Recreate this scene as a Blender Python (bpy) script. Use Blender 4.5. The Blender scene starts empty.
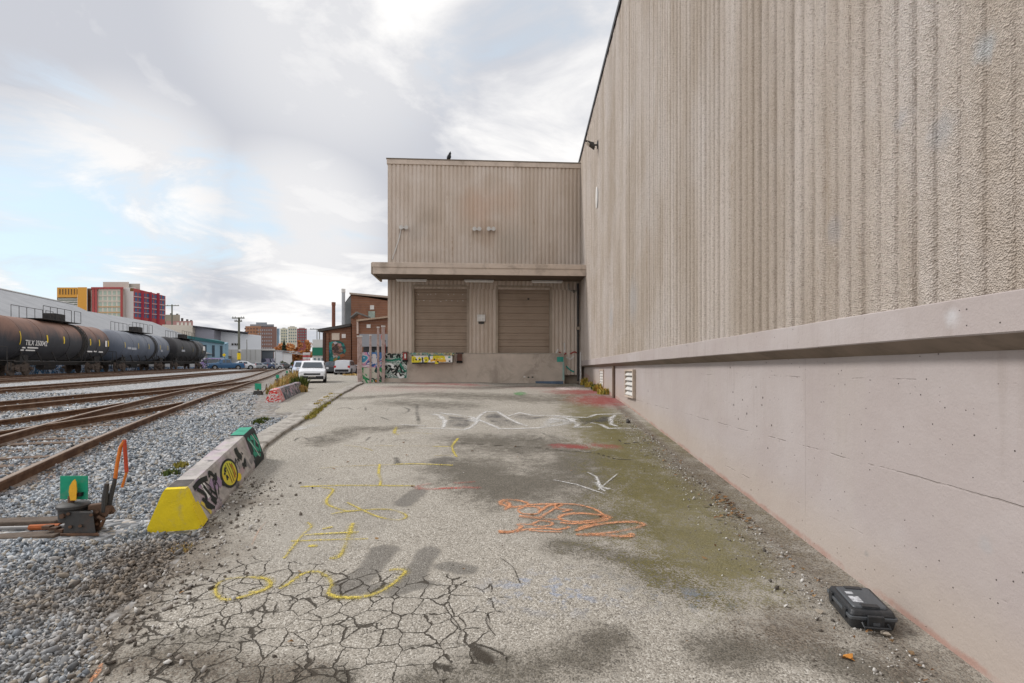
import bpy, bmesh, math, random
import numpy as np
from mathutils import Vector, Matrix, noise as mnoise
random.seed(7); RNG = np.random.default_rng(7)
S = bpy.context.scene
COL = S.collection
F, CX, HY, E = 527.0, 512.0, 370.0, 1.83      # focal length (px), principal x, horizon row, eye height (m)

# ------------------------------------------------------------------ terrain
_ZL = [-20, 0, 5, 8, 12, 18, 35, 60, 75, 90, 130, 4000]
_DL = [2.0, 1.81, 1.46, 1.29, 1.15, 1.02, .78, .42, .16, -.05, -.30, -.30]
_ZP = [-20, 0, 12, 14, 18, 22, 30]
_DP = [3.3, 1.835, .90, .775, .60, .47, .40]
def _sm(z, zs, ds, w):
    return (np.interp(z - w, zs, ds) + 2*np.interp(z, zs, ds) + np.interp(z + w, zs, ds)) / 4
def _ss(t):
    t = np.clip(t, 0, 1); return t*t*(3-2*t)
def yard_z(x, y):
    x = np.asarray(x, float); y = np.asarray(y, float)
    r = .18*_ss((-x-20)/8)*_ss((y-8)/16)*(1-_ss((y-70)/30))
    return E - _sm(y, _ZL, _DL, 1.2) + r
def lot_z(x, y):
    x = np.asarray(x, float); y = np.asarray(y, float)
    d = _sm(y, _ZP, _DP, 1.0)
    d = d + .09*_ss((x+3)/6)*_ss((y-15)/7)
    u = .010*np.sin(x*1.7+y*.9)*np.sin(y*1.3-x*.6) + .006*np.sin(x*3.1+2)*np.sin(y*2.3)
    return E - d + u
_EY = [-20, 0, 2.73, 3.11, 3.7, 4.5, 5, 7.4, 8, 10.6, 12.9, 15.1, 18, 20.6, 30]
_EX = [-2.0, -2.1, -2.26, -2.43, -2.55, -2.68, -2.9, -3.5, -3.79, -4.17, -4.55, -4.9, -5.35, -5.8, -7]
def edge_x(y): return np.interp(y, _EY, _EX)
WD = 14.0/F                                   # the long wall drifts right by this much per metre
def wall_x(y, n=0.0): return 2.3 + WD*y - n   # n = metres out from the wall's face
def P3(px, py, z): return Vector(((px-CX)*z/F, z, E+(HY-py)*z/F))
def onground(px, py, f=lot_z):
    lo, hi = 1.5, 120.0
    g = lambda Z: (E-float(f((px-CX)*Z/F, Z)))*F/Z-(py-HY)
    for _ in range(50):
        m = (lo+hi)/2
        if g(m) > 0: lo = m
        else: hi = m
    Z = (lo+hi)/2
    return Vector(((px-CX)*Z/F, Z, float(f((px-CX)*Z/F, Z))))
def yz(x, y): return float(yard_z(x, y))

# ------------------------------------------------------------------ node helpers
class NT:
    def __init__(s, name):
        s.m = bpy.data.materials.new(name); s.m.use_nodes = True
        s.t = s.m.node_tree; s.t.nodes.clear()
        s.out = s.t.nodes.new('ShaderNodeOutputMaterial')
    def n(s, kind, props=None, **ins):
        nd = s.t.nodes.new(kind)
        for k, v in (props or {}).items(): setattr(nd, k, v)
        for k, v in ins.items():
            key = int(k[1:]) if k[0] == '_' and k[1:].isdigit() else k.replace('_', ' ')
            s.set(nd.inputs[key], v)
        return nd
    def set(s, sock, v):
        if isinstance(v, bpy.types.NodeSocket): s.t.links.new(v, sock)
        elif isinstance(v, (tuple, list)):
            v = tuple(v)
            if sock.type == 'RGBA' and len(v) == 3: v = v+(1,)
            sock.default_value = v
        else: sock.default_value = v
    def math(s, op, a, b=0.0, c=None, clamp=False):
        nd = s.n('ShaderNodeMath', {'operation': op, 'use_clamp': clamp}, _0=a, _1=b)
        if c is not None: s.set(nd.inputs[2], c)
        return nd.outputs[0]
    def step(s, v, a, b):                      # smooth 0..1 ramp between a and b
        return s.n('ShaderNodeMapRange', {'interpolation_type': 'SMOOTHSTEP'}, Value=v, From_Min=a, From_Max=b).outputs[0]
    def mix(s, f, a, b, mode='MIX'):
        nd = s.n('ShaderNodeMix', {'data_type': 'RGBA', 'blend_type': mode})
        s.set(nd.inputs[0], f); s.set(nd.inputs[6], a); s.set(nd.inputs[7], b)
        return nd.outputs[2]
    def noise(s, vec, scale, detail=4, rough=.55, dist=0.0, color=False):
        nd = s.n('ShaderNodeTexNoise', None, Vector=vec, Scale=scale, Detail=detail, Roughness=rough, Distortion=dist)
        return nd.outputs['Color' if color else 'Fac']
    def voro(s, vec, scale, feature='F1', out='Distance', rnd=1.0):
        nd = s.n('ShaderNodeTexVoronoi', {'feature': feature}, Vector=vec, Scale=scale, Randomness=rnd)
        return nd.outputs[out]
    def ramp(s, f, stops, interp='LINEAR'):
        nd = s.n('ShaderNodeValToRGB', None, Fac=f); cr = nd.color_ramp; cr.interpolation = interp
        while len(cr.elements) < len(stops): cr.elements.new(.5)
        for e, (p, c) in zip(cr.elements, stops):
            e.position = p; e.color = c+(1,) if len(c) == 3 else c
        return nd.outputs[0]
    def pos(s): return s.n('ShaderNodeNewGeometry').outputs['Position']
    def obj(s): return s.n('ShaderNodeTexCoord').outputs['Object']
    def uv(s): return s.n('ShaderNodeTexCoord').outputs['UV']
    def attr(s, name): return s.n('ShaderNodeAttribute', {'attribute_name': name}).outputs['Fac']
    def scalev(s, v, sc): return s.n('ShaderNodeVectorMath', {'operation': 'MULTIPLY'}, _0=v, _1=sc).outputs[0]
    def addv(s, a, b): return s.n('ShaderNodeVectorMath', {'operation': 'ADD'}, _0=a, _1=b).outputs[0]
    def sep(s, v): return s.n('ShaderNodeSeparateXYZ', None, _0=v).outputs
    def bump(s, h, dist=.01, strength=1.0, normal=None):
        nd = s.n('ShaderNodeBump', None, Height=h, Distance=dist, Strength=strength)
        if normal is not None: s.set(nd.inputs['Normal'], normal)
        return nd.outputs[0]
    def done(s, color, rough=.85, metallic=0.0, normal=None, alpha=None, spec=.3, **kw):
        b = s.n('ShaderNodeBsdfPrincipled', None, Base_Color=color, Roughness=rough, Metallic=metallic)
        b.inputs['Specular IOR Level'].default_value = spec
        for k, v in kw.items(): s.set(b.inputs[k.replace('_', ' ')], v)
        if normal is not None: s.set(b.inputs['Normal'], normal)
        if alpha is not None: s.set(b.inputs['Alpha'], alpha)
        s.t.links.new(b.outputs[0], s.out.inputs[0]); return s.m

_M = {}
def pm(name, c, var=.18, scale=3.0, rough=.8, dirt=None, dirt_amt=.35, metallic=0.0, bump=.0, bscale=60., spec=.3):
    """worn plain surface: tonal noise, dirt blotches, optional grain"""
    if name in _M: return _M[name]
    t = NT(name); o = t.obj()
    n1 = t.noise(o, scale, 6, .65)
    f = t.n('ShaderNodeMapRange', None, Value=n1, From_Min=.25, From_Max=.75, To_Min=1-var, To_Max=1+var).outputs[0]
    comb = t.n('ShaderNodeCombineColor', None, _0=f, _1=f, _2=f).outputs[0]
    col = t.mix(1.0, c, comb, 'MULTIPLY')
    if dirt:
        n2 = t.noise(o, scale*.7, 8, .7, .6)
        col = t.mix(t.math('MULTIPLY', t.step(n2, .48, .68), dirt_amt), col, dirt)
    nm = None
    if bump: nm = t.bump(t.noise(o, bscale, 3, .6), bump)
    _M[name] = t.done(col, rough, metallic, nm, spec=spec); return _M[name]

# ------------------------------------------------------------------ mesh helpers
OFF = {}
class MB:
    def __init__(s): s.v = []; s.f = []; s.uv = {}
    def add(s, vs, fs):
        b = len(s.v); s.v += [tuple(v) for v in vs]; s.f += [tuple(i+b for i in f) for f in fs]; return s
    def quad(s, a, b, c, d): return s.add([a, b, c, d], [(0, 1, 2, 3)])
    def box(s, lo, hi, M=None):
        (x0, y0, z0), (x1, y1, z1) = lo, hi
        vs = [Vector(p) for p in ((x0,y0,z0),(x1,y0,z0),(x1,y1,z0),(x0,y1,z0),(x0,y0,z1),(x1,y0,z1),(x1,y1,z1),(x0,y1,z1))]
        if M: vs = [M @ v for v in vs]
        return s.add(vs, [(0,3,2,1),(4,5,6,7),(0,1,5,4),(1,2,6,5),(2,3,7,6),(3,0,4,7)])
    def vb(s, lo, hi):                          # block whose sides splay with distance, so that only its front shows
        (x0, y0, z0), (x1, y1, z1) = lo, hi; k = y1/y0
        q = lambda z: [(x0, y0, z), (x1, y0, z), (x1*k, y1, z), (x0*k, y1, z)]
        return s.frustum(q(z0), q(z1))
    def frustum(s, bot, top):                   # two quads of 4 points
        return s.add(list(bot)+list(top), [(3,2,1,0),(4,5,6,7),(0,1,5,4),(1,2,6,5),(2,3,7,6),(3,0,4,7)])
    def cyl(s, a, b, r0, r1=None, n=12, cap=True):
        a, b = Vector(a), Vector(b); r1 = r0 if r1 is None else r1
        d = (b-a).normalized(); u = d.orthogonal().normalized(); w = d.cross(u)
        vs = []
        for p, r in ((a, r0), (b, r1)):
            for i in range(n):
                t = 2*math.pi*i/n; vs.append(p+u*r*math.cos(t)+w*r*math.sin(t))
        fs = [(i, (i+1) % n, n+(i+1) % n, n+i) for i in range(n)]
        if cap: fs += [tuple(range(n-1, -1, -1)), tuple(range(n, 2*n))]
        return s.add(vs, fs)
    def tube(s, pts, r, n=8):
        pts = [Vector(p) for p in pts]; vs = []; fs = []
        up = None
        for i, p in enumerate(pts):
            d = (pts[min(i+1, len(pts)-1)]-pts[max(i-1, 0)]).normalized()
            u = d.orthogonal().normalized() if up is None else (up-d*up.dot(d)).normalized()
            up = u; w = d.cross(u); rr = r[i] if isinstance(r, (list, tuple)) else r
            for k in range(n):
                t = 2*math.pi*k/n; vs.append(p+u*rr*math.cos(t)+w*rr*math.sin(t))
        for i in range(len(pts)-1):
            for k in range(n):
                fs.append((i*n+k, i*n+(k+1) % n, (i+1)*n+(k+1) % n, (i+1)*n+k))
        fs += [tuple(range(n-1, -1, -1)), tuple(range((len(pts)-1)*n, len(pts)*n))]
        return s.add(vs, fs)
    def lathe(s, prof, o, ax, n=32):            # prof: (distance along axis, radius)
        o = Vector(o); ax = Vector(ax).normalized(); u = ax.orthogonal().normalized(); w = ax.cross(u)
        vs = []; fs = []
        for a, r in prof:
            for k in range(n):
                t = 2*math.pi*k/n; vs.append(o+ax*a+(u*math.cos(t)+w*math.sin(t))*max(r, 1e-4))
        for i in range(len(prof)-1):
            for k in range(n): fs.append((i*n+k, i*n+(k+1) % n, (i+1)*n+(k+1) % n, (i+1)*n+k))
        fs += [tuple(range(n-1, -1, -1)), tuple(range((len(prof)-1)*n, len(prof)*n))]
        return s.add(vs, fs)
    def prism(s, poly, O, A, B, N, d):          # polygon in (A,B) axes extruded by d along N
        O, A, B, N = Vector(O), Vector(A), Vector(B), Vector(N); n = len(poly)
        vs = [O+A*a+B*b for a, b in poly]+[O+A*a+B*b+N*d for a, b in poly]
        return s.add(vs, [tuple(range(n-1, -1, -1)), tuple(range(n, 2*n))]+[(i, (i+1) % n, n+(i+1) % n, n+i) for i in range(n)])
    def grid(s, rows):                          # rows of equally many points
        m = len(rows[0]); vs = [p for r in rows for p in r]
        return s.add(vs, [(i*m+j, i*m+j+1, (i+1)*m+j+1, (i+1)*m+j) for i in range(len(rows)-1) for j in range(m-1)])
    def build(s, name, mat, parent=None, smooth=False, bevel=0, world=True):
        off = OFF.get(parent, Vector()) if (parent and world) else Vector()
        me = bpy.data.meshes.new(name)
        me.from_pydata([tuple(Vector(v)-off) for v in s.v], [], s.f); 
        if smooth: me.polygons.foreach_set('use_smooth', [True]*len(me.polygons))
        me.materials.append(mat); me.update()
        bm = bmesh.new(); bm.from_mesh(me); bmesh.ops.recalc_face_normals(bm, faces=bm.faces); bm.to_mesh(me); bm.free()
        o = bpy.data.objects.new(name, me); COL.objects.link(o)
        if parent: o.parent = parent; OFF[o] = OFF.get(parent, Vector())
        if bevel:
            b = o.modifiers.new('bevel', 'BEVEL'); b.width = bevel; b.segments = 2; b.limit_method = 'ANGLE'
        if smooth:
            try: me.set_sharp_from_angle(angle=math.radians(40))
            except Exception: pass
        return o
def thing(name, label, cat, loc=(0,0,0), rz=0.0, group=None, world=True):
    o = bpy.data.objects.new(name, None); COL.objects.link(o); o.empty_display_size = .2
    o.location = loc; o.rotation_euler = (0,0,rz); tag(o, label, cat, group)
    OFF[o] = Vector(loc) if world else Vector()
    return o
def tag(o, label=None, cat=None, group=None, kind=None):
    if label: o['label'] = label
    if cat: o['category'] = cat
    if group: o['group'] = group
    if kind: o['kind'] = kind
    return o
def copy_tree(o, parent=None):
    c = o.copy(); COL.objects.link(c)
    if parent: c.parent = parent
    for ch in o.children: copy_tree(ch, c)
    return c
def share(o, loc, parent, rz=None):            # one more copy of a part mesh
    c = o.copy(); COL.objects.link(c); c.parent = parent; c.location = loc
    if rz is not None: c.rotation_euler = (0,0,rz)
    return c
def catmull(pts, n=6):
    pts = [Vector(p) for p in pts]
    if len(pts) < 3:
        a, b = pts[0], pts[-1]; return [a.lerp(b, i/10) for i in range(11)]
    out = []; q = [pts[0]*2-pts[1]]+pts+[pts[-1]*2-pts[-2]]
    for i in range(1, len(q)-2):
        p0, p1, p2, p3 = q[i-1:i+3]
        for k in range(n):
            t = k/n
            out.append(.5*((2*p1)+(p2-p0)*t+(2*p0-5*p1+4*p2-p3)*t*t+(3*p1-p0-3*p2+p3)*t**3))
    return out+[pts[-1]]
def add_uv(o, uvs):
    l = o.data.uv_layers.new(name='UVMap')
    for lp in o.data.loops: l.data[lp.index].uv = uvs[lp.vertex_index]
def add_attr(o, name, vals):
    a = o.data.attributes.new(name, 'FLOAT', 'POINT'); a.data.foreach_set('value', np.asarray(vals, np.float32))
# ------------------------------------------------------------------ camera, sky, light
cam = bpy.data.cameras.new('camera'); co = bpy.data.objects.new('camera', cam); COL.objects.link(co)
co.location = (0,0,E); co.rotation_euler = (math.radians(90),0,0)
cam.sensor_width = 36; cam.lens = F/1024*36; cam.shift_y = (HY-341.5)/1024; cam.clip_end = 6000; cam.clip_start = .05
S.camera = co
S.view_settings.view_transform = 'Standard'; S.view_settings.look = 'None'; S.view_settings.exposure = 0.13; S.view_settings.gamma = 1
SUN_EL, SUN_AZ = math.radians(42), math.radians(-76)     # azimuth from +Y, negative = to the left
w = bpy.data.worlds.new('World'); S.world = w; w.use_nodes = True
def world():
    t = NT.__new__(NT); t.t = w.node_tree; t.t.nodes.clear()
    out = t.t.nodes.new('ShaderNodeOutputWorld')
    d = t.n('ShaderNodeVectorMath', {'operation': 'NORMALIZE'}, _0=t.n('ShaderNodeTexCoord').outputs['Generated']).outputs[0]
    x, y, z = t.sep(d)
    sky = t.n('ShaderNodeTexSky', {'sky_type': 'NISHITA', 'sun_disc': False, 'sun_elevation': SUN_EL, 'sun_rotation': SUN_AZ, 'air_density': 1.2, 'dust_density': 1.5}).outputs[0]
    zz = t.math('ADD', t.math('MAXIMUM', z, 0.0), .16)
    p = t.n('ShaderNodeCombineXYZ', None, _0=t.math('DIVIDE', x, zz), _1=t.math('DIVIDE', y, zz), _2=0.0).outputs[0]
    big = t.noise(t.addv(p, (3.1, 1.7, 0)), .62, 7, .52, .35)
    fine = t.noise(t.addv(p, (7.7, 2.2, 4)), 1.9, 9, .60, .45)
    def lobe(px, py, a, b):
        v = Vector(((px-CX)/F, 1, (HY-py)/F)).normalized()
        dt = t.n('ShaderNodeVectorMath', {'operation': 'DOT_PRODUCT'}, _0=d, _1=tuple(v)).outputs['Value']
        return t.step(dt, a, b)
    gap = t.math('MAXIMUM', lobe(28, 172, .985, .9992), t.math('MULTIPLY', lobe(215, 214, .991, .9996), .8))
    gap = t.math('MAXIMUM', gap, t.math('MULTIPLY', lobe(45, 232, .985, .9994), .85))
    gap = t.math('MAXIMUM', gap, t.math('MULTIPLY', lobe(120, 265, .985, .999), .45))
    th = t.math('ADD', t.math('MULTIPLY', gap, .92), 0.0)
    cov = t.step(t.math('SUBTRACT', t.math('ADD', t.math('MULTIPLY', t.math('SUBTRACT', fine, .5), 3.4), 1.0), th), -.25, .80)
    # cloud tone: grey undersides, white shoulders
    tone = t.step(t.math('ADD', t.math('MULTIPLY', big, .42), t.math('MULTIPLY', fine, .58)), .40, .60)
    dark = t.math('MAXIMUM', lobe(290, 150, .955, .997), t.math('MULTIPLY', lobe(110, 70, .965, .999), .9))
    tone = t.math('SUBTRACT', tone, t.math('MULTIPLY', dark, .88), clamp=True)
    bright = t.math('MAXIMUM', lobe(140, 190, .985, .999), lobe(300, 225, .985, .999))
    bright = t.math('MAXIMUM', bright, t.math('MULTIPLY', lobe(330, 20, .97, .999), .7))
    tone = t.math('ADD', tone, t.math('MULTIPLY', bright, .55), clamp=True)
    cl = t.mix(tone, (5.6, 5.75, 6.25), (9.7, 9.55, 9.4))
    # overcast: the unseen zenith is brighter than the band the camera looks at
    zen = t.math('ADD', 1.0, t.math('MULTIPLY', t.step(z, .62, .95), .35))
    zen = t.math('ADD', zen, t.math('MULTIPLY', t.step(y, .1, -.7), .30))   # extra brightness added behind the camera, as fill for the dock front
    zc = t.n('ShaderNodeCombineColor', None, _0=zen, _1=zen, _2=zen).outputs[0]
    cl = t.mix(1.0, cl, zc, 'MULTIPLY')
    blue = t.mix(.7, t.mix(1.0, sky, (1.1, 1.25, 1.35), 'MULTIPLY'), (6.9, 8.3, 9.3))
    haze = t.math('SUBTRACT', 1.0, t.step(z, .0, .16))
    blue = t.mix(t.math('MULTIPLY', haze, .7), blue, (8.2, 9.0, 9.7))
    col = t.mix(cov, blue, cl)
    bg = t.n('ShaderNodeBackground', None, Color=col, Strength=.1)
    t.t.links.new(bg.outputs[0], out.inputs[0])
world()
sl = bpy.data.lights.new('sun', 'SUN'); sl.energy = 2.3; sl.angle = math.radians(11); sl.color = (1, .97, .94)
so = bpy.data.objects.new('sun', sl); COL.objects.link(so)
sd = Vector((math.sin(SUN_AZ)*math.cos(SUN_EL), math.cos(SUN_AZ)*math.cos(SUN_EL)-.0, math.sin(SUN_EL)))
so.rotation_euler = sd.to_track_quat('Z', 'Y').to_euler()

# ------------------------------------------------------------------ ground materials
def m_gravel():
    t = NT('gravel ground'); P = t.pos()
    c = t.voro(P, 17, out='Color'); d = t.voro(P, 17)
    v = t.sep(c)[0]
    col = t.ramp(v, [(0, (.07,.075,.08)), (.3, (.17,.18,.19)), (.6, (.36,.375,.39)), (.85, (.50,.50,.50)), (1, (.36,.31,.25))])
    big = t.noise(P, .35, 5, .6)
    col = t.mix(t.math('MULTIPLY', t.step(big, .4, .7), .25), col, (.30,.28,.26))
    dirt = t.math('MULTIPLY', t.attr('soil'), t.step(t.noise(P, 2.6, 6, .7), .25, .6))
    col = t.mix(dirt, col, t.mix(t.noise(P, 22, 4, .6), (.10,.08,.06), (.25,.21,.165)))
    rust = t.math('MULTIPLY', t.attr('rust'), t.step(t.noise(P, 1.9, 6, .7), .38, .62))
    col = t.mix(rust, col, t.mix(v, (.10,.055,.035), (.27,.17,.11)))
    h = t.math('SUBTRACT', 1.0, d)
    return t.done(col, .9, normal=t.bump(h, .035, .8))
def m_stones():
    t = NT('crushed stone'); P = t.pos()
    r = t.n('ShaderNodeNewGeometry').outputs['Random Per Island']
    col = t.ramp(r, [(0, (.075,.09,.105)), (.28, (.22,.25,.285)), (.5, (.385,.425,.465)), (.76, (.60,.615,.625)), (.9, (.40,.36,.30)), (1, (.27,.24,.20))])
    x, y, z = t.sep(P)
    dx = t.math('MULTIPLY', t.math('ADD', x, 2.75), .85); dy = t.math('MULTIPLY', t.math('SUBTRACT', y, 3.95), .8)
    q = t.math('SQRT', t.math('ADD', t.math('MULTIPLY', dx, dx), t.math('MULTIPLY', dy, dy)))
    so = t.math('MULTIPLY', t.math('SUBTRACT', 1.0, t.step(q, .30, 1.05)), t.step(t.noise(P, 2.6, 5, .6), .25, .55))
    col = t.mix(t.math('MULTIPLY', so, .92), col, t.mix(r, (.045,.034,.025), (.25,.20,.15)))
    n = t.noise(P, 60, 3, .6)
    tan = t.math('MULTIPLY', t.math('SUBTRACT', 1.0, t.step(y, 2.6, 4.4)), t.step(t.noise(P, 1.1, 4, .6), .35, .6))
    col = t.mix(t.math('MULTIPLY', tan, .24), col, (.34,.27,.19))
    rs = t.math('MULTIPLY', t.step(t.noise(t.addv(P, (3,3,3)), .9, 5, .65), .52, .68), .45)
    col = t.mix(t.math('MULTIPLY', rs, .3), col, (.16,.11,.075))
    rr = t.math('MULTIPLY', t.attr('rust'), t.step(t.noise(P, 2.4, 5, .7), .34, .6))
    col = t.mix(t.math('MULTIPLY', rr, .72), col, t.mix(r, (.075,.045,.03), (.25,.15,.095)))
    col = t.mix(t.math('MULTIPLY', n, .25), col, (.16,.16,.155))
    return t.done(col, .85, normal=t.bump(n, .003, .5))
def m_asphalt(name='old asphalt', light=1.0):
    t = NT(name); P = t.pos()
    vc = t.sep(t.voro(P, 105, out='Color')); vd = t.voro(P, 105)
    k = light
    col = t.ramp(vc[0], [(0, (.10*k,.09*k,.073*k)), (.3, (.288*k,.262*k,.222*k)), (.62, (.395*k,.363*k,.310*k)), (.86, (.485*k,.452*k,.397*k)), (1, (.74*k,.71*k,.64*k))])
    col = t.mix(t.math('MULTIPLY', t.noise(P, 60, 3, .6), .60), col, (.33*k,.302*k,.258*k))
    big = t.noise(P, .55, 6, .62, .4)
    col = t.mix(t.math('MULTIPLY', t.step(big, .45, .70), .30), col, (.20,.188,.17))
    fade = t.noise(t.addv(P, (9,3,0)), 1.4, 6, .65)
    col = t.mix(t.math('MULTIPLY', t.step(fade, .5, .72), .25), col, (.465,.437,.385))
    nA = t.noise(P, 3.3, 8, .68, .3); nB = t.noise(t.addv(P, (4,8,1)), 9.0, 6, .7)
    nn = t.math('ADD', t.math('MULTIPLY', nA, .6), t.math('MULTIPLY', nB, .4))
    def area(a, soft=.16):
        return t.math('MULTIPLY', t.step(t.attr(a), .04, .30), t.step(t.math('ADD', t.attr(a), t.math('ADD', t.math('MULTIPLY', t.math('SUBTRACT', nn, .5), 2.5), t.math('MULTIPLY', t.math('SUBTRACT', vc[0], .5), .75))), .5-soft, .5+soft))
    dk = area('dark', .10); col = t.mix(t.math('MULTIPLY', dk, .88), col, t.mix(vc[2], (.045,.039,.030), (.16,.142,.112)))
    sn = t.step(t.math('ADD', t.attr('tar'), t.math('ADD', t.math('MULTIPLY', t.math('SUBTRACT', nn, .5), 2.6), t.math('MULTIPLY', t.math('SUBTRACT', vc[0], .5), .5))), .36, .66)
    col = t.mix(t.math('MULTIPLY', sn, .62), col, t.mix(vc[2], (.06,.056,.05), (.14,.13,.118)))
    ms = area('moss', .15)
    mc = t.mix(t.math('ADD', t.math('MULTIPLY', nB, .6), t.math('MULTIPLY', vc[1], .4)), (.040,.036,.008), (.21,.178,.052))
    col = t.mix(t.math('MULTIPLY', ms, .80), col, mc)
    so = area('soil', .2)
    col = t.mix(t.math('MULTIPLY', so, .85), col, t.mix(t.step(vc[1], .2, .9), (.09,.072,.056), (.22,.185,.145)))
    rd = area('red', .2); col = t.mix(t.math('MULTIPLY', rd, .80), col, (.26,.045,.045))
    pk = t.math('MULTIPLY', t.attr('pink'), t.step(nn, .38, .62)); col = t.mix(t.math('MULTIPLY', pk, .6), col, (.40,.22,.21))
    bl = t.math('MULTIPLY', t.attr('blue'), t.step(nB, .50, .62)); col = t.mix(t.math('MULTIPLY', bl, .45), col, (.22,.30,.47))
    # alligator cracking: big plates, and smaller ones where it is worst
    wv = t.addv(P, t.scalev(t.noise(P, 3.2, 4, .6, color=True), (.16,.16,0)))
    wv = t.addv(wv, t.scalev(t.noise(P, 14, 3, .6, color=True), (.030,.030,0)))
    flat = t.scalev(wv, (1,1,0))
    c1 = t.voro(t.addv(flat, (2.3,1.1,0)), 5.6, 'DISTANCE_TO_EDGE', rnd=.78); c2 = t.voro(t.addv(flat, (5,2,0)), 9.5, 'DISTANCE_TO_EDGE', rnd=.85)
    ck = t.attr('crack')
    wd = t.math('ADD', .004, t.math('MULTIPLY', t.step(t.math('ADD', t.math('MULTIPLY', nB, .5), t.math('MULTIPLY', nA, .5)), .34, .64), .026))
    l1 = t.math('MULTIPLY', t.math('SUBTRACT', 1.0, t.step(t.math('DIVIDE', c1, wd), .55, 1.5)), t.step(t.math('ADD', ck, t.math('MULTIPLY', t.math('SUBTRACT', nA, .5), 1.3)), .28, .38))
    l2 = t.math('MULTIPLY', t.math('SUBTRACT', 1.0, t.step(t.math('DIVIDE', c2, t.math('MULTIPLY', wd, 1.25)), .5, 1.5)), t.step(t.math('ADD', ck, t.math('MULTIPLY', t.math('SUBTRACT', nA, .5), 3.2)), 1.12, 1.24))
    line = t.math('MAXIMUM', t.math('MAXIMUM', l1, l2), t.step(t.attr('fissure'), .45, .75))
    col = t.mix(t.math('MULTIPLY', line, .92), col, t.mix(nB, (.022,.018,.013), (.06,.048,.035)))
    h = t.math('SUBTRACT', t.math('MULTIPLY', t.math('SUBTRACT', 1.0, vd), .4), t.math('MULTIPLY', line, 1.6))
    return t.done(col, .92, normal=t.bump(h, .012, .75))
M_GRAVEL, M_STONE, M_ASPH = m_gravel(), m_stones(), m_asphalt('old asphalt', .95)

# ------------------------------------------------------------------ ground sheet (one, to the horizon)
def axis(parts):
    out = []
    for a, b, st in parts:
        n = max(1, int(round((b-a)/st))); out += [a+(b-a)*i/n for i in range(n)]
    return out+[parts[-1][1]]
GX = axis([(-3000,-300,450), (-300,-90,15), (-90,-40,4), (-40,-14,.8), (-14,-1.5,.16), (-1.5,8,1.0), (8,60,8), (60,300,60), (300,3000,450)])
GY = axis([(-60,-6,9), (-6,1.5,.8), (1.5,16,.16), (16,40,.6), (40,130,2.5), (130,400,30), (400,4000,450)])
gx, gy = np.meshgrid(GX, GY)
gz = yard_z(gx, gy)
near = np.exp(-((gy-8)/14)**2)
gz = gz + near*(.012*np.sin(gx*2.3+gy*1.1)+.010*np.sin(gy*3.1-gx*1.7))
under = (gx > edge_x(gy)+.12) & (gy < 23) & (gx < 30)
gz = np.where(under, np.minimum(gz, lot_z(gx, gy)-.3), gz)
gm = MB(); ny, nx = gx.shape
me = bpy.data.meshes.new('gravel_ground')
idx = np.arange(ny*nx).reshape(ny, nx)
fs = np.stack([idx[:-1,:-1], idx[:-1,1:], idx[1:,1:], idx[1:,:-1]], -1).reshape(-1, 4)
me.from_pydata(np.stack([gx, gy, gz], -1).reshape(-1, 3).tolist(), [], fs.tolist())
me.materials.append(M_GRAVEL)
ground = bpy.data.objects.new('gravel_ground', me); COL.objects.link(ground); tag(ground, 'pale grey crushed stone ground of the rail yard', kind='structure')
# track centre lines (x as a function of y)
def t1(y): return -4.37-.38*y
def t2(y): return t1(y)-1.3*np.clip((18-np.asarray(y, float))/7.1, 0, None)**2
def t3(y): return t1(y)-4.5*np.clip((39-np.asarray(y, float))/25, 0, None)**2
def t4(y): return np.interp(y, [0, 21.6, 36, 52, 80, 120, 200], [-16.5, -21.5, -24.3, -28.3, -35.6, -50, -82])
def t5(y): return -19.6-.3*np.asarray(y, float)
def t6(y): return -24.8-.3*np.asarray(y, float)
TR = [(t1, 2.2, 78), (t2, 6.5, 15.2), (t3, 8, 35), (t4, 13, 76), (t5, 16, 110), (t6, 20, 130)]
rust = np.zeros_like(gx)
for f, a, b in TR:
    dd = np.abs(gx-f(gy))
    rust = np.maximum(rust, np.clip(1.25-np.abs(dd-.75)/.55, 0, 1)*(gy > a-1)*(gy < b+4))
soil = np.exp(-(((gx+2.75)/.9)**2+((gy-3.9)/.9)**2))
soil = np.maximum(soil, .6*np.exp(-((gx-edge_x(gy))/.30)**2)*(gy < 16))
soil = np.maximum(soil, .75*_ss((gx+.5*gy+1.2)/1.8)*_ss((gy-9)/4))       # trodden earth where the road begins
add_attr(ground, 'rust', rust.ravel()); add_attr(ground, 'soil', np.clip(soil, 0, 1).ravel())

# ------------------------------------------------------------------ the asphalt yard in front of the dock
LY = axis([(-4,1.8,.4), (1.8,8,.045), (8,14,.08), (14,23.2,.14)])
U = np.concatenate([np.linspace(0, 1, 130)])
lx, ly = [], []
for y in LY:
    j = .10*mnoise.noise((0, y*1.9, 3))+.06*mnoise.noise((4, y*6, 1)) if y < 5.6 else 0
    xl = edge_x(y)+j-.06; xr = wall_x(y, -.22)
    lx.append(xl+(xr-xl)*U); ly.append(np.full(U.shape, y))
lx, ly = np.array(lx), np.array(ly); lz = lot_z(lx, ly)
lz[:, 0] -= .05
me = bpy.data.meshes.new('asphalt_yard'); ny, nx = lx.shape; idx = np.arange(ny*nx).reshape(ny, nx)
fs = np.stack([idx[:-1,:-1], idx[:-1,1:], idx[1:,1:], idx[1:,:-1]], -1).reshape(-1, 4)
me.from_pydata(np.stack([lx, ly, lz], -1).reshape(-1, 3).tolist(), [], fs.tolist()); me.materials.append(M_ASPH)
me.polygons.foreach_set('use_smooth', [True]*len(me.polygons))
lot = bpy.data.objects.new('asphalt_yard', me); COL.objects.link(lot); tag(lot, 'cracked grey asphalt yard sloping up to the loading dock', kind='structure')
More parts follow.
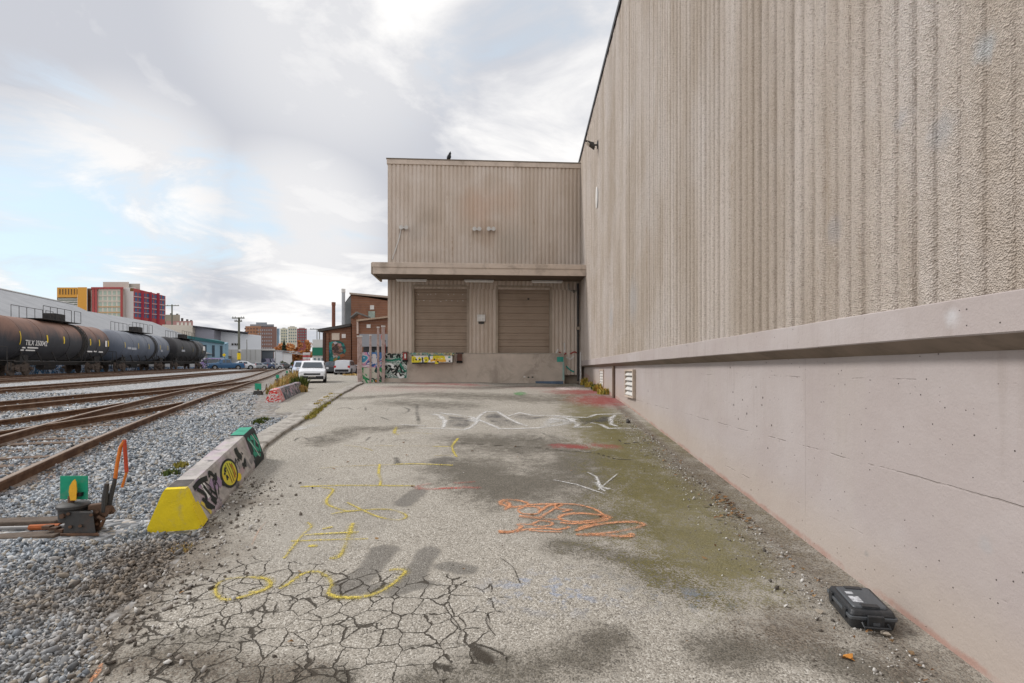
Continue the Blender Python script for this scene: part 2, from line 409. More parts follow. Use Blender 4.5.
# where stains, moss and cracks lie on the yard, in metres (points read off the photograph are turned into places on the surface)
def Q(px, py): return np.array(onground(px, py)[:2])
def blob(px, py, rx, ry, ang=0.0, p=2.0):
    c = Q(px, py); ca, sa = math.cos(ang), math.sin(ang)
    u = (lx-c[0])*ca+(ly-c[1])*sa; v = -(lx-c[0])*sa+(ly-c[1])*ca
    return np.exp(-((np.abs(u)/rx)**p+(np.abs(v)/ry)**p))
def streak(pts, r, p=2.0):
    q = [Q(*a) for a in pts]; best = np.full(lx.shape, 1e9)
    for a, b in zip(q[:-1], q[1:]):
        d = b-a; L = max(float(d@d), 1e-9)
        tt = np.clip(((lx-a[0])*d[0]+(ly-a[1])*d[1])/L, 0, 1)
        best = np.minimum(best, np.hypot(lx-a[0]-tt*d[0], ly-a[1]-tt*d[1]))
    return np.exp(-(best/r)**p)
mx = np.maximum
dwall = wall_x(ly, .12)-lx                                            # distance from the long wall
moss = .86*np.exp(-((dwall-.72)/.68)**2)*_ss((ly-2.8)/1.5)*(1-_ss((ly-11)/5)*.6)
moss = mx(moss, .85*blob(690, 500, .95, 1.9)); moss = mx(moss, .7*blob(655, 440, .8, 2.2)); moss = mx(moss, .42*blob(640, 535, .75, .8)); moss = mx(moss, .7*blob(740, 545, .5, .6))
dark = .9*streak([(470, 468), (510, 490), (560, 475), (600, 455)], .62)
dark = mx(dark, .8*streak([(470, 440), (560, 447), (640, 470)], .55)); dark = mx(dark, .82*blob(590, 475, 1.2, 1.3)); dark = mx(dark, .7*blob(600, 520, .7, .6)); dark = mx(dark, .75*blob(520, 445, 1.2, .9))
dark = mx(dark, .72*streak([(600, 420), (640, 440), (700, 480)], .6)); dark = mx(dark, .65*streak([(640, 560), (690, 590)], .30))
dark = mx(dark, .75*streak([(720, 650), (800, 645), (900, 680)], .22)); dark = mx(dark, .7*streak([(570, 545), (640, 560)], .25))
dark = mx(dark, .7*streak([(430, 680), (520, 672), (590, 655), (610, 640)], .18)); dark = mx(dark, .6*blob(200, 640, .25, .12)); dark = mx(dark, .8*streak([(150, 655), (230, 668), (330, 683)], .14))
dark = mx(dark, .6*streak([(440, 395), (560, 400), (600, 392)], 1.1)); dark = mx(dark, .55*streak([(400, 402), (460, 405)], .8))
dark = mx(dark, .62*streak([(320, 443), (350, 430), (400, 428)], .35)*.9); dark = mx(dark, .55*streak([(350, 398), (420, 394), (520, 396)], .5)); dark = mx(dark, .6*streak([(400, 387), (480, 388), (560, 386)], .7))
tar = mx(streak([(385, 550), (365, 575), (345, 590)], .115, 4), streak([(430, 552), (412, 580), (398, 590)], .10, 4))
tar = mx(tar, streak([(345, 592), (390, 588), (425, 585)], .07, 4)); tar = mx(tar, streak([(445, 566), (470, 570)], .085, 4)); tar = mx(tar, streak([(405, 503), (418, 492)], .12, 4)); tar = mx(tar, .9*streak([(438, 461), (448, 459)], .14, 4))
soilA = .62*np.exp(-(dwall/.34)**2)*_ss((9-ly)/4+.4); soilA = mx(soilA, .8*np.exp(-(dwall/.11)**2))
soilA = mx(soilA, blob(165, 562, .50, .55)); soilA = mx(soilA, .9*np.exp(-((lx-edge_x(ly))/.16)**2)*(ly < 5))
soilA = mx(soilA, .62*blob(235, 503, .35, .30)); soilA = mx(soilA, .58*streak([(90, 670), (180, 660), (300, 675)], .15)); soilA = mx(soilA, .8*blob(790, 630, .35, .25))
red = mx(1.0*blob(602, 400, .8, 1.3), .95*blob(585, 392, 1.1, 1.0)); red = mx(red, .6*streak([(420, 383), (470, 385)], .8)); red = mx(red, .75*streak([(560, 446), (580, 447)], .18)); red = mx(red, .6*streak([(595, 445), (612, 447)], .16))
pink = mx(blob(420, 388, 1.5, 1.2), blob(550, 388, 1.4, 1.0)); pink = mx(pink, .8*blob(380, 388, .9, 1.3))
blue = mx(blob(560, 590, .45, .25), .9*blob(520, 582, .2, .12)); blue = mx(blue, .7*blob(690, 598, .3, .15))
crack = mx(blob(250, 630, 1.35, .80, .0, 3), blob(360, 622, .68, .60, 0, 3)); crack = mx(crack, .62*blob(230, 580, 1.2, .4)); crack = mx(crack, blob(140, 640, .8, .6)); crack = mx(crack, .45*blob(450, 610, .45, .5)); crack = mx(crack, blob(230, 680, 1.0, .45, 0, 3)); crack = mx(crack, .9*blob(95, 665, .7, .6)); crack = mx(crack, .5*blob(420, 640, .5, .3))
fis = streak([(462, 443), (505, 446), (540, 448), (565, 451), (596, 453), (616, 459), (632, 460)], .028)
fis = mx(fis, streak([(620, 440), (625, 444), (640, 442)], .03))
for nm, a in (('moss', moss), ('dark', dark), ('tar', tar), ('soil', soilA), ('red', red), ('pink', pink), ('blue', blue), ('crack', crack), ('fissure', fis)):
    add_attr(lot, nm, np.clip(a, 0, 1).ravel())

# ------------------------------------------------------------------ service road beside the yard
M_ROAD = m_asphalt('worn road asphalt', .86)
RY = axis([(13.5,40,.5), (40,86,2)])
rows = []
for y in RY:
    a = float(np.interp(y, [13.5, 17, 24, 34, 60, 86], [-6.2, -7.6, -9.9, -13.6, -22, -30.5])); b = float(np.interp(y, [13.5, 17, 22, 30, 45, 60, 86], [-4.9, -5.35, -6.0, -7.2, -11.5, -16.6, -26]))
    k = .25*mnoise.noise((2, y*.8, 0))
    rows.append([Vector((a+(b-a)*i/8+(k if i == 0 else 0), y, yz(a+(b-a)*i/8, y)+(.018 if 0 < i < 8 else -.02))) for i in range(9)])
road = MB().grid(rows).build('road', M_ROAD, smooth=True); tag(road, 'narrow grey service road running past the brick plant', kind='structure')

# ------------------------------------------------------------------ concrete kerb that holds the yard's left edge
M_KERB = pm('weathered kerb concrete', (.36,.335,.30), .35, 5, .9, (.11,.095,.075), .75, bump=.03, bscale=22)
ky = axis([(7.45,20.4,.22)]); rows = []
for y in ky:
    xr = float(edge_x(y))+.01; zt = float(lot_z(xr, y))+.065+.012*mnoise.noise((y*1.4, 0, 5)); wd = .40+.06*mnoise.noise((y, 2, 0)); wd *= 1-.45*float(_ss((y-14)/6))
    zb = yz(xr-wd, y)-.25; e = .03+.02*mnoise.noise((y*3, 9, 0))
    rows.append([Vector(p) for p in ((xr, y, zt-.3), (xr, y, zt-.015), (xr-.03, y, zt), (xr-wd+e, y, zt+.0), (xr-wd, y, zt-e), (xr-wd-.02, y, zb))])
kerb = MB().grid(rows).build('kerb', M_KERB); tag(kerb, 'weathered concrete kerb along the left edge of the asphalt yard', kind='structure')

# ------------------------------------------------------------------ loose stones (nobody could count them)
def icos(seed):
    bm = bmesh.new(); bmesh.ops.create_icosphere(bm, subdivisions=1, radius=1); r = random.Random(seed)
    ax = (r.uniform(.8,1.4), r.uniform(.6,1.1), r.uniform(.45,.8))
    vs = np.array([[v.co[k]*ax[k]*r.uniform(.9,1.5) for k in range(3)] for v in bm.verts])
    for _ in range(8):                                                 # knap flat faces
        nn = np.array([r.gauss(0,1) for _ in range(3)]); nn /= np.linalg.norm(nn); dd = vs @ nn; lim = r.uniform(.34,.62)
        vs -= np.outer(np.clip(dd-lim, 0, None), nn)
    fs = np.array([[v.index for v in f.verts] for f in bm.faces]); bm.free(); return vs, fs
BASE = [icos(i) for i in range(14)]
def scatter(name, label, xs, ys, zs, rad, mat):
    n = len(xs); V = np.zeros((n*12, 3), np.float32); Fc = np.zeros((n*20, 3), np.int32)
    for i in range(n):
        b, f = BASE[i % 14]
        q = RNG.normal(size=4); q /= np.linalg.norm(q); a, bb, c, d = q
        R = np.array([[1-2*(c*c+d*d), 2*(bb*c-a*d), 2*(bb*d+a*c)], [2*(bb*c+a*d), 1-2*(bb*bb+d*d), 2*(c*d-a*bb)], [2*(bb*d-a*c), 2*(c*d+a*bb), 1-2*(bb*bb+c*c)]])
        V[i*12:(i+1)*12] = (b*rad[i]) @ R.T+(xs[i], ys[i], zs[i]); Fc[i*20:(i+1)*20] = f+i*12
    me = bpy.data.meshes.new(name); me.vertices.add(n*12); me.vertices.foreach_set('co', V.ravel())
    me.loops.add(n*60); me.loops.foreach_set('vertex_index', Fc.ravel()); me.polygons.add(n*20)
    me.polygons.foreach_set('loop_start', np.arange(0, n*60, 3, dtype=np.int32)); me.polygons.foreach_set('loop_total', np.full(n*20, 3, np.int32))
    me.update(calc_edges=True); me.materials.append(mat)
    o = bpy.data.objects.new(name, me); COL.objects.link(o); tag(o, label, kind='stuff'); return o
def samp(n, y0, y1, keep):
    out = []
    while sum(len(a) for a in out) < n:
        y = np.sqrt(RNG.uniform(y0*y0, y1*y1, 40000)); x = RNG.uniform(-1.22, .0, 40000)*(y+.3)
        m = (x < edge_x(y)-.02+.09*np.sin(y*7)) & keep(x, y)
        out.append(np.stack([x[m], y[m]], 1))
    return np.concatenate(out)[:n]
def bar_clear(x, y):                                                   # not inside the concrete barrier, not in the rails
    bx = -3.09-(y-4.85)*.255
    k = ~((np.abs(x-bx) < .2) & (y > 4.75) & (y < 7.6))
    k &= ~((x > -5.7) & (x < -3.5) & ((np.abs(y-4.70) < .15) | (np.abs(y-5.02) < .14)) | ((np.abs(x+3.98) < .19) & (np.abs(y-4.84) < .20)))
    for f, a, b in TR[:3]:
        for sgn in (-1, 1): k &= ~((np.abs(x-f(y)-sgn*.765) < .075) & (y > a) & (y < b))
    return k
pts = np.concatenate([samp(38000, 2.2, 6.2, bar_clear), samp(36000, 6.2, 12.5, bar_clear), samp(12000, 12.5, 22, lambda x, y: bar_clear(x, y) & (x < -.46*y-.4))])
rad = RNG.gamma(4, .0043, len(pts)).clip(.007, .044)*(.82+.25*(pts[:,1] > 6)+.4*(pts[:,1] > 12.5))
zz = yard_z(pts[:,0], pts[:,1])+np.exp(-((pts[:,1]-8)/14)**2)*(.012*np.sin(pts[:,0]*2.3+pts[:,1]*1.1)+.010*np.sin(pts[:,1]*3.1-pts[:,0]*1.7))
bal = scatter('ballast', 'loose angular grey stones covering the rail yard', pts[:,0], pts[:,1], zz+rad*RNG.uniform(-.1,.55,len(pts)), rad, M_STONE)
ru = np.zeros(len(pts))
for f, a, b in TR[:3]: ru = np.maximum(ru, np.exp(-((np.abs(pts[:,0]-f(pts[:,1]))-.75)/.28)**2)*(pts[:,1] > a-.5))
add_attr(bal, 'rust', np.repeat(ru, 12))
# small grit strewn over the asphalt: along its ragged edge and at the foot of the wall
n = 2600; y = RNG.uniform(2.3, 11, n)**1.0; a = np.abs(RNG.normal(0, .26, n)); x = wall_x(y, .13)-a
n2 = 900; y2 = RNG.uniform(2.3, 6.5, n2); x2 = edge_x(y2)+np.abs(RNG.normal(0, .30, n2))-.05
n3 = 900; y3 = RNG.uniform(2.4, 9, n3); x3 = RNG.uniform(-.95, .7, n3)*y3; k3 = (x3 > edge_x(y3)) & (x3 < wall_x(y3, .2)); x3, y3 = x3[k3], y3[k3]
x, y = np.concatenate([x, x2, x3]), np.concatenate([y, y2, y3])
r = np.concatenate([RNG.gamma(2.2, .0028, n), RNG.gamma(3, .0042, n2), RNG.gamma(2, .0018, len(x3))]).clip(.002, .026)
M_GRIT = pm('grit', (.36,.33,.29), .5, 14, .9)
def m_grit():
    t = NT('mixed grit'); r_ = t.n('ShaderNodeNewGeometry').outputs['Random Per Island']
    return t.done(t.ramp(r_, [(0, (.07,.06,.05)), (.4, (.22,.19,.16)), (.75, (.42,.40,.37)), (1, (.62,.60,.56))]), .9)
scatter('grit', 'small loose grit strewn on the asphalt', x, y, lot_z(x, y)+r*.3, r, m_grit())
# ------------------------------------------------------------------ spray paint on the yard
def spray(name, c, op=.9, gap=.0):
    t = NT(name); x, v, _ = t.sep(t.uv()); P = t.pos()
    n = t.noise(P, 34, 5, .75); n2 = t.noise(P, 3.0, 4, .6); vc = t.sep(t.voro(P, 75, out='Color'))[0]
    e = t.math('SUBTRACT', 1.0, t.math('ABSOLUTE', v))
    a = t.step(t.math('ADD', e, t.math('MULTIPLY', t.math('SUBTRACT', n, .5), 1.5)), .0, .95)
    a = t.math('MULTIPLY', a, t.math('ADD', .30, t.math('MULTIPLY', t.step(n2, .33+gap, .54+gap), .70)))
    a = t.math('MULTIPLY', a, t.math('SUBTRACT', 1.0, t.math('MULTIPLY', t.step(vc, .0, .25), -.0)))
    a = t.math('MULTIPLY', a, t.math('ADD', .42, t.math('MULTIPLY', t.step(vc, .06, .45), .58)))
    tone = t.math('ADD', .62, t.math('MULTIPLY', vc, .55)); tc = t.n('ShaderNodeCombineColor', None, _0=tone, _1=tone, _2=tone).outputs[0]
    hh = t.math('SUBTRACT', 1.0, t.voro(P, 105))
    return t.done(t.mix(1.0, c, tc, 'MULTIPLY'), .9, alpha=t.math('MULTIPLY', a, op), normal=t.bump(hh, .012, .75), spec=.15)
SP_Y, SP_O, SP_W = spray('yellow spray paint', (.74,.60,.13), .86), spray('orange spray paint', (.80,.38,.20), .90), spray('white spray paint', (.80,.79,.77), .82)
SP_R, SP_K, SP_YF = spray('red spray paint', (.60,.13,.10), .75, .1), spray('black spray paint', (.06,.058,.055), .6, .12), spray('faded yellow spray paint', (.66,.54,.22), .6, .1)
SP_WF, SP_OF = spray('faded white spray paint', (.76,.75,.73), .78, .05), spray('faint orange spray paint', (.72,.50,.38), .5, .12)
SP_YH, SP_OH = spray('yellow overspray mist', (.70,.58,.20), .20), spray('orange overspray mist', (.74,.42,.26), .13)
_lift = [0]
def stroke(px, w, mat, name, smooth=True, f=lot_z, parent=None):
    p = [onground(*a, f) for a in px]; w *= 1.25
    p = catmull(p, 8) if smooth else [q for a, b in zip(p[:-1], p[1:]) for q in (a, a.lerp(b, .5))]+[p[-1]]
    # resample every 3 cm so that the ribbon follows the surface
    q = [p[0]]
    for a, b in zip(p[:-1], p[1:]):
        k = max(1, int((b-a).length/.04))
        q += [a.lerp(b, (i+1)/k) for i in range(k)]
    vs, fs, uv = [], [], []; L = 0; _lift[0] = (_lift[0]+1) % 12; lf = .004+.0004*_lift[0]
    for i, a in enumerate(q):
        d = q[min(i+1, len(q)-1)]-q[max(i-1, 0)]; d.z = 0
        if d.length < 1e-6: d = Vector((1,0,0))
        d.normalize(); s = Vector((-d.y, d.x, 0)); ww = w*(.85+.3*mnoise.noise((L*2.5, len(q)*.37, 0)))*(1 if 2 < i < len(q)-3 else .8)
        if i: L += (q[i]-q[i-1]).length
        for k in (-1, 0, 1):
            x, y = a.x+s.x*k*ww/2, a.y+s.y*k*ww/2
            vs.append((x, y, float(f(x, y))+lf)); uv.append((L, k))
    for i in range(len(q)-1):
        for k in (0, 1): fs.append((i*3+k, i*3+k+1, i*3+k+4, i*3+k+3))
    o = MB().add(vs, fs).build(name, mat, parent or lot); add_uv(o, uv); return o
def tr(ox, oy, s, pts): return [(ox+x/s, oy+y/s) for x, y in pts]
A_ = lambda *p: tr(280, 395, 5.12, p)
B_ = lambda *p: tr(190, 470, 4.267, p)
C_ = lambda *p: tr(430, 395, 4.452, p)
D_ = lambda *p: tr(480, 480, 5.12, p)
YN, ON, WN, RN, KN = 'yellow_paint_line', 'orange_paint_line', 'white_paint_line', 'red_paint_line', 'black_paint_line'
for pts, w_, m_ in [
    (A_((105,470),(270,465),(510,465),(690,466)), .045, SP_Y), (A_((105,472),(150,470),(215,469)), .075, SP_Y),
    (B_((560,76),(610,85),(585,125),(590,150),(660,175),(720,175)), .04, SP_Y),
    (B_((670,140),(730,170),(800,200),(880,215),(920,205),(915,190),(860,172),(780,170),(660,180),(600,190)), .034, SP_Y),
    (A_((510,355),(505,400),(515,430),(512,465)), .06, SP_Y), (A_((200,378),(320,368),(480,362),(620,357)), .05, SP_YF), (A_((590,357),(700,355),(885,362)), .075, SP_Y),
    (A_((480,262),(700,263),(790,264)), .05, SP_YF), (A_((780,264),(830,264),(880,265)), .075, SP_Y), (A_((880,265),(892,245),(912,222)), .09, SP_Y), (A_((880,265),(888,290),(905,318)), .075, SP_Y), (A_((905,316),(850,310),(790,312)), .05, SP_YF),
    (A_((330,258),(400,266),(440,275),(475,286)), .06, SP_YF), (A_((595,165),(585,195),(605,205)), .09, SP_Y), (A_((585,197),(680,195),(780,200)), .08, SP_YF),
    (B_((502,225),(517,245),(480,280),(400,380)), .034, SP_Y), (B_((565,254),(610,245)), .05, SP_Y), (B_((490,280),(620,272),(720,268)), .05, SP_Y), (B_((430,305),(560,300),(760,295)), .045, SP_Y),
    (B_((505,325),(545,325)), .085, SP_Y), (B_((695,228),(680,270),(655,340),(630,374),(595,378)), .055, SP_Y),
    (B_((345,495),(340,475),(310,462),(250,460),(150,470),(110,500),(115,535),(150,555),(220,545),(300,520),(345,498)), .036, SP_Y), (B_((345,500),(330,470),(260,460)), .05, SP_Y), (B_((250,525),(300,520),(348,495)), .05, SP_Y),
    (B_((380,510),(430,480),(480,445),(540,435),(590,460),(603,490),(590,530),(640,545),(720,545),(800,525),(860,490),(915,440),(900,425),(850,430)), .042, SP_Y),
    (B_((595,530),(640,545),(720,544)), .06, SP_Y)]:
    stroke(pts, w_, m_, YN)
    if m_ is SP_Y and w_ < .06: stroke(pts, w_*2.6, SP_YH, 'yellow_overspray')
for pts, w_, m_ in [(a_, b_*1.0, c_) for a_, b_, c_ in [
    (D_((100,125),(120,105),(180,105),(230,115),(240,130),(170,140),(120,130),(100,122)), .07, SP_O), (D_((130,108),(150,130),(125,157)), .09, SP_O),
    (D_((190,155),(230,140),(290,140),(310,155),(290,175),(220,175),(190,158)), .055, SP_O), (D_((300,168),(350,135),(420,125),(380,150),(330,180),(300,195),(200,185)), .06, SP_O),
    (D_((240,130),(400,125),(500,130),(580,150),(630,180)), .065, SP_O), (D_((400,195),(430,180),(500,172),(590,178),(640,185),(600,205),(500,215),(430,210),(405,195)), .07, SP_O),
    (D_((625,178),(658,195),(600,215),(480,225),(410,220)), .075, SP_O), (D_((200,190),(290,200),(420,205)), .045, SP_O), (D_((380,130),(400,150),(470,155),(420,165)), .05, SP_O),
    (D_((490,265),(560,240),(680,222),(790,218),(838,232),(790,250),(690,270),(580,280),(490,282)), .065, SP_O), (D_((490,283),(620,285),(755,292),(778,275)), .08, SP_O), (D_((490,262),(525,240),(600,224)), .05, SP_O),
    (D_((95,268),(150,270),(240,255),(330,250),(400,255),(460,242)), .06, SP_O), (D_((200,225),(260,230),(300,212),(350,215),(370,230),(320,240),(260,232)), .045, SP_O),
    (D_((190,228),(210,240),(180,262),(100,272)), .06, SP_O), (D_((250,262),(340,268),(420,270)), .05, SP_O), (D_((95,262),(130,272)), .10, SP_O)]]:
    stroke(pts, w_, m_, ON); stroke(pts, w_*1.9, SP_OH, 'orange_overspray')
stroke([(252,545),(258,532),(266,522)], .035, SP_OF, ON); stroke([(90,683),(98,672),(102,664)], .045, SP_O, ON)
for pts, w_, m_ in [
    (C_((0,84),(40,90),(67,115),(60,146)), .16, SP_W), (C_((-60,148),(0,148),(60,150),(150,156)), .11, SP_W), (C_((150,156),(185,145),(215,115),(190,100),(90,85),(10,78)), .11, SP_W),
    (C_((185,100),(240,120),(310,150)), .13, SP_W), (C_((300,152),(400,150),(500,147)), .13, SP_W), (C_((205,112),(225,90),(250,75),(300,75)), .12, SP_W), (C_((300,75),(340,100),(390,125),(432,140)), .12, SP_W),
    (C_((350,95),(400,80),(460,92),(530,92),(600,97)), .13, SP_W), (C_((560,92),(640,100),(700,102),(740,88),(860,86)), .14, SP_W), (C_((824,90),(804,105),(806,130),(832,140)), .14, SP_W),
    (C_((640,145),(720,142)), .13, SP_W), (C_((715,124),(760,132),(800,152)), .13, SP_W), (C_((790,150),(850,148),(930,152)), .12, SP_W),
    (C_((500,147),(530,120),(560,95),(640,108),(600,130),(520,140)), .24, SP_WF), (C_((540,105),(590,112),(640,122)), .30, SP_WF), (C_((520,130),(560,118),(620,118)), .26, SP_WF), (C_((600,100),(640,118),(660,135),(640,146)), .16, SP_W), (C_((180,105),(205,120)), .28, SP_W),
    (C_((700,345),(740,365),(762,420),(780,430)), .05, SP_W), (C_((550,380),(650,400),(775,442)), .045, SP_W), (C_((750,425),(790,390),(835,353)), .04, SP_WF), (C_((740,390),(760,410),(800,420)), .10, SP_WF),
    (A_((65,180),(120,165),(190,150)), .55, SP_WF), (A_((820,90),(860,100),(900,96)), .1, SP_WF), (A_((590,150),(750,158)), .08, SP_WF)]:
    stroke(pts, w_, m_, WN, smooth=False)
for pts, w_, m_ in [
    (A_((690,470),(750,483),(880,478),(1020,475)), .10, SP_R), (A_((700,470),(735,462),(775,455)), .10, SP_R), (A_((890,452),(940,450),(1000,445)), .11, SP_R), (A_((700,475),(725,485)), .16, SP_R), (A_((930,470),(1000,478),(1030,474)), .13, SP_R)]:
    stroke(pts, w_, m_, RN)
for pts, w_, m_ in [
    (A_((600,353),(640,352),(700,352)), .05, SP_K), (A_((705,50),(700,80),(712,150)), .12, SP_K), (A_((590,160),(750,160)), .07, SP_K),
    (A_((70,235),(110,215),(150,235),(110,240)), .07, SP_K), (A_((150,225),(200,215),(230,235),(270,228)), .06, SP_K), (A_((270,240),(300,232),(350,215)), .06, SP_K),
    (A_((435,240),(465,212)), .07, SP_K), (A_((480,240),(500,222)), .07, SP_K), (A_((515,245),(530,226)), .07, SP_K), (A_((575,240),(620,228),(660,238)), .07, SP_K), (A_((640,235),(705,236)), .07, SP_K),
    (A_((290,75),(330,65),(380,78)), .07, SP_K), (A_((390,75),(430,60),(440,80)), .07, SP_K), (A_((500,80),(560,68),(540,82)), .07, SP_K), (A_((620,60),(660,75),(640,95),(620,90)), .08, SP_K),
    (A_((455,120),(500,110),(560,130)), .06, SP_K), (A_((590,320),(600,345),(585,355)), .16, SP_K), (A_((190,440),(215,425)), .04, SP_K),
    (C_((340,185),(400,178),(470,185),(490,195),(430,205)), .07, SP_K), (C_((500,170),(530,185),(560,180)), .08, SP_K), (C_((420,285),(455,295),(490,293)), .06, SP_K), (C_((385,255),(410,265)), .1, SP_K)]:
    stroke(pts, w_, m_, KN)
SP_C = spray('crack dirt', (.045,.038,.03), .97)
for pts, w_ in ((((500,558),(512,567),(516,574),(520,584)), .011), (((488,613),(486,622),(490,630),(496,637)), .011), (((400,648),(425,646),(455,645),(480,648),(505,651)), .013), (((442,605),(452,618),(460,630),(457,645)), .012)):
    stroke(pts, w_, SP_C, 'crack_line')
def patch(px, mat, name, f=lot_z, lift=.0035):
    p = [onground(*a, f) for a in px]; c = sum(p, Vector())/len(p); p = catmull(p+[p[0]], 3)[:-1]
    vs = [(c.x, c.y, float(f(c.x, c.y))+lift)]; uv = [(0, 0)]; R = 4
    for k in range(1, R+1):
        for a in p:
            q = c.lerp(a, k/R); vs.append((q.x, q.y, float(f(q.x, q.y))+lift)); uv.append((0, (k/R)**3))
    n = len(p); fs = [(0, 1+i, 1+(i+1) % n) for i in range(n)]
    for k in range(R-1):
        fs += [(1+k*n+i, 1+k*n+(i+1) % n, 1+(k+1)*n+(i+1) % n, 1+(k+1)*n+i) for i in range(n)]
    o = MB().add(vs, fs).build(name, mat, lot); add_uv(o, uv); return o
SP_G = spray('dark grey fill paint', (.10,.10,.11), .62, .08)
patch(C_((75,90),(130,95),(180,102),(200,115),(175,145),(120,150),(65,144),(72,115)), SP_G, 'dark_paint_fill'); patch(C_((235,95),(260,80),(300,80),(350,110),(420,138),(320,146),(260,120)), SP_G, 'dark_paint_fill')
patch(C_((360,97),(400,86),(470,97),(540,96),(500,106),(420,112)), SP_G, 'dark_paint_fill'); patch(C_((650,105),(730,96),(810,93),(800,130),(730,122),(670,135)), SP_G, 'dark_paint_fill')
patch([(555,387),(570,386.2),(583,387.3),(580,389.6),(566,390.2),(553,389.2)], spray('pale paint blot', (.86,.74,.70), .95), 'white_paint_blot'); patch([(513,392.5),(522,391.5),(529,394),(520,396),(513,394.6)], spray('green paint blot', (.18,.38,.17), .7), 'green_paint_blot')

# ------------------------------------------------------------------ the long warehouse on the right
def m_wall(name, base, warm, cool, rib=True):
    t = NT(name); P = t.pos(); x, y, z = t.sep(P)
    st = t.noise(t.scalev(P, (1.6,1.6,.16)), 1.0, 7, .65)                # vertical weather streaks
    bl = t.noise(P, .45, 6, .6, .5); fine = t.noise(P, 9, 6, .7)
    col = t.mix(t.step(st, .38, .66), warm, base)
    col = t.mix(t.math('MULTIPLY', t.step(bl, .46, .68), .55), col, cool)
    col = t.mix(t.math('MULTIPLY', t.step(fine, .5, .8), .35), col, (base[0]*.62, base[1]*.6, base[2]*.57))
    rust = t.math('MULTIPLY', t.step(t.noise(t.scalev(P, (4,4,.35)), 1.0, 6, .65), .60, .70), t.step(fine, .42, .62))
    col = t.mix(t.math('MULTIPLY', rust, .4), col, (.27,.16,.075))
    nm = None
    if rib:
        g = t.voro(P, 105); g2 = t.noise(P, 150, 3, .65); g3 = t.noise(P, 28, 5, .7)
        h = t.math('ADD', t.math('ADD', t.math('MULTIPLY', g, .9), t.math('MULTIPLY', g2, .5)), t.math('MULTIPLY', g3, .45))
        gc = t.sep(t.voro(P, 105, out='Color')); col = t.mix(t.math('MULTIPLY', t.step(gc[0], .72, .95), .30), col, (base[0]*1.22, base[1]*1.2, base[2]*1.18)); col = t.mix(t.math('MULTIPLY', t.step(gc[1], .72, .95), .58), col, (base[0]*.5, base[1]*.46, base[2]*.42))
        pit = t.math('SUBTRACT', 1.0, t.step(g3, .26, .40))
        col = t.mix(t.math('MULTIPLY', pit, .45), col, (.20,.16,.12))
        nm = t.bump(h, .017, 1.0)
    else:
        nm = t.bump(t.noise(P, 45, 3, .6), .006, .6)
    return t, col, nm, (x, y, z), P
t, col, nm, xyz, P = m_wall('split ribbed concrete', (.635,.56,.497), (.47,.392,.318), (.64,.585,.545))
bluep = None
for (px_, py_, s_, c_) in ((988, 48, .09, (.50,.58,.64)), (905, 120, .09, (.44,.45,.48)), (945, 130, .12, (.42,.44,.47)), (634, 300, .55, (.50,.51,.53)), (612, 318, .4, (.47,.48,.50)), (836, 230, .13, (.40,.39,.40))):
    Zp = F*2.3/(px_-526); c0 = P3(px_, py_, Zp)
    dd = t.n('ShaderNodeVectorMath', {'operation': 'DISTANCE'}, _0=t.addv(P, t.scalev(t.noise(P, 7, 4, .6, color=True), (.12,.12,.12))), _1=tuple(c0+Vector((.06,.06,.06)))).outputs['Value']
    col = t.mix(t.math('MULTIPLY', t.math('SUBTRACT', 1.0, t.step(dd, s_*.2, s_*1.2)), .42), col, c_)
M_SPLIT = t.done(col, .92, normal=nm)
t, col, nm, xyz, P = m_wall('painted fluted concrete', (.57,.487,.415), (.49,.404,.328), (.62,.55,.49), False)
for (px_, py_, s_, c_) in ((478, 207, .9, (.52,.35,.25)), (506, 200, .75, (.50,.36,.265)), (487, 232, .6, (.44,.33,.25)), (425, 217, .55, (.37,.30,.235)), (420, 232, .5, (.43,.385,.34)), (515, 245, .9, (.42,.37,.315))):
    c0 = P3(px_, py_, 21.7)
    dd = t.n('ShaderNodeVectorMath', {'operation': 'DISTANCE'}, _0=t.addv(P, t.scalev(t.noise(P, 1.6, 4, .6, color=True), (.9,.9,.9))), _1=tuple(c0+Vector((.45,.45,.45)))).outputs['Value']
    col = t.mix(t.math('MULTIPLY', t.math('SUBTRACT', 1.0, t.step(dd, s_*.2, s_*1.3)), .5), col, c_)
M_FLUTE = t.done(col, .88, normal=nm)
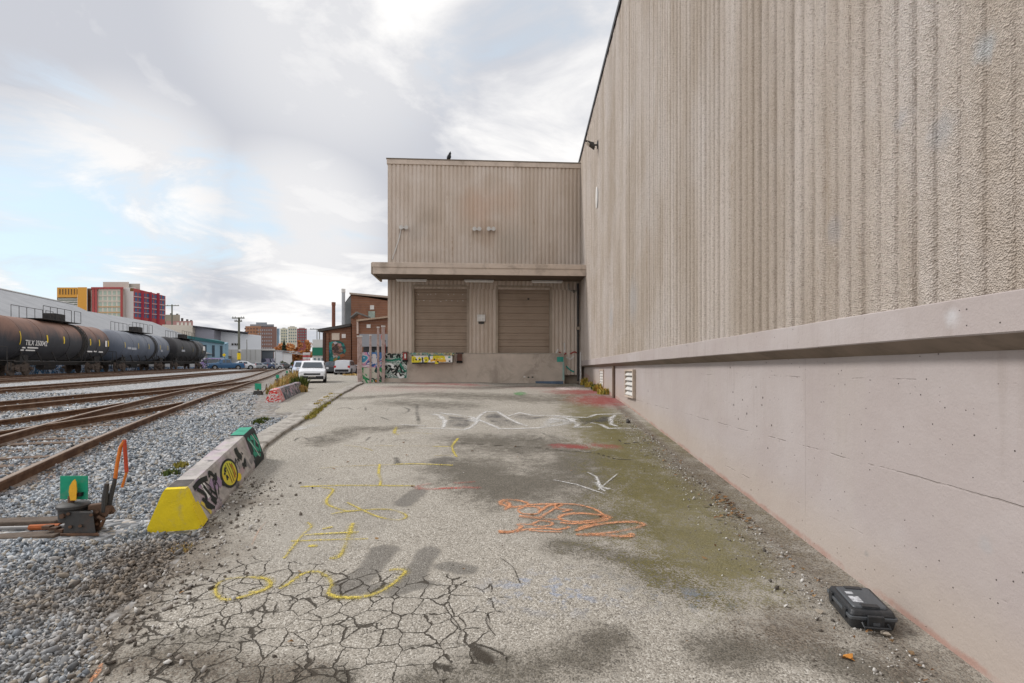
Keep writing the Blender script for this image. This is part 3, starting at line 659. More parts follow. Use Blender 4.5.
def m_base():
    t = NT('painted cast concrete'); P = t.pos(); x, y, z = t.sep(P)
    bl = t.noise(P, .7, 6, .6, .5); fine = t.noise(P, 6, 7, .7); st = t.noise(t.scalev(P, (1.5,1.5,.3)), 1.3, 6, .6)
    col = t.mix(t.step(bl, .38, .68), (.385,.334,.318), (.425,.380,.367))
    col = t.mix(t.math('MULTIPLY', t.step(st, .48, .72), .4), col, (.41,.365,.335))
    col = t.mix(t.math('MULTIPLY', t.step(fine, .52, .75), .22), col, (.36,.315,.285))
    dr = t.noise(t.scalev(P, (7,7,.35)), 1.0, 6, .65); hz = t.math('SUBTRACT', E+.12, z)
    dp = t.math('MULTIPLY', t.math('MULTIPLY', t.step(dr, .50, .64), t.math('SUBTRACT', 1.0, t.step(hz, .05, 1.1))), t.step(t.noise(P, .9, 4, .6), .36, .58))
    col = t.mix(t.math('MULTIPLY', dp, .26), col, (.27,.225,.195))
    # form joints, hand patched
    def joint(h, wdt, k, thr):
        dz = t.math('ABSOLUTE', t.math('SUBTRACT', z, t.math('ADD', h, t.math('MULTIPLY', t.math('SUBTRACT', t.noise(P, 1.1, 4, .6), .5), .07))))
        return t.math('MULTIPLY', t.math('MULTIPLY', t.math('SUBTRACT', 1.0, t.step(dz, wdt*.4, wdt)), k), t.step(t.noise(P, 1.9, 5, .7), thr, thr+.12))
    j = t.math('MAXIMUM', t.math('MAXIMUM', joint(E-.665, .007, 1.0, .47), joint(E-.06, .006, .9, .50)), joint(E-1.17, .007, .9, .52))
    fy = t.math('ABSOLUTE', t.math('SUBTRACT', t.math('FRACT', t.math('ADD', t.math('DIVIDE', y, 2.44), .13)), .5))
    vj = t.math('MULTIPLY', t.step(fy, .4965, .4995), t.step(t.noise(P, 1.3, 4, .6), .42, .58)); j = t.math('MAXIMUM', j, t.math('MULTIPLY', vj, .4))
    col = t.mix(t.math('MULTIPLY', j, .34), col, (.24,.20,.175))
    # blow holes
    vd = t.voro(P, 8.5); vr = t.sep(t.voro(P, 8.5, out='Color'))
    rad = t.math('MULTIPLY', t.math('MULTIPLY', t.step(vr[0], .25, 1.0), t.step(t.noise(P, 1.2, 3, .5), .32, .58)), .125)
    hole = t.math('SUBTRACT', 1.0, t.step(t.math('SUBTRACT', vd, rad), -.012, .012)); hole = t.math('MULTIPLY', hole, t.step(rad, .012, .03))
    vd2 = t.voro(t.addv(P, (3,1,7)), 21); vr2 = t.sep(t.voro(t.addv(P, (3,1,7)), 21, out='Color'))
    h2 = t.math('MULTIPLY', t.math('SUBTRACT', 1.0, t.step(vd2, .07, .13)), t.step(vr2[1], .66, .72)); hole = t.math('MAXIMUM', hole, h2)
    col = t.mix(t.math('MULTIPLY', hole, .85), col, (.06,.048,.04))
    # the foot of the wall: red primer and splashed dirt
    g = t.math('SUBTRACT', z, t.math('SUBTRACT', t.math('ADD', t.math('MULTIPLY', y, .0778), E-1.835), .0))
    gn = t.math('ADD', g, t.math('MULTIPLY', t.math('SUBTRACT', t.noise(P, 4.5, 6, .7), .5), .10))
    col = t.mix(t.math('MULTIPLY', t.math('SUBTRACT', 1.0, t.step(gn, .10, .55)), .45), col, (.42,.345,.27))
    col = t.mix(t.math('MULTIPLY', t.math('MULTIPLY', t.math('SUBTRACT', 1.0, t.step(gn, .02, .06)), t.step(t.noise(P, 1.7, 5, .7), .36, .6)), .6), col, (.34,.16,.12))
    for (px_, py_, s_, c_) in ((955, 318, .06, (.58,.59,.61)), (738, 357, .10, (.36,.345,.34)), (866, 553, .03, (.25,.24,.23)), (985, 545, .05, (.36,.35,.35))):
        Zp = F*2.42/(px_-526) if py_ > 345 else F*2.28/(px_-526); c0 = P3(px_, py_, Zp)
        dd = t.n('ShaderNodeVectorMath', {'operation': 'DISTANCE'}, _0=t.addv(P, t.scalev(t.noise(P, 8, 4, .6, color=True), (.08,.08,.08))), _1=tuple(c0+Vector((.04,.04,.04)))).outputs['Value']
        col = t.mix(t.math('MULTIPLY', t.math('SUBTRACT', 1.0, t.step(dd, s_*.2, s_*1.3)), .5), col, c_)
    h = t.math('ADD', t.math('MULTIPLY', t.noise(P, 5, 6, .65), 1.0), t.math('MULTIPLY', t.math('ADD', j, hole), -.9))
    h = t.math('ADD', h, t.math('MULTIPLY', t.noise(P, 60, 3, .6), .25))
    return t.done(col, .8, normal=t.bump(h, .012, .7), spec=.35)
M_BASE = m_base()
M_BLACK = pm('black flashing', (.018,.018,.02), .3, 4, .5)
M_TAUPE = pm('taupe metal trim', (.34,.28,.22), .14, 1.8, .7, (.16,.125,.09), .4)
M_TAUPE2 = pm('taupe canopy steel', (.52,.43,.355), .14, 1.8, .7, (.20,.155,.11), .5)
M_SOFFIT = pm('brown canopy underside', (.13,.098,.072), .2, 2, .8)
M_PALE = pm('pale paint', (.62,.60,.57), .15, 5, .6, (.3,.26,.22), .3)
M_DARKST = pm('dark steel', (.05,.048,.046), .3, 8, .6, (.10,.06,.04), .5)
YW0, YW1 = -6.0, 22.35
wh = thing('warehouse', 'long tan windowless warehouse with ribbed concrete wall on the right of the yard', 'warehouse', (2.6, 8, 0))
def wp(y, n, z): return Vector((wall_x(y, n), y, z))                  # a point n metres out from the wall
def rib_sheet(pt, L0, L1, z0, z1, pitch, depth, rows, jit, seed, n0=0.0):
    prof = [(0, .0), (.10, .0), (.18, .62), (.28, .92), (.48, 1.0), (.68, .94), (.82, .70), (.92, .04)]
    us, ns = [], []
    k = int((L1-L0)/pitch); rs_ = random.Random(int(seed*100)); amp = [rs_.uniform(.6, 1.15) if jit > .003 else 1 for _ in range(k+2)]
    for i in range(k+1):
        for a, b in prof:
            u = L0+(i+a)*pitch
            if u <= L1: us.append(u); ns.append(b*amp[i])
    us.append(L1); ns.append(0)
    rws = []
    for r in range(rows+1):
        z = z0+(z1-z0)*r/rows; row = []
        for i, (u, b) in enumerate(zip(us, ns)):
            if jit:
                q = Vector((u*9, z*9, seed)); q2 = Vector((u*30, z*26, seed+4))
                dn = jit*(mnoise.noise(q)*.7+mnoise.noise(q2)*.9)*(1 if b > .3 else .4); du = jit*.9*mnoise.noise(q+Vector((7,3,1)))
            else: dn = du = 0
            row.append(pt(u+du, n0+b*depth+dn, z))
        rws.append(row)
    return MB().grid(rws)
RT = E+8.88
def far_near(y): return y
rib_sheet(wp, 1.2, 8.0, E+.366, RT-.05, .157, .030, 190, .0045, 1.0).build('ribbed_wall', M_SPLIT, wh, smooth=False)
rib_sheet(wp, 8.0, YW1, E+.366, RT-.05, .157, .030, 70, .0045, 1.0).build('ribbed_wall', M_SPLIT, wh)
rib_sheet(wp, YW0, 1.2, E+.366, RT-.05, .157, .030, 12, 0, 1.0).build('ribbed_wall', M_SPLIT, wh)
ys = axis([(YW0, 0, 1), (0, YW1, .25)])
sec = [(-.2, .372), (.030, .372), (.036, .366), (.036, .182), (.028, .174), (-.112, .100), (-.2, .099)]
lrow = [[wp(y, n+.003*mnoise.noise((y*2, n*9, 0)), E+z+.004*mnoise.noise((y*1.5, z*7, 3))) for n, z in sec] for y in ys]
MB().grid([r_[:5] for r_ in lrow]).build('ledge', M_BASE, wh); MB().grid([r_[4:] for r_ in lrow]).build('ledge_underside', pm('shade brown ledge concrete', (.23,.185,.15), .2, 3, .9, (.12,.095,.075), .5), wh)  # the underside's shade is painted in as a darker brown
lowr = []
for z in np.linspace(-2.3, E+.104, 12): lowr.append([wp(y, -.12+.004*mnoise.noise((y*1.1, float(z)*1.3, 2)), float(z)) for y in ys])
MB().grid(lowr).build('base_wall', M_BASE, wh)
# solid body behind the skins, so that the building has depth
b = MB(); x1 = 26
b.add([wp(YW0, -.2, -2.3), wp(YW1+6, -.2, -2.3), (x1, YW1+6, -2.3), (x1, YW0, -2.3), wp(YW0, -.2, RT-.1), wp(YW1+6, -.2, RT-.1), (x1, YW1+6, RT-.1), (x1, YW0, RT-.1)], [(0,3,2,1),(4,5,6,7),(0,1,5,4),(1,2,6,5),(2,3,7,6),(3,0,4,7)]).build('building_core', M_TAUPE, wh)
MB().grid([[wp(y, n, RT+z) for n, z in ((-.25, .0), (-.25, .05), (.06, .05), (.06, -.09), (.04, -.09), (.04, 0.0))] for y in (YW0, YW1+.3)]).build('roof_edge_flashing', M_BLACK, wh)
# vents, slot and pipe on the base wall
def louvre(py0, py1, pxa, pxb, slats, proud, mat_s, mat_f, name):
    za, zb = F*2.42/(pxa-526), F*2.42/(pxb-526)
    ztop, zbot = E+(HY-py0)*zb/F, E+(HY-py1)*zb/F
    y0, y1 = min(za, zb), max(za, zb)
    fr = MB()
    for (a, c, d, e) in ((y0, y0+.05, zbot, ztop), (y1-.05, y1, zbot, ztop), (y0+.05, y1-.05, ztop-.04, ztop), (y0+.05, y1-.05, zbot, zbot+.04)):
        fr.frustum([wp(a, -.14, d), wp(c, -.14, d), wp(c, proud-.12, d), wp(a, proud-.12, d)], [wp(a, -.14, e), wp(c, -.14, e), wp(c, proud-.12, e), wp(a, proud-.12, e)])
    f_ = fr.build(name, mat_f, wh)
    MB().quad(wp(y0+.05, -.115, zbot+.04), wp(y1-.05, -.115, zbot+.04), wp(y1-.05, -.115, ztop-.04), wp(y0+.05, -.115, ztop-.04)).build('vent_opening', M_BLACK, f_)
    sl_ = MB(); h = (ztop-zbot-.08)/slats
    for i in range(slats):
        z = zbot+.04+i*h
        sl_.add([wp(y0+.05, -.112, z+h*.75), wp(y1-.05, -.112, z+h*.75), wp(y1-.05, proud-.13, z+h*.1), wp(y0+.05, proud-.13, z+h*.1), wp(y0+.05, -.112, z+h*.95), wp(y1-.05, -.112, z+h*.95), wp(y1-.05, proud-.13, z+h*.3), wp(y0+.05, proud-.13, z+h*.3)], [(0,3,2,1),(4,5,6,7),(0,1,5,4),(1,2,6,5),(2,3,7,6),(3,0,4,7)])
    sl_.build('vent_slats', mat_s, f_); return f_
louvre(369.5, 398.5, 627.5, 636, 5, .075, M_PALE, M_TAUPE2, 'wall_vent')
louvre(369.5, 386.5, 600, 604, 5, .03, M_PALE, M_TAUPE2, 'wall_vent')
yy = F*2.42/(615-526); zg = float(lot_z(2.5, yy))
MB().tube([wp(yy, -.085, zg-.05), wp(yy, -.085, E+.03), wp(yy, -.085, E+.13)], .045, 10).build('drainpipe', pm('brown pipe', (.16,.115,.085), .3, 3, .7), wh, smooth=True)
# floodlight, round sign
yl = F*2.3/(599-526); zl = E+(HY-145)*yl/F
fl = thing('floodlight', 'small black floodlight on a bracket high on the ribbed warehouse wall', 'floodlight', wp(yl, .03, zl))
MB().box((-.012, -.07, -.10), (.012, .07, .12), Matrix.Translation(wp(yl, .045, zl))).build('mounting_plate', M_DARKST, fl)
MB().tube([wp(yl, .05, zl), wp(yl, .18, zl+.0), wp(yl, .30, zl+.10), wp(yl, .42, zl+.13)], .028, 8).build('arm', M_DARKST, fl, smooth=True)
MB().frustum([wp(yl-.12, .28, zl-.02), wp(yl+.12, .28, zl-.02), wp(yl+.12, .14, zl-.12), wp(yl-.12, .14, zl-.12)], [wp(yl-.10, .38, zl+.09), wp(yl+.10, .38, zl+.09), wp(yl+.10, .17, zl+.05), wp(yl-.10, .17, zl+.05)]).build('lamp_head', M_DARKST, fl, bevel=.01)
MB().frustum([wp(yl-.10, .30, zl-.004), wp(yl+.10, .30, zl-.004), wp(yl+.10, .37, zl+.07), wp(yl-.10, .37, zl+.07)], [wp(yl-.10, .315, zl-.012), wp(yl+.10, .315, zl-.012), wp(yl+.10, .39, zl+.066), wp(yl-.10, .39, zl+.066)]).build('lens', pm('lamp glass', (.55,.50,.42), .1, 5, .3), fl)
ysn = F*2.3/(598.3-526); zsn = E+(HY-197.5)*ysn/F
sg = thing('round_sign', 'small white oval sign plate on the far end of the ribbed wall', 'sign', wp(ysn, .035, zsn))
MB().prism([(.17*math.cos(a), .335*math.sin(a)) for a in np.linspace(0, 6.1, 28)], wp(ysn, .045, zsn), (0,1,0), (0,0,1), (-1,0,0), .018).build('sign_plate', pm('white enamel', (.80,.80,.79), .06, 4, .5), sg); MB().prism([(.14*math.cos(a), .29*math.sin(a)) for a in np.linspace(0, 6.1, 28)], wp(ysn, .0635, zsn), (0,1,0), (0,0,1), (-1,0,0), .003).build('sign_face', M_PALE, sg)

# ------------------------------------------------------------------ the loading dock building across the end of the yard
FA, FB = Vector((-5.06, 21.5, 0)), Vector((2.93, 22.0, 0)); FU = (FB-FA).normalized(); FN = Vector((FU.y, -FU.x, 0)); FL = (FB-FA).length
def fp(u, n, z): return FA+FU*u+FN*n+Vector((0,0,z))
def fu(px):                                                            # distance along the facade of a photograph column
    m = (px-CX)/F; return (FA.x-m*FA.y)/(m*FU.y-FU.x)
def fz(px, py): u = fu(px); return E+(HY-py)*(FA+FU*u).y/F
db = thing('loading_dock_building', 'tan fluted loading dock wing closing off the end of the yard', 'building', fp(4, 0, 1.3))
RTD = fz(388, 159.5); CT = E+3.99; CB = E+3.58; ZD = E+.695
def fbox(u0, u1, n0, n1, z0, z1): return MB().frustum([fp(u0, n0, z0), fp(u1, n0, z0), fp(u1, n1, z0), fp(u0, n1, z0)], [fp(u0, n0, z1), fp(u1, n0, z1), fp(u1, n1, z1), fp(u0, n1, z1)])
rib_sheet(fp, 0.0, FL, CB-.25, RTD-.2, .166, .040, 40, .002, 3.0, .0).build('upper_wall', M_FLUTE, db)
D1, D2 = (fu(412.7), fu(468.5)), (fu(496.3), fu(551.3)); DT = fz(440, 285.5)
for a, b_ in ((0, D1[0]), (D1[1], D2[0]), (D2[1], FL)):
    rib_sheet(fp, a, b_, ZD-.9 if b_ == FL else ZD-.02, CB-.25, .166, .040, 24, .002, 3.0, .0).build('lower_wall', M_FLUTE, db)
for a, b_ in (D1, D2): rib_sheet(fp, a, b_, DT+.02, CB-.25, .166, .028, 2, 0, 3.0, .0).build('lintel_wall', M_FLUTE, db)
# body
MB().add([fp(.02, -.25, .6), fp(FL+1, -.25, .6), fp(FL+1, -26, .6), fp(.02, -26, .6), fp(.02, -.25, RTD-.12), fp(FL+1, -.25, RTD-.12), fp(FL+1, -26, RTD-.12), fp(.02, -26, RTD-.12)], [(0,3,2,1),(4,5,6,7),(0,1,5,4),(1,2,6,5),(2,3,7,6),(3,0,4,7)]).build('building_core', M_TAUPE, db)
fbox(-.005, .05, -.25, .03, .8, RTD-.2).build('corner_trim', M_TAUPE2, db)
fbox(-.04, FL, -.35, .075, RTD-.2, RTD).build('parapet_coping', M_TAUPE2, db, bevel=.015)
fbox(-.06, FL, -.37, .095, RTD, RTD+.035).build('coping_cap', pm('dark coping cap', (.17,.135,.10), .2, 2, .7), db)
cn = thing('dock_canopy', 'flat brown steel canopy shading both dock doors', 'canopy', fp(4, .6, CB))
C0 = -.27
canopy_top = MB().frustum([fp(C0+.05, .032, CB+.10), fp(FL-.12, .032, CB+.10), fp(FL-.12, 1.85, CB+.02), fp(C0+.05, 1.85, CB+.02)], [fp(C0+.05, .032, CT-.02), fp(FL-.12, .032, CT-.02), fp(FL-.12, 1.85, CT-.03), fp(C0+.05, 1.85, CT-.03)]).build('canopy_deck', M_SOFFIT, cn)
fbox(C0, FL-.10, 1.852, 1.91, CB, CT).build('fascia', M_TAUPE2, cn, bevel=.012)
fbox(C0, FL-.10, 1.912, 1.94, CT-.16, CT+.02).build('gutter', M_TAUPE2, cn, bevel=.01); fbox(C0-.03, C0+.045, .034, 1.91, CB, CT).build('end_fascia', M_TAUPE, cn, bevel=.01)
fbox(.0, FL-.1, .034, .10, CT+.02, CT+.07).build('flashing', M_PALE, cn)
tl0 = None
for px0, px1, lab in ((397.5, 427, 'fluorescent tube fitting under the canopy nearest its free left end'), (465.3, 493.6, 'fluorescent tube fitting under the canopy, above the wall between the doors'), (532.3, 562, 'fluorescent tube fitting under the canopy above the right dock door')):
    u0, u1 = fu(px0), fu(px1); zt = CB-.03
    tf = thing('tube_light', lab, 'light', fp((u0+u1)/2, .4, CB+.06), group='tube lights under the dock canopy')
    fbox(u0*.985+.05, u1*.985+.03, .36, .46, CB-.03, CB+.0).build('tube', pm('white tube', (.85,.85,.83), .04, 5, .4), tf); fbox(u0*.985+.02, u1*.985+.06, .32, .50, CB+.002, CB+.055).build('housing', M_PALE, tf)
# doors
def m_door():
    t = NT('brown roller door paint'); o = t.pos()
    n = t.noise(o, 1.2, 6, .6); col = t.mix(t.step(n, .4, .7), (.315,.242,.182), (.265,.20,.148))
    col = t.mix(t.math('MULTIPLY', t.step(t.noise(t.scalev(o, (.7,.7,9)), 1.4, 4, .6), .60, .72), .35), col, (.34,.28,.22))
    return t.done(col, .65)
M_DOOR = m_door(); M_RED = pm('faded red paint', (.30,.06,.05), .3, 6, .7, (.08,.03,.03), .5); M_RUBBER = pm('black rubber', (.022,.021,.02), .3, 9, .8)
for (a, b_), lab in ((D1, 'brown panelled dock door on the left, with a row of dents near its top, above the painted dock plate'), (D2, 'brown panelled dock door on the right, by the corner with the warehouse')):
    dr = thing('dock_door', lab, 'door', fp((a+b_)/2, 0, ZD), group='dock doors under the canopy')
    prof = []; k = 10; h = (DT-ZD)/k
    for i in range(k):
        z = ZD+i*h
        for dz, n in ((0, -.11), (.02, -.085), (h*.32, -.085), (h*.36, -.098), (h*.62, -.098), (h*.66, -.085), (h-.02, -.085), (h-.004, -.11)): prof.append((z+dz, n))
    MB().grid([[fp(a+.06, n, z), fp(b_-.06, n, z)] for z, n in prof]).build('door_panel', M_DOOR, dr)
    for u0, u1, z0, z1 in ((a-.02, a+.07, ZD, DT), (b_-.07, b_+.02, ZD, DT), (a+.07, b_-.07, DT-.06, DT+.03)): fbox(u0, u1, -.12, .045, z0, z1).build('door_frame', M_TAUPE, dr)
    if a == D1[0]:
        pch = MB()
        for row, (zz_, cnt) in enumerate(((DT-.35, 11), (DT-.62, 9))):
            for i in range(cnt):
                u = a+.25+(b_-a-.5)*(i/(cnt-1)); 
                u += random.uniform(-.05, .05); zz2 = zz_+random.uniform(-.03, .03)
                if random.random() < .25: continue
                fbox(u-.035, u+random.uniform(.0, .03), -.083, -.080, zz2-.008, zz2+.012).build('paint_chip', M_PALE, dr)
    else:
        fbox(a+1.3, a+1.38, -.083, -.079, DT-.55, DT-.47).build('scuff', M_DARKST, dr)
# dock apron wall
ZB = .95; dw = thing('dock_wall', 'low concrete dock wall below the doors, tagged with graffiti at its left end', 'wall', fp(3, .1, 1.3))
DW0, DW1 = fu(384), fu(563.5)
M_DOCK = pm('painted dock concrete', (.48,.41,.345), .16, 1.6, .85, (.20,.165,.135), .5, bump=.01, bscale=30)
fbox(DW0, DW1, .034, .26, ZB, ZD-.03).build('wall_face', M_DOCK, dw, bevel=.02); fbox(DW0+.4, DW1, .034, .275, ZD-.028, ZD).build('top_edge', pm('worn dock edge', (.43,.38,.32), .2, 5, .8, (.2,.16,.12), .4), dw)
def graf(name, cols, scale, seed, sq=(1,1,1)):
    t = NT(name); o = t.addv(t.scalev(t.pos(), sq), (seed*3.1, seed*1.7, seed*2.3))
    q = t.addv(o, t.scalev(t.noise(o, scale*.55, 3, .55, color=True), (1.6/scale*1.2,)*3))
    n = t.noise(q, scale, 1.5, .5, 1.6)
    k = len(cols); col = t.ramp(n, [(.0 if i == 0 else .30+.42*i/k, c) for i, c in enumerate(cols)], 'CONSTANT')
    d = t.noise(t.pos(), 7, 6, .7); col = t.mix(t.math('MULTIPLY', t.step(d, .5, .75), .3), col, (.3,.27,.24))
    return t.done(col, .8)
fbox(DW0+.01, fu(408), .262, .266, fz(395, 378), ZD-.04).build('graffiti', graf('green letter graffiti', [(.52,.50,.46), (.03,.045,.04), (.58,.58,.55), (.05,.16,.12), (.50,.54,.50), (.03,.035,.035), (.30,.45,.38)], 3.4, 1, (1,1,1)), dw)
gk = pm('black marker paint', (.02,.025,.022), .2, 6, .7); gw = pm('white marker paint', (.72,.72,.70), .1, 6, .7); gg = pm('green marker paint', (.02,.17,.11), .2, 6, .7); gt = pm('teal paint', (.05,.30,.24), .2, 5, .75)
def fstroke(pts, w_, mat, parent, n=.268, name='graffiti_stroke', fn=None):
    fn = fn or (lambda px, py: (fu(px), fz(px, py)))
    q = catmull([Vector((*fn(*p), 0)) for p in pts], 5); rows = []
    for i, a in enumerate(q):
        d = (q[min(i+1, len(q)-1)]-q[max(i-1, 0)]).normalized(); s = Vector((-d.y, d.x, 0))*w_/2
        rows.append([fp(a.x+s.x, n, a.y+s.y), fp(a.x-s.x, n, a.y-s.y)])
    return MB().grid(rows).build(name, mat, parent)
G_ = lambda *p: tr(360, 330, 9.31, p)
for pts in (((215,225),(250,240),(260,265)), ((265,235),(290,225),(300,262)), ((310,262),(315,230),(345,225)), ((350,260),(365,230),(385,262)), ((215,330),(260,345),(235,375),(215,360)), ((265,400),(300,350),(270,330)), ((300,380),(340,335),(355,370),(310,400)), ((340,420),(375,330),(400,390),(430,385)), ((360,395),(395,430)), ((215,420),(245,430),(240,450))):
    fstroke(G_(*pts), .07, gk, dw, .2685)
for pts in (((240,320),(285,315),(325,335)), ((360,400),(380,440),(420,430)), ((300,340),(325,355))): fstroke(G_(*pts), .08, gw, dw, .2695)
for pts in (((220,270),(290,285),(390,268)), ((380,310),(415,370),(440,385))): fstroke(G_(*pts), .07, gg, dw, .2690)
fbox(fu(556), fu(562.5), .262, .266, fz(560, 362), fz(560, 357)).build('teal_splash', gt, dw); fbox(fu(561.5), fu(563.3), .262, .267, fz(560, 380), fz(560, 362.3)).build('teal_drip', pm('pale teal paint', (.30,.42,.38), .2, 5, .8), dw)
fbox(DW1-1.2, DW1-.05, .262, .266, .98, fz(550, 381)).build('blue_smear', pm('dull blue paint', (.10,.14,.20), .3, 5, .8), dw)
for x0, y0 in ((523, 376), (527, 376.6), (531, 376.4)): fbox(fu(x0), fu(x0+1.8), .262, .265, fz(x0, y0+1.3), fz(x0, y0)).build('paint_fleck', M_PALE if x0 < 526 else M_DARKST, dw)
M_PLATE = pm('leveller steel', (.20,.19,.15), .3, 5, .7, (.05,.05,.05), .5)
lv = thing('dock_plate', 'steel dock leveller lip covered in white and yellow graffiti below the left door', 'dock plate', fp((D1[0]+D1[1])/2, .3, ZD))
pu0, pu1 = fu(414), fu(453.5); zt, zb_ = fz(430, 353.2), fz(430, 364)
fbox(pu0, pu1, .28, .62, zb_+.05, zt-.10).build('lip', M_PLATE, lv, bevel=.01); fbox(pu0-.05, pu1+.05, .28, .66, zt-.098, zt).build('top_plate', graf('yellow and teal overspray', [(.36,.30,.10), (.10,.25,.22), (.40,.36,.30), (.05,.14,.12), (.45,.40,.20), (.15,.12,.1)], 3.0, 4), lv)
kn = .6225
fbox(pu0+.05, pu1-.02, .6205, kn, zb_+.06, zt-.11).build('graffiti_ground', pm('white paint', (.74,.73,.70), .1, 6, .7), lv)
H_ = lambda *p: tr(405, 345, 18.6, p); gy_ = pm('yellow letter paint', (.68,.58,.04), .15, 6, .7); go_ = pm('orange letter paint', (.72,.40,.06), .15, 6, .7)
def ls(pts, w_, mat, n): fstroke(H_(*pts), w_, mat, lv, n)
for pts in (((185,215),(180,330)), ((230,230),(200,280),(240,315),(290,300)), ((285,240),(320,280),(290,310)), ((380,270),(420,245),(450,270),(430,310),(390,300)), ((545,215),(640,225),(600,260),(540,250)), ((660,230),(740,235),(720,290),(650,270)), ((580,330),(640,335))): ls(pts, .10, gy_, kn+.003)
for pts in (((500,300),(560,285),(620,295)), ((600,270),(690,300),(780,295))): ls(pts, .09, go_, kn+.004)
for pts in (((350,235),(365,330)), ((470,200),(480,280)), ((230,262),(250,290)), ((300,262),(312,292)), ((415,275),(425,295)), ((560,262),(580,282)), ((170,345),(300,340),(440,338)), ((540,190),(640,182),(760,188)), ((620,310),(650,320)), ((830,300),(860,310))): ls(pts, .055, gk, kn+.005)
for pts in (((460,205),(520,195),(600,192)), ((820,235),(860,230))): ls(pts, .06, gt, kn+.006)
for px0, px1, py0, py1, lab, mm in ((403, 409.5, 352.7, 360.5, 'red rubber dock bumper left of the painted dock plate', M_RED), (456.3, 463.5, 353.6, 361.5, 'rusty brown dock bumper right of the painted dock plate', pm('rusty bumper', (.12,.06,.045), .4, 6, .8))):
    bp = thing('dock_bumper', lab, 'dock bumper', fp(fu(px0), .3, fz(px0, py1)), group='dock bumpers')
    u0, u1 = fu(px0), fu(px1); z0, z1 = fz(px0, py1), fz(px0, py0)
    fbox(u0+.05, u1-.05, .28, .44, z0+.02, z1-.01).build('rubber_block', mm, bp, bevel=.02); fbox(u0, u1, .268, .30, z1-.008, z1+.03).build('bracket', M_DARKST, bp); fbox(u0+.03, u1-.03, .28, .36, z0-.06, z0+.018).build('foot_pad', M_RUBBER, bp)
    if mm is M_RED: fbox(u0+.12, u0+.18, .442, .447, z0+.08, z1-.06).build('white_mark', M_PALE, bp)
ub0, ub1 = fu(477.3), fu(485.3)
bx = thing('control_box', 'small white box on the wall between the two dock doors', 'box', fp((ub0+ub1)/2, .04, fz(480, 318)))
fbox(ub0, ub1, .03, .12, fz(480, 321.5), fz(480, 314.8)).build('box_body', pm('white box paint', (.70,.68,.65), .08, 6, .6), bx, bevel=.01)
for du in (.0, .17):
    for dz in (.0, .14): fbox(ub0+.03+du, ub0+.14+du, .121, .126, fz(480, 321)+dz, fz(480, 321)+dz+.11).build('panel_face', M_PALE, bx)
fbox(ub0+.05, ub1-.05, .028, .05, fz(480, 324), fz(480, 321.7)).build('mount', M_DARKST, bx)
# corner: conduit, downpipe, painted patch
uc = fu(577.5)
cp = thing('downpipe', 'black downpipe in the corner between the dock and the long wall', 'pipe', fp(uc, .1, .9))
MB().tube([fp(uc, .10, fz(577, 381)), fp(uc, .10, fz(577, 300)), fp(uc, .10, fz(577, 284))], .05, 10).build('pipe', M_DARKST, cp, smooth=True); fbox(uc-.07, uc+.07, .04, .16, fz(577, 330), fz(577, 327)).build('strap', M_TAUPE, cp)
uc2 = fu(580.3); MB().tube([fp(uc2-.02, .16, fz(580, 383.5)), fp(uc2-.02, .16, fz(580, 352))], .035, 8).build('lower_pipe', M_PALE, cp, smooth=True)
ck_ = thing('conduit', 'grey bent conduit under the right end of the canopy', 'pipe', fp(fu(571), .1, fz(571, 290)))
MB().tube([fp(fu(568), .09, CB+.0), fp(fu(568), .09, fz(568, 288)), fp(fu(569), .09, fz(568, 290.5)), fp(fu(571), .09, fz(568, 291.5)), fp(fu(577), .09, fz(568, 291.5))], .035, 8).build('tube', pm('galvanised', (.34,.31,.27), .2, 5, .5), ck_, smooth=True); fbox(fu(573), fu(574), .032, .13, fz(573, 293), fz(573, 290.3)).build('clip', M_DARKST, ck_)
for pts, mm in ((((558,349),(556,354),(559,357)), M_PALE), (((564,343),(564.5,348),(564.2,352)), M_PALE), (((566,357),(570,359),(574,356)), M_PALE), (((559,352),(563,355),(566,353)), M_RED), (((570,354),(574,352),(577,353)), M_RED), (((566,366),(570,370),(574,372)), gt)):
    fstroke(pts, .06, mm, db, .047)
# twin lamps on the upper wall, and the crow
for px0, py0, lab in ((401, 228, 'pair of white wall lamps with a conduit running down to the canopy'), (473.5, 229.5, 'pair of white wall lamps without conduit, the one nearer the conduit pair'), (487.6, 229.5, 'pair of white wall lamps without conduit, the one nearer the long warehouse')):
    u = fu(px0); z = fz(px0, py0)
    tw = thing('wall_lamp', lab, 'lamp', fp(u+.13, .03, z), group='twin lamps above the canopy')
    fbox(u+.02, u+.26, .03, .06, z-.03, z+.03).build('base_plate', M_PALE, tw)
    for du in (.0, .20): MB().cyl(fp(u+du+.04, .06, z+.01), fp(u+du+.04, .24, z-.03), .055, .085, 12).build('lamp_shade', M_PALE, tw, smooth=True)
    if px0 == 401: MB().tube([fp(u+.02, .05, z-.04), fp(fu(399), .05, fz(399, 240)), fp(fu(392.6), .05, fz(392, 259.5))], .022, 6).build('conduit', M_PALE, tw)
ub = fu(448.6)
cr = tag(MB().lathe([(-.20,.01),(-.12,.035),(-.05,.075),(.04,.09),(.10,.075),(.145,.045),(.165,.052),(.20,.05),(.225,.025),(.275,.004)], fp(ub, -.1, RTD+.17), Vector((.30, -.1, .95)), 12).build('crow', pm('black plumage', (.012,.012,.015), .2, 9, .5), smooth=True), 'small black crow perched on the roof edge of the dock building', 'bird')
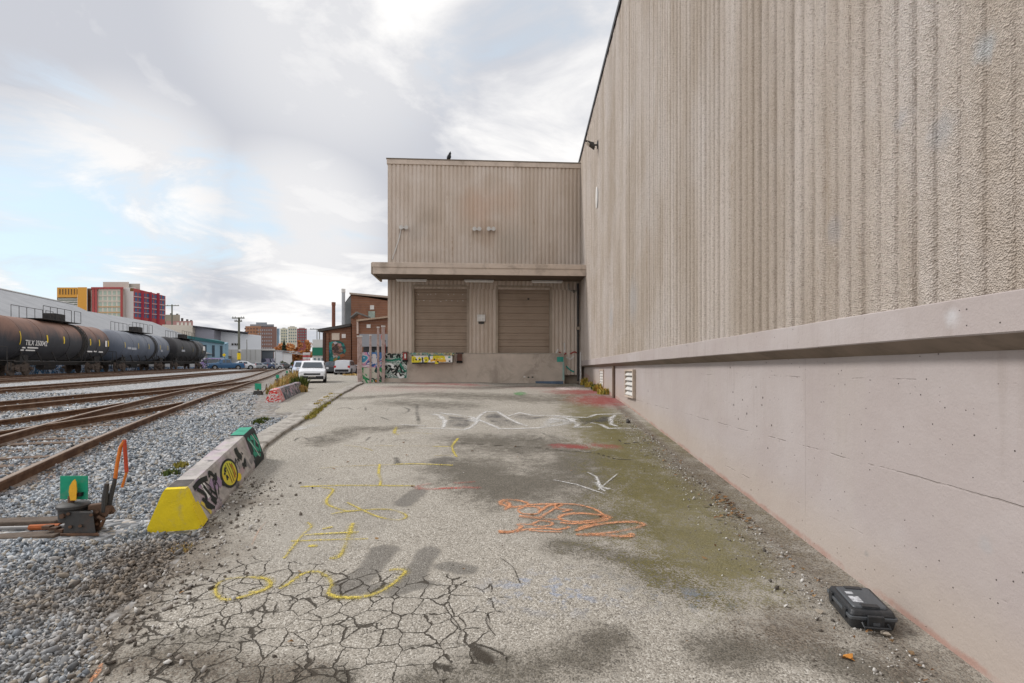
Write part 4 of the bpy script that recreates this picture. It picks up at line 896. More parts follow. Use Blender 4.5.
MB().frustum([fp(ub-.10, -.16, RTD+.04), fp(ub-.06, -.16, RTD+.04), fp(ub-.06, -.05, RTD+.04), fp(ub-.10, -.05, RTD+.04)], [fp(ub-.06, -.14, RTD+.16), fp(ub+.0, -.14, RTD+.16), fp(ub+.0, -.06, RTD+.16), fp(ub-.06, -.06, RTD+.16)]).build('tail', M_BLACK, cr)
for k in (-1, 1): MB().tube([fp(ub+.02, -.1+.035*k, RTD+.10), fp(ub+.02, -.1+.04*k, RTD+.035)], .009, 6).build('leg', M_BLACK, cr)
# ------------------------------------------------------------------ concrete road barriers
def m_barrier():
    t = NT('graffitied barrier concrete'); o = t.pos()
    n = t.noise(o, 4, 7, .68, .4); n2 = t.noise(o, 11, 5, .6)
    col = t.mix(t.step(n, .40, .66), (.47,.44,.415), (.31,.29,.275))
    col = t.mix(t.math('MULTIPLY', t.step(t.noise(t.addv(o, (5,1,2)), 2.3, 4, .6), .52, .64), .55), col, (.46,.36,.44))
    col = t.mix(t.math('MULTIPLY', t.step(t.noise(t.addv(o, (1,7,2)), 2.6, 5, .65), .58, .66), .75), col, (.07,.07,.075))
    col = t.mix(t.math('MULTIPLY', t.step(n2, .6, .75), .4), col, (.22,.20,.18))
    return t.done(col, .85, normal=t.bump(t.noise(o, 40, 4, .6), .008, .6))
M_BARR = m_barrier()
M_YEL = pm('chipped yellow paint', (.78,.60,.02), .12, 5, .75, (.40,.34,.20), .75, bump=.006, bscale=50)
BA, BB = Vector((-3.09, 4.84, 0)), Vector((-3.74, 7.42, 0))
bd = (BB-BA); BLn = bd.length; bd.normalize(); bs = Vector((bd.y, -bd.x, 0))     # bs points to the yard
zA, zB_ = E-1.475, E-1.255
def bp_(s, side, h):                                                   # along, sideways, up
    return BA+bd*s+bs*side+Vector((0,0,zA+(zB_-zA)*s/BLn+h))
def hgt(s): return .385+.06*s/BLn
def bsec(s, k=0.0): h = hgt(s); return [bp_(s, sd*(1+0), hh) for sd, hh in ((-.225,-.04),(-.225,.05),(-.105,h-.03),(-.085,h),(.085,h),(.105,h-.03),(.225,.05),(.225,-.04))]
br = thing('concrete_barrier', 'long low concrete barrier with yellow end face and a round yellow green graffiti badge', 'barrier', BA+Vector((0,0,zA)))
bm_ = MB(); ss_ = np.linspace(.05, BLn, 30); rows = [bsec(float(s)) for s in ss_]; bm_.grid(rows)
b = len(bm_.v); bm_.v += [tuple(v) for v in rows[-1]]; bm_.f.append(tuple(range(b, b+8)))
bm_.build('barrier_body', M_BARR, br)
e = MB(); r0, r1 = bsec(-.01), bsec(.0505); r1 = [v+(v-(r1[0]+r1[7])/2)*0.0 for v in r1]; e.grid([r0, r1]); bb_ = len(e.v); e.v += [tuple(v) for v in r0]; e.f.append(tuple(range(bb_, bb_+8))); e.build('painted_end', M_YEL, br)
# side frame on the yard face: s along, q up the slope 0..1
def face(s, q, out=.004):
    h = hgt(s); a = bp_(s, .225, .05); c = bp_(s, .105, h-.03); nrm = (bs*(h-.08)+Vector((0,0,.12))).normalized()
    return a.lerp(c, q)+nrm*out
def fdisc(s0, q0, rs, rq, mat, name, out, sq=0.0, ang0=0, ang1=6.2832, inner=0.0, n=36):
    rows = []
    for k in range(n+1):
        a = ang0+(ang1-ang0)*k/n
        rows.append([face(s0+rs*m_*math.cos(a)+sq*rq*m_*math.sin(a), q0+rq*m_*math.sin(a), out) for m_ in (inner, (1+inner)/2, 1)])
    return MB().grid(rows).build(name, mat, br)
def fline(pts, w_, mat, name, out):
    q = catmull([Vector((a, b, 0)) for a, b in pts], 6); rows = []
    for i, a in enumerate(q):
        d = (q[min(i+1, len(q)-1)]-q[max(i-1, 0)]).normalized(); s = Vector((-d.y, d.x*2.7, 0))*w_/2
        rows.append([face(a.x+s.x, a.y+s.y, out), face(a.x-s.x, a.y-s.y, out)])
    return MB().grid(rows).build(name, mat, br)
t = NT('yellow green badge paint'); o_ = t.pos(); zc = t.sep(o_)[2]
M_BADGE = t.done(t.mix(t.step(t.noise(o_, 9, 4, .6), .4, .6), t.mix(t.step(zc, E-1.2, E-.98), (.68,.50,.04), (.42,.60,.10)), (.62,.58,.06)), .75)
fdisc(1.12, .50, .30, .44, gk, 'badge_outline', .005); fdisc(1.12, .50, .245, .37, M_BADGE, 'badge', .0065)
for ds in (-.04, .03, .10, .165): fline(((1.12+ds, .16+abs(ds)*.8), (1.13+ds, .5), (1.12+ds, .84-abs(ds)*.8)), .016, gk, 'badge_stripe', .008)
M_ORG = pm('orange brown paint', (.50,.22,.03), .2, 6, .75)
for p in (((.97,.38),(1.0,.5),(1.03,.40)), ((1.04,.62),(1.0,.68),(1.06,.74)), ((.95,.58),(.99,.62))): fline(p, .035, gk, 'badge_letter', .0085)
fline(((1.24,.25),(1.28,.5),(1.24,.7)), .04, M_ORG, 'badge_shade', .0082)
fline(((.82,.42),(.88,.40),(.92,.52)), .07, gk, 'graffiti_stroke', .006); fline(((.80,.36),(.84,.46)), .06, gk, 'graffiti_stroke', .0064)
for p, w_ in ((((.18,.88),(.30,.55),(.22,.30),(.34,.12)), .055), (((.34,.80),(.42,.40),(.50,.18)), .05), (((.20,.55),(.30,.25),(.38,.05)), .05), (((.45,.60),(.55,.30)), .035), (((.12,.95),(.3,.98),(.5,.90)), .06), (((.60,.95),(.70,.75),(.62,.55)), .035), (((.40,.35),(.46,.10)), .06)): fline(p, w_, gk, 'graffiti_stroke', .005)
M_PURP = pm('purple overspray', (.33,.24,.36), .3, 7, .8)
fline(((.52,.75),(.62,.55),(.72,.60),(.78,.40)), .12, M_PURP, 'graffiti_stroke', .0042); fline(((.14,.50),(.22,.20),(.26,.02)), .05, M_YEL, 'yellow_drip', .0046); fline(((.02,.60),(.03,.3),(.05,-.05)), .16, M_YEL, 'yellow_wrap', .0035)
for p in (((1.42,.58),(1.48,.70),(1.50,.52)), ((1.54,.66),(1.58,.55),(1.60,.72)), ((1.66,.62),(1.70,.74),(1.70,.56)), ((1.76,.72),(1.80,.62))): fline(p, .022, gk, 'graffiti_letter', .005)
fdisc(1.55, .22, .14, .10, pm('pinkish overspray', (.42,.32,.32), .3, 7, .8), 'overspray', .0042); fdisc(1.36, .15, .10, .12, M_YEL, 'overspray', .0044)
rg = random.Random(5)
for i in range(17):
    s_0, q_0 = rg.uniform(.10, 2.0), rg.uniform(.12, .88)
    if abs(s_0-1.12) < .34: continue
    p = [(s_0+rg.uniform(-.10,.10)+k*rg.uniform(.0,.05), min(max(q_0+rg.uniform(-.34,.34), .02), .98)) for k in range(rg.choice((3,4,5)))]
    mm = (gk, gk, gk, M_PURP, gw, pm('grey overspray', (.24,.23,.23), .3, 8, .8), pm('olive overspray', (.36,.36,.12), .3, 8, .8))[i % 7]
    fline(p, rg.uniform(.016, .05) if mm is gk else rg.uniform(.05, .10), mm, 'graffiti_stroke', .0030+.00006*i if mm is not gk else .0055+.00006*i)
# green tag wrapped over the far end
M_TEAL = pm('teal graffiti paint', (.045,.30,.20), .35, 5, .75)
s0, s1 = 2.12, BLn+.004
MB().grid([[v+(v-bp_(s, 0, .15)).normalized()*.004 for v in bsec(s)[2:8]] for s in np.linspace(s0, s1, 8)]).build('dark_tag_ground', pm('dark tag paint', (.035,.045,.045), .3, 5, .75), br)
for p, w_ in ((((2.2,.95),(2.3,.6),(2.25,.2)), .07), (((2.32,.9),(2.45,.75),(2.38,.5),(2.5,.3)), .07), (((2.5,.9),(2.6,.6),(2.55,.2)), .06), (((2.2,.35),(2.35,.25),(2.5,.1)), .05)): fline(p, w_, M_TEAL, 'teal_stroke', .0075)
for p in (((2.24,.8),(2.36,.4),(2.42,.1)), ((2.42,.95),(2.56,.5))): fline(p, .014, gw, 'white_highlight', .0088)
q_ = MB().grid([[bp_(s, sd, hgt(s)+.0075) for sd in (-.08, -.03, .03, .08)] for s in np.linspace(2.16, BLn-.02, 8)]).build('teal_top', M_TEAL, br)
fline(((2.18,.02),(2.4,.05),(2.62,.03)), .05, gk, 'graffiti_stroke', .007)
MB().grid([[bp_(s, sd, hgt(s)+.0035) for sd in (-.08, 0, .08)] for s in (.052, .16, .26)]).build('black_mark', pm('soot paint', (.09,.08,.075), .5, 9, .8), br)
# second barrier further down the road
b2a, b2b = onground(273, 402.5, yard_z), onground(298, 391.5, yard_z); d2 = (b2b-b2a); L2 = d2.length; d2.normalize(); s2 = Vector((d2.y, -d2.x, 0)).normalized()
b2 = thing('concrete_barrier', 'short concrete barrier by the road with a red and white painted end and black graffiti', 'barrier', b2a)
def b2p(s, side, h): return b2a+d2*s+s2*side+Vector((0,0,h))
def b2s(s): return [b2p(s, a, h) for a, h in ((-.24,-.05),(-.23,.04),(-.09,.42),(.09,.42),(.23,.04),(.24,-.05))]
m = MB(); rr = [b2s(s) for s in np.linspace(.9, L2, 12)]; m.grid(rr); k_ = len(m.v); m.v += [tuple(v) for v in rr[-1]]; m.f.append(tuple(range(k_, k_+6)))
m.build('barrier_body', graf('grey black barrier graffiti', [(.10,.11,.12), (.30,.30,.31), (.05,.055,.06), (.42,.30,.34), (.13,.15,.18), (.06,.07,.08)], 1.4, 7), b2)
m = MB(); rr = [b2s(s) for s in np.linspace(0, .897, 6)]; m.grid(rr); k_ = len(m.v); m.v += [tuple(v) for v in rr[0]]; m.f.append(tuple(range(k_, k_+6)))
m.build('painted_end', graf('red white barrier paint', [(.60,.05,.05), (.72,.66,.64), (.62,.07,.06), (.65,.60,.58), (.55,.04,.05)], 3.0, 9), b2)

# ------------------------------------------------------------------ switch stands
M_RAILRUST = pm('rusty iron', (.115,.068,.045), .4, 9, .85, (.22,.11,.055), .55)
M_TIMBER = pm('old sleeper timber', (.115,.088,.068), .3, 7, .9, (.06,.045,.035), .5, bump=.01, bscale=30)
M_GREEN = pm('green target paint', (.012,.30,.17), .14, 9, .6, (.16,.22,.17), .6); M_ORANGE = pm('orange lever paint', (.68,.20,.03), .15, 9, .6, (.3,.1,.04), .4); M_REDL = pm('red lever paint', (.50,.07,.03), .15, 9, .6); M_YBL = pm('yellow blade paint', (.80,.42,.03), .1, 8, .5)
zs_ = 4.78
def sp(px, py, dz=0.0): return P3(px, py, zs_+dz)
s0_ = P3(78, 531, zs_)
st = thing('switch_stand', 'rusty switch stand with green square target, yellow blade and orange lever beside the nearest rail', 'switch stand', s0_)
MB().frustum([sp(63,534,-.10), sp(96,534,-.10), sp(92,531,.14), sp(66,531,.14)], [sp(66,511,-.08), sp(93,512,-.08), sp(90,509,.12), sp(68,509,.12)]).build('stand_base', M_DARKST, st, bevel=.01)
c_ = sp(73.5, 507, .02)
MB().lathe([(-.115,.10),(-.11,.108),(-.01,.112),(.0,.125),(.022,.127),(.035,.115),(.045,.04)], c_, (0,0,1), 20).build('stand_head', M_DARKST, st, smooth=True)
MB().cyl(c_+Vector((0,-.05,-.05)), c_+Vector((0,-.13,-.05)), .022, n=8).build('bolt', M_RAILRUST, st)
MB().cyl(c_+Vector((-.02,0,.04)), c_+Vector((-.02,0,.10)), .026, n=10).build('spindle', M_RAILRUST, st)
MB().prism([(-.125,0),(.125,0),(.125,.212),(-.125,.212)], sp(73.9,499.2,.03), (1,0,0), (0,0,1), (0,1,0), .006).build('target_plate', M_GREEN, st)
bl = [(-.022,0),(.03,0),(.036,.10),(.030,.165),(.018,.192),(-.005,.17),(-.028,.13),(-.036,.08)]
MB().prism(bl, sp(72.6,500.5,-.02), (1,0,0), (0,0,1), (0,.9,0), .008).build('target_blade', M_YBL, st)
MB().prism([(-.02,0),(.04,0),(.045,.035),(-.02,.03)], sp(76,496.5,-.005), (1,0,0), (0,0,1), (0,1,0), .03).build('target_clamp', M_BLACK, st)
MB().tube([sp(92,524,.02), sp(97,520,.03), sp(105,514,.05), sp(111,508,.05), sp(113,513,.04)], .028, 8).build('crank', M_RAILRUST, st, smooth=True)
MB().frustum([sp(92,531), sp(101,531), sp(101,528,.1), sp(92,528,.1)], [sp(93,508), sp(100,508), sp(100,506,.1), sp(93,506,.1)]).build('bracket', M_RAILRUST, st, bevel=.008)
MB().frustum([sp(88,511), sp(104,508), sp(104,506,.08), sp(88,508,.08)], [sp(88,506), sp(103,503.5), sp(103,502,.08), sp(88,504,.08)]).build('yoke', M_RAILRUST, st, bevel=.008)
MB().tube([sp(104,512), sp(105,497), sp(107,483.5)], [.020,.026,.018], 8).build('stop_arm', M_DARKST, st, smooth=True)
MB().tube([sp(107,511,.04), sp(110,500,.04), sp(114,484,.03), sp(115.2,478,.03)], [.026,.022,.018,.016], 8).build('lever_shank', M_DARKST, st, smooth=True)
MB().tube([sp(115.2,478.5,.03), sp(117,465,.03), sp(120.5,447,.03), sp(124.4,441,.03)], .0155, 8).build('lever_handle', M_ORANGE, st, smooth=True)
MB().tube([sp(124.4,440,.032), sp(125.4,455,.035), sp(126.6,472,.04)], .0155, 8).build('lever_return', M_REDL, st, smooth=True); MB().tube([sp(126.6,472,.04), sp(124,481,.045), sp(122,487,.05)], .011, 8).build('latch_link', M_ORANGE, st, smooth=True)
MB().tube([sp(100,520,.03), sp(112,517,.02), sp(117,510,.02), sp(116,500,.04)], .006, 6).build('chain', pm('bare steel', (.42,.41,.40), .2, 9, .5, metallic=.3), st, smooth=True)
def timber(pa, pb, w_, h, z0, lab):
    a, b = pa, pb; d = (b-a); d.z = 0; d.normalize(); s = Vector((-d.y, d.x, 0))*w_/2; up = Vector((0,0,h)); 
    return MB().frustum([a-s-up, b-s-up, b+s-up, a+s-up], [a-s, b-s, b+s, a+s])
for (pa, pb, lab) in ((sp(-95,522.5,.24), sp(63,518,.24), 'far one of two dark timbers under the switch stand'), (sp(-95,541,-.10), sp(62,532,-.08), 'near one of two dark timbers under the switch stand')):
    tm = tag(timber(pa, pb, .17, .16, 0, lab).build('timber', M_TIMBER, None, bevel=.012), lab, 'timber', 'timbers carrying the switch stand')
MB().tube([sp(-95,531,.05), sp(30,527.5,.05), sp(66,526,.05)], .017, 8).build('throw_rod', pm('worn steel rod', (.22,.215,.21), .2, 9, .5), st, smooth=True); MB().tube([sp(30,527.5,.049), sp(50,526.6,.049), sp(60,526.2,.049)], .026, 8).build('rod_sleeve', pm('orange rust', (.36,.10,.03), .3, 9, .8), st, smooth=True)
for k, (px, py) in enumerate(((48,527),(55,528.5),(61,530.5))): MB().box((-.035,-.03,-.012), (.035,.03,.016), Matrix.Translation(sp(px, py, -.06))).build('bolt_plate', M_RAILRUST, st, bevel=.004)
for k, (px, py, dz) in enumerate(((68,514,-.09),(91,515,-.08),(80,526,-.11),(70,527,-.11),(97,512,-.02),(97,524,-.02))): MB().cyl(sp(px,py,dz+.03), sp(px,py,dz-.012), .014, n=8).build('bolt', M_RAILRUST, st)
MB().frustum([sp(60,536,-.12), sp(99,536,-.12), sp(96,532,.16), sp(62,532,.16)], [sp(60,533.5,-.12), sp(99,533.5,-.12), sp(96,530,.16), sp(62,530,.16)]).build('base_plate', M_RAILRUST, st, bevel=.004)
MB().prism([(-.127,-.002),(.127,-.002),(.127,.214),(-.127,.214)], sp(73.9,499.2,.0365), (1,0,0), (0,0,1), (0,1,0), .004).build('target_edge', pm('bleached green edge', (.30,.42,.36), .2, 9, .7), st)
MB().tube([sp(93,520,.0), sp(99,517,-.03), sp(104,520,-.03), sp(101,526,-.02)], .016, 8).build('latch_arm', M_RAILRUST, st, smooth=True); MB().lathe([(-.03,.02),(-.03,.045),(.03,.045),(.03,.02)], sp(107,510,.02), (0,1,0), 14).build('pivot_boss', M_RAILRUST, st, smooth=True)
# the further stands, each with a green target
for (px, pyb, s_, lab) in ((258, 394.8, 1.0, 'small switch stand with a green target just left of the red and white barrier end'), (277.5, 381.5, .9, 'distant green switch target behind the dry weeds'), (287, 375.5, .8, 'farthest green switch target, by the bush at the road')):
    g = onground(px, pyb, yard_z); t_ = thing('switch_stand', lab, 'switch stand', g); wv = .13*s_
    MB().frustum([g+Vector((-.2,-.1,-.05)), g+Vector((.2,-.1,-.05)), g+Vector((.2,.1,-.05)), g+Vector((-.2,.1,-.05))], [g+Vector((-.13,-.08,.16)), g+Vector((.13,-.08,.16)), g+Vector((.13,.08,.16)), g+Vector((-.13,.08,.16))]).build('stand_base', M_DARKST, t_, bevel=.01)
    MB().cyl(g+Vector((0,0,.16)), g+Vector((0,0,.24)), .03, n=8).build('spindle', M_RAILRUST, t_); MB().prism([(-wv,0),(wv,0),(wv,.26),(-wv,.26)], g+Vector((0,0,.19)), (1,0,0), (0,0,1), (0,1,0), .01).build('target_plate', M_GREEN, t_)
    MB().tube([g+Vector((.15,0,.05)), g+Vector((.30,0,.20)), g+Vector((.34,0,.42))], .018, 6).build('lever', M_RAILRUST, t_)

# ------------------------------------------------------------------ black hard case against the wall
cs0 = onground(872, 629); M_CASE = pm('black case plastic', (.024,.026,.029), .25, 9, .45, (.07,.065,.06), .35, bump=.002, bscale=140, spec=.5); M_CASE2 = pm('grey case lid plastic', (.075,.082,.09), .2, 7, .5, (.10,.095,.09), .4, spec=.5)
hc = thing('hard_case', 'small black plastic hard case lying on the ground against the pinkish base wall', 'case', (0,0,0), world=False)
hc.location = (2.222, 3.365, float(lot_z(2.31, 3.35))+.004); hc.scale = (1, 1, 1.16); hc.rotation_euler = (math.radians(4.2), 0, math.radians(-10))
def rbox(x, y, z0, z1, tx, ty, r=.02, n=4):                            # rounded box, tapering to tx, ty at the top
    def ring(a, b, z):
        out = []
        for cx, cy, t0 in ((a-r, b-r, 0), (-a+r, b-r, 90), (-a+r, -b+r, 180), (a-r, -b+r, 270)):
            for k in range(n+1): t = math.radians(t0+90*k/n); out.append((cx+r*math.cos(t), cy+r*math.sin(t), z))
        return out
    m = MB(); rs = [ring(x, y, z0), ring(tx, ty, z1)]; k = len(rs[0]); m.v = [v for q in rs for v in q]
    m.f = [(i, (i+1) % k, k+(i+1) % k, k+i) for i in range(k)]+[tuple(range(k-1,-1,-1)), tuple(range(k, 2*k))]; return m
HX, HYY = .129, .172
rbox(HX-.008, HYY-.008, 0, .052, HX, HYY).build('case_bottom', M_CASE, hc, bevel=.006, world=False)
rbox(HX+.006, HYY+.006, .054, .070, HX+.006, HYY+.006).build('rim', M_CASE2, hc, bevel=.003, world=False)
rbox(HX, HYY, .071, .098, HX-.012, HYY-.012).build('lid', M_CASE, hc, bevel=.007, world=False); rbox(HX-.03, HYY-.04, .0985, .107, HX-.036, HYY-.048, .015).build('lid_panel', M_CASE2, hc, bevel=.003, world=False)
for yy_ in (-.115, .115): MB().box((-.05, yy_-.02, .104), (.05, yy_+.02, .1115)).build('lid_ridge', M_CASE, hc, bevel=.004, world=False)
MB().box((-.045, -.205, .030), (.045, -.186, .088)).build('latch', M_CASE, hc, bevel=.004, world=False); MB().box((-.018, -.2085, .040), (.018, -.2055, .056)).build('latch_button', M_CASE2, hc, world=False)
MB().tube([(-.07,-.19,.045),(-.07,-.222,.035),(.07,-.222,.035),(.07,-.19,.045)], .007, 6).build('handle', M_CASE, hc, world=False)
for yy_ in (-.10, .10): MB().box((-HX-.010, yy_-.022, .034), (-HX+.001, yy_+.022, .086)).build('latch', M_CASE, hc, bevel=.003, world=False)
M_LBL = pm('scuffed label', (.50,.51,.53), .4, 30, .6, (.06,.065,.07), .9)
MB().box((-.075, -.075, .1072), (-.015, .0, .1078)).build('label', M_LBL, hc, world=False); MB().box((-.07, .03, .1072), (-.028, .06, .1078)).build('label', M_LBL, hc, world=False)

# stones and leaves lying about
t = NT('dry leaf'); rr_ = t.n('ShaderNodeNewGeometry').outputs['Random Per Island']; M_LEAF = t.done(t.ramp(rr_, [(0,(.12,.06,.03)),(.4,(.22,.11,.04)),(.7,(.30,.19,.09)),(1,(.10,.07,.05))]), .8)
m = MB()
for i in range(150):
    y = random.uniform(2.6, 12)**1.0; a = abs(random.gauss(0, .17)); x = float(wall_x(y, .13))-a
    if random.random() < .15: x = random.uniform(-2.4, 2.0); y = random.uniform(3, 9)
    if abs(y-5.3) < .5 and random.random() < .7: pass
    s = random.uniform(.008, .022); z = float(lot_z(x, y))+.006; a0 = random.uniform(0, 6.28)
    ring = [(x+s*r_*math.cos(a0+k), y+s*.6*r_*math.sin(a0+k), z+random.uniform(0, .018)) for k, r_ in ((0,1.2),(1,.8),(2.1,.9),(3.14,1.1),(4.2,.8),(5.2,.9))]
    m.add(ring, [tuple(range(6))])
for i in range(45):
    y = random.gauss(5.35, .22); x = float(wall_x(y, .13))-abs(random.gauss(.1, .09)); s = random.uniform(.012, .03); z = float(lot_z(x, y))+.008; a0 = random.uniform(0, 6.28)
    m.add([(x+s*math.cos(a0+k), y+s*.6*math.sin(a0+k), z+random.uniform(0, .025)) for k in (0, 1.1, 2.2, 3.3, 4.4, 5.4)], [tuple(range(6))])
tag(m.build('leaf_litter', M_LEAF), 'dry brown leaves scattered over the asphalt and along the wall', kind='stuff')
lf_ = onground(848, 659); s_ = .03
def stone(px, py, r, lab, mat, f=lot_z):
    g = onground(px, py, f); vs, fs = BASE[random.randrange(14)]
    o = MB().add([Vector(v)*r+g+Vector((0,0,r*.35)) for v in vs], [tuple(f_) for f_ in fs]).build('stone', mat); return tag(o, lab, 'stone')
M_TANS = pm('tan stone', (.36,.31,.25), .25, 20, .9); M_GREYS = pm('grey stone', (.30,.29,.28), .25, 20, .9)
stone(886, 636, .035, 'tan stone touching the near end of the black case', M_TANS); stone(820, 613, .028, 'pale stone on the asphalt left of the black case', M_TANS); stone(241, 488, .035, 'tan stone beside the graffitied barrier', M_TANS); stone(628, 423, .07, 'dark stone by the white paint near the wall', pm('dark stone', (.06,.055,.05), .3, 20, .9))
lo = MB().add([(lf_.x+.045*math.cos(k)*(1 if i % 2 else .6), lf_.y+.03*math.sin(k)*(1 if i % 2 else .6), lf_.z+.012+.012*math.sin(2*k)) for i, k in enumerate(np.linspace(0, 5.9, 11))], [tuple(range(11))]).build('fallen_leaf', pm('orange leaf', (.46,.20,.04), .3, 30, .8)); tag(lo, 'single orange fallen leaf on the asphalt below the case', 'leaf')

# ------------------------------------------------------------------ railway tracks
def m_rail():
    t = NT('rail steel'); o = t.pos(); n = t.noise(o, 3.5, 7, .7); nz = t.sep(t.n('ShaderNodeNewGeometry').outputs['Normal'])[2]
    col = t.mix(t.step(n, .38, .66), (.115,.058,.033), (.20,.115,.068))
    top = t.step(nz, .75, .95); col = t.mix(t.math('MULTIPLY', top, .85), col, t.mix(n, (.22,.165,.125), (.34,.28,.235)))
    return t.done(col, .65, metallic=.15)
M_RAIL = m_rail()
TOPS = .165
tie_mesh = None
M_TIE = pm('weathered sleeper', (.14,.10,.075), .35, 5, .95, (.20,.14,.09), .5, bump=.01, bscale=25)
labs = ['nearest railway track, running past the switch stand, with one rail alone on its right', 'diverging railway track that merges into the nearest track', 'third railway track from the switch stand, joining the nearest one far off', 'middle railway track with rust stained ballast', 'second track from the tank cars, just in front of them', 'track carrying the tank cars']
prof = [(-.07,0),(-.07,.012),(-.012,.035),(-.012,.115),(-.036,.128),(-.036,.160),(-.026,TOPS),(.026,TOPS),(.036,.160),(.036,.128),(.012,.115),(.012,.035),(.07,.012),(.07,0)]
for (f_, a, b_), lab in zip(TR, labs):
    yy = np.array(axis([(a, min(30, b_-.1), .5), (min(30, b_-.1), b_, 2)])); xx = f_(yy)
    base = Vector((float(f_(a)), a, yz(float(f_(a)), a)))
    tk = thing('railway_track', lab, 'track', base, group='railway tracks of the yard')
    for sgn in (-1, 1):
        rows = []
        for i in range(len(yy)):
            d = Vector((float(f_(yy[i]+.1)-f_(yy[i]-.1)), .2, 0)).normalized(); s = Vector((d.y, -d.x, 0))
            c = Vector((float(xx[i]), float(yy[i]), float(yz(float(xx[i]), float(yy[i])))))+s*sgn*.7525
            rows.append([c+s*p+Vector((0,0,h-.005)) for p, h in prof])
        m = MB().grid(rows); n_ = len(prof); m.f += [(i*n_+n_-1, i*n_, (i+1)*n_, (i+1)*n_+n_-1) for i in range(len(rows)-1)]
        m.build('rail', M_RAIL, tk)
    y = a+.2; k = 0
    while y < min(b_, 34) and k < 90:
        x = float(f_(y)); d = Vector((float(f_(y+.1)-f_(y-.1)), .2, 0)).normalized()
        if tie_mesh is None:
            tie_mesh = MB().box((-1.22, -.115, -.15), (1.22, .115, .0)).build('sleeper', M_TIE, tk, bevel=.01, world=False); tt_ = tie_mesh
        else:
            tt_ = tie_mesh.copy(); COL.objects.link(tt_); tt_.parent = tk
        tt_.location = Vector((x, y, yz(x, y)+.016+random.uniform(-.016,.01)))-base; tt_.rotation_euler = (0,0, math.atan2(d.y, d.x)-math.pi/2+random.uniform(-.02,.02))
        y += .56*random.uniform(.92, 1.1); k += 1
stone_c = None

# ------------------------------------------------------------------ tank cars
def m_tank(name, base, rust, amt):
    t = NT(name); o = t.obj(); x, y, z = t.sep(o)
    n = t.noise(t.scalev(o, (.9,.9,.25)), 1.3, 7, .65, .3); n2 = t.noise(o, .5, 5, .6)
    col = t.mix(t.step(n2, .35, .7), base, tuple(c*1.35 for c in base))
    up = t.step(t.math('ADD', z, t.math('MULTIPLY', t.math('SUBTRACT', n, .5), 1.9)), 2.55, 3.9)
    col = t.mix(t.math('MULTIPLY', up, amt), col, t.mix(n, rust, tuple(c*1.5 for c in rust)))
    g = t.noise(t.scalev(o, (2,2,.5)), 2.2, 6, .7); col = t.mix(t.math('MULTIPLY', t.step(g, .55, .75), .25), col, (.16,.14,.13))
    return t.done(col, .6, spec=.35)
TK = [m_tank('black tank, rusty top', (.035,.036,.042), (.19,.105,.075), .92), m_tank('blue grey tank', (.105,.125,.165), (.20,.20,.21), .5), m_tank('black tank paint', (.022,.023,.026), (.05,.045,.045), .5)]
M_STRIPE = pm('yellow reflector', (.82,.58,.02), .05, 9, .5); M_LET = pm('white lettering', (.78,.76,.74), .1, 9, .6); M_FRAME = pm('sooty steel frame', (.035,.033,.032), .3, 5, .8, (.10,.075,.055), .5); M_BOGIE = pm('dusty bogie steel', (.11,.085,.07), .35, 6, .85, (.20,.15,.11), .5)
def text(s, size, loc, rot, mat, name, parent, shear=0.0):
    cu = bpy.data.curves.new(name, 'FONT'); cu.body = s; cu.size = size; cu.extrude = .004; cu.shear = shear; cu.offset = .012*size
    ob = bpy.data.objects.new(name, cu); COL.objects.link(ob); dg = bpy.context.evaluated_depsgraph_get(); me = bpy.data.meshes.new_from_object(ob.evaluated_get(dg))
    bpy.data.objects.remove(ob); me.materials.clear(); me.materials.append(mat); me.name = name
    o = bpy.data.objects.new(name, me); COL.objects.link(o); o.parent = parent; o.location = loc; o.rotation_euler = rot; return o
R_T, Z_T, L_T = 1.58, 2.66, 15.4
bog = None; whl = None
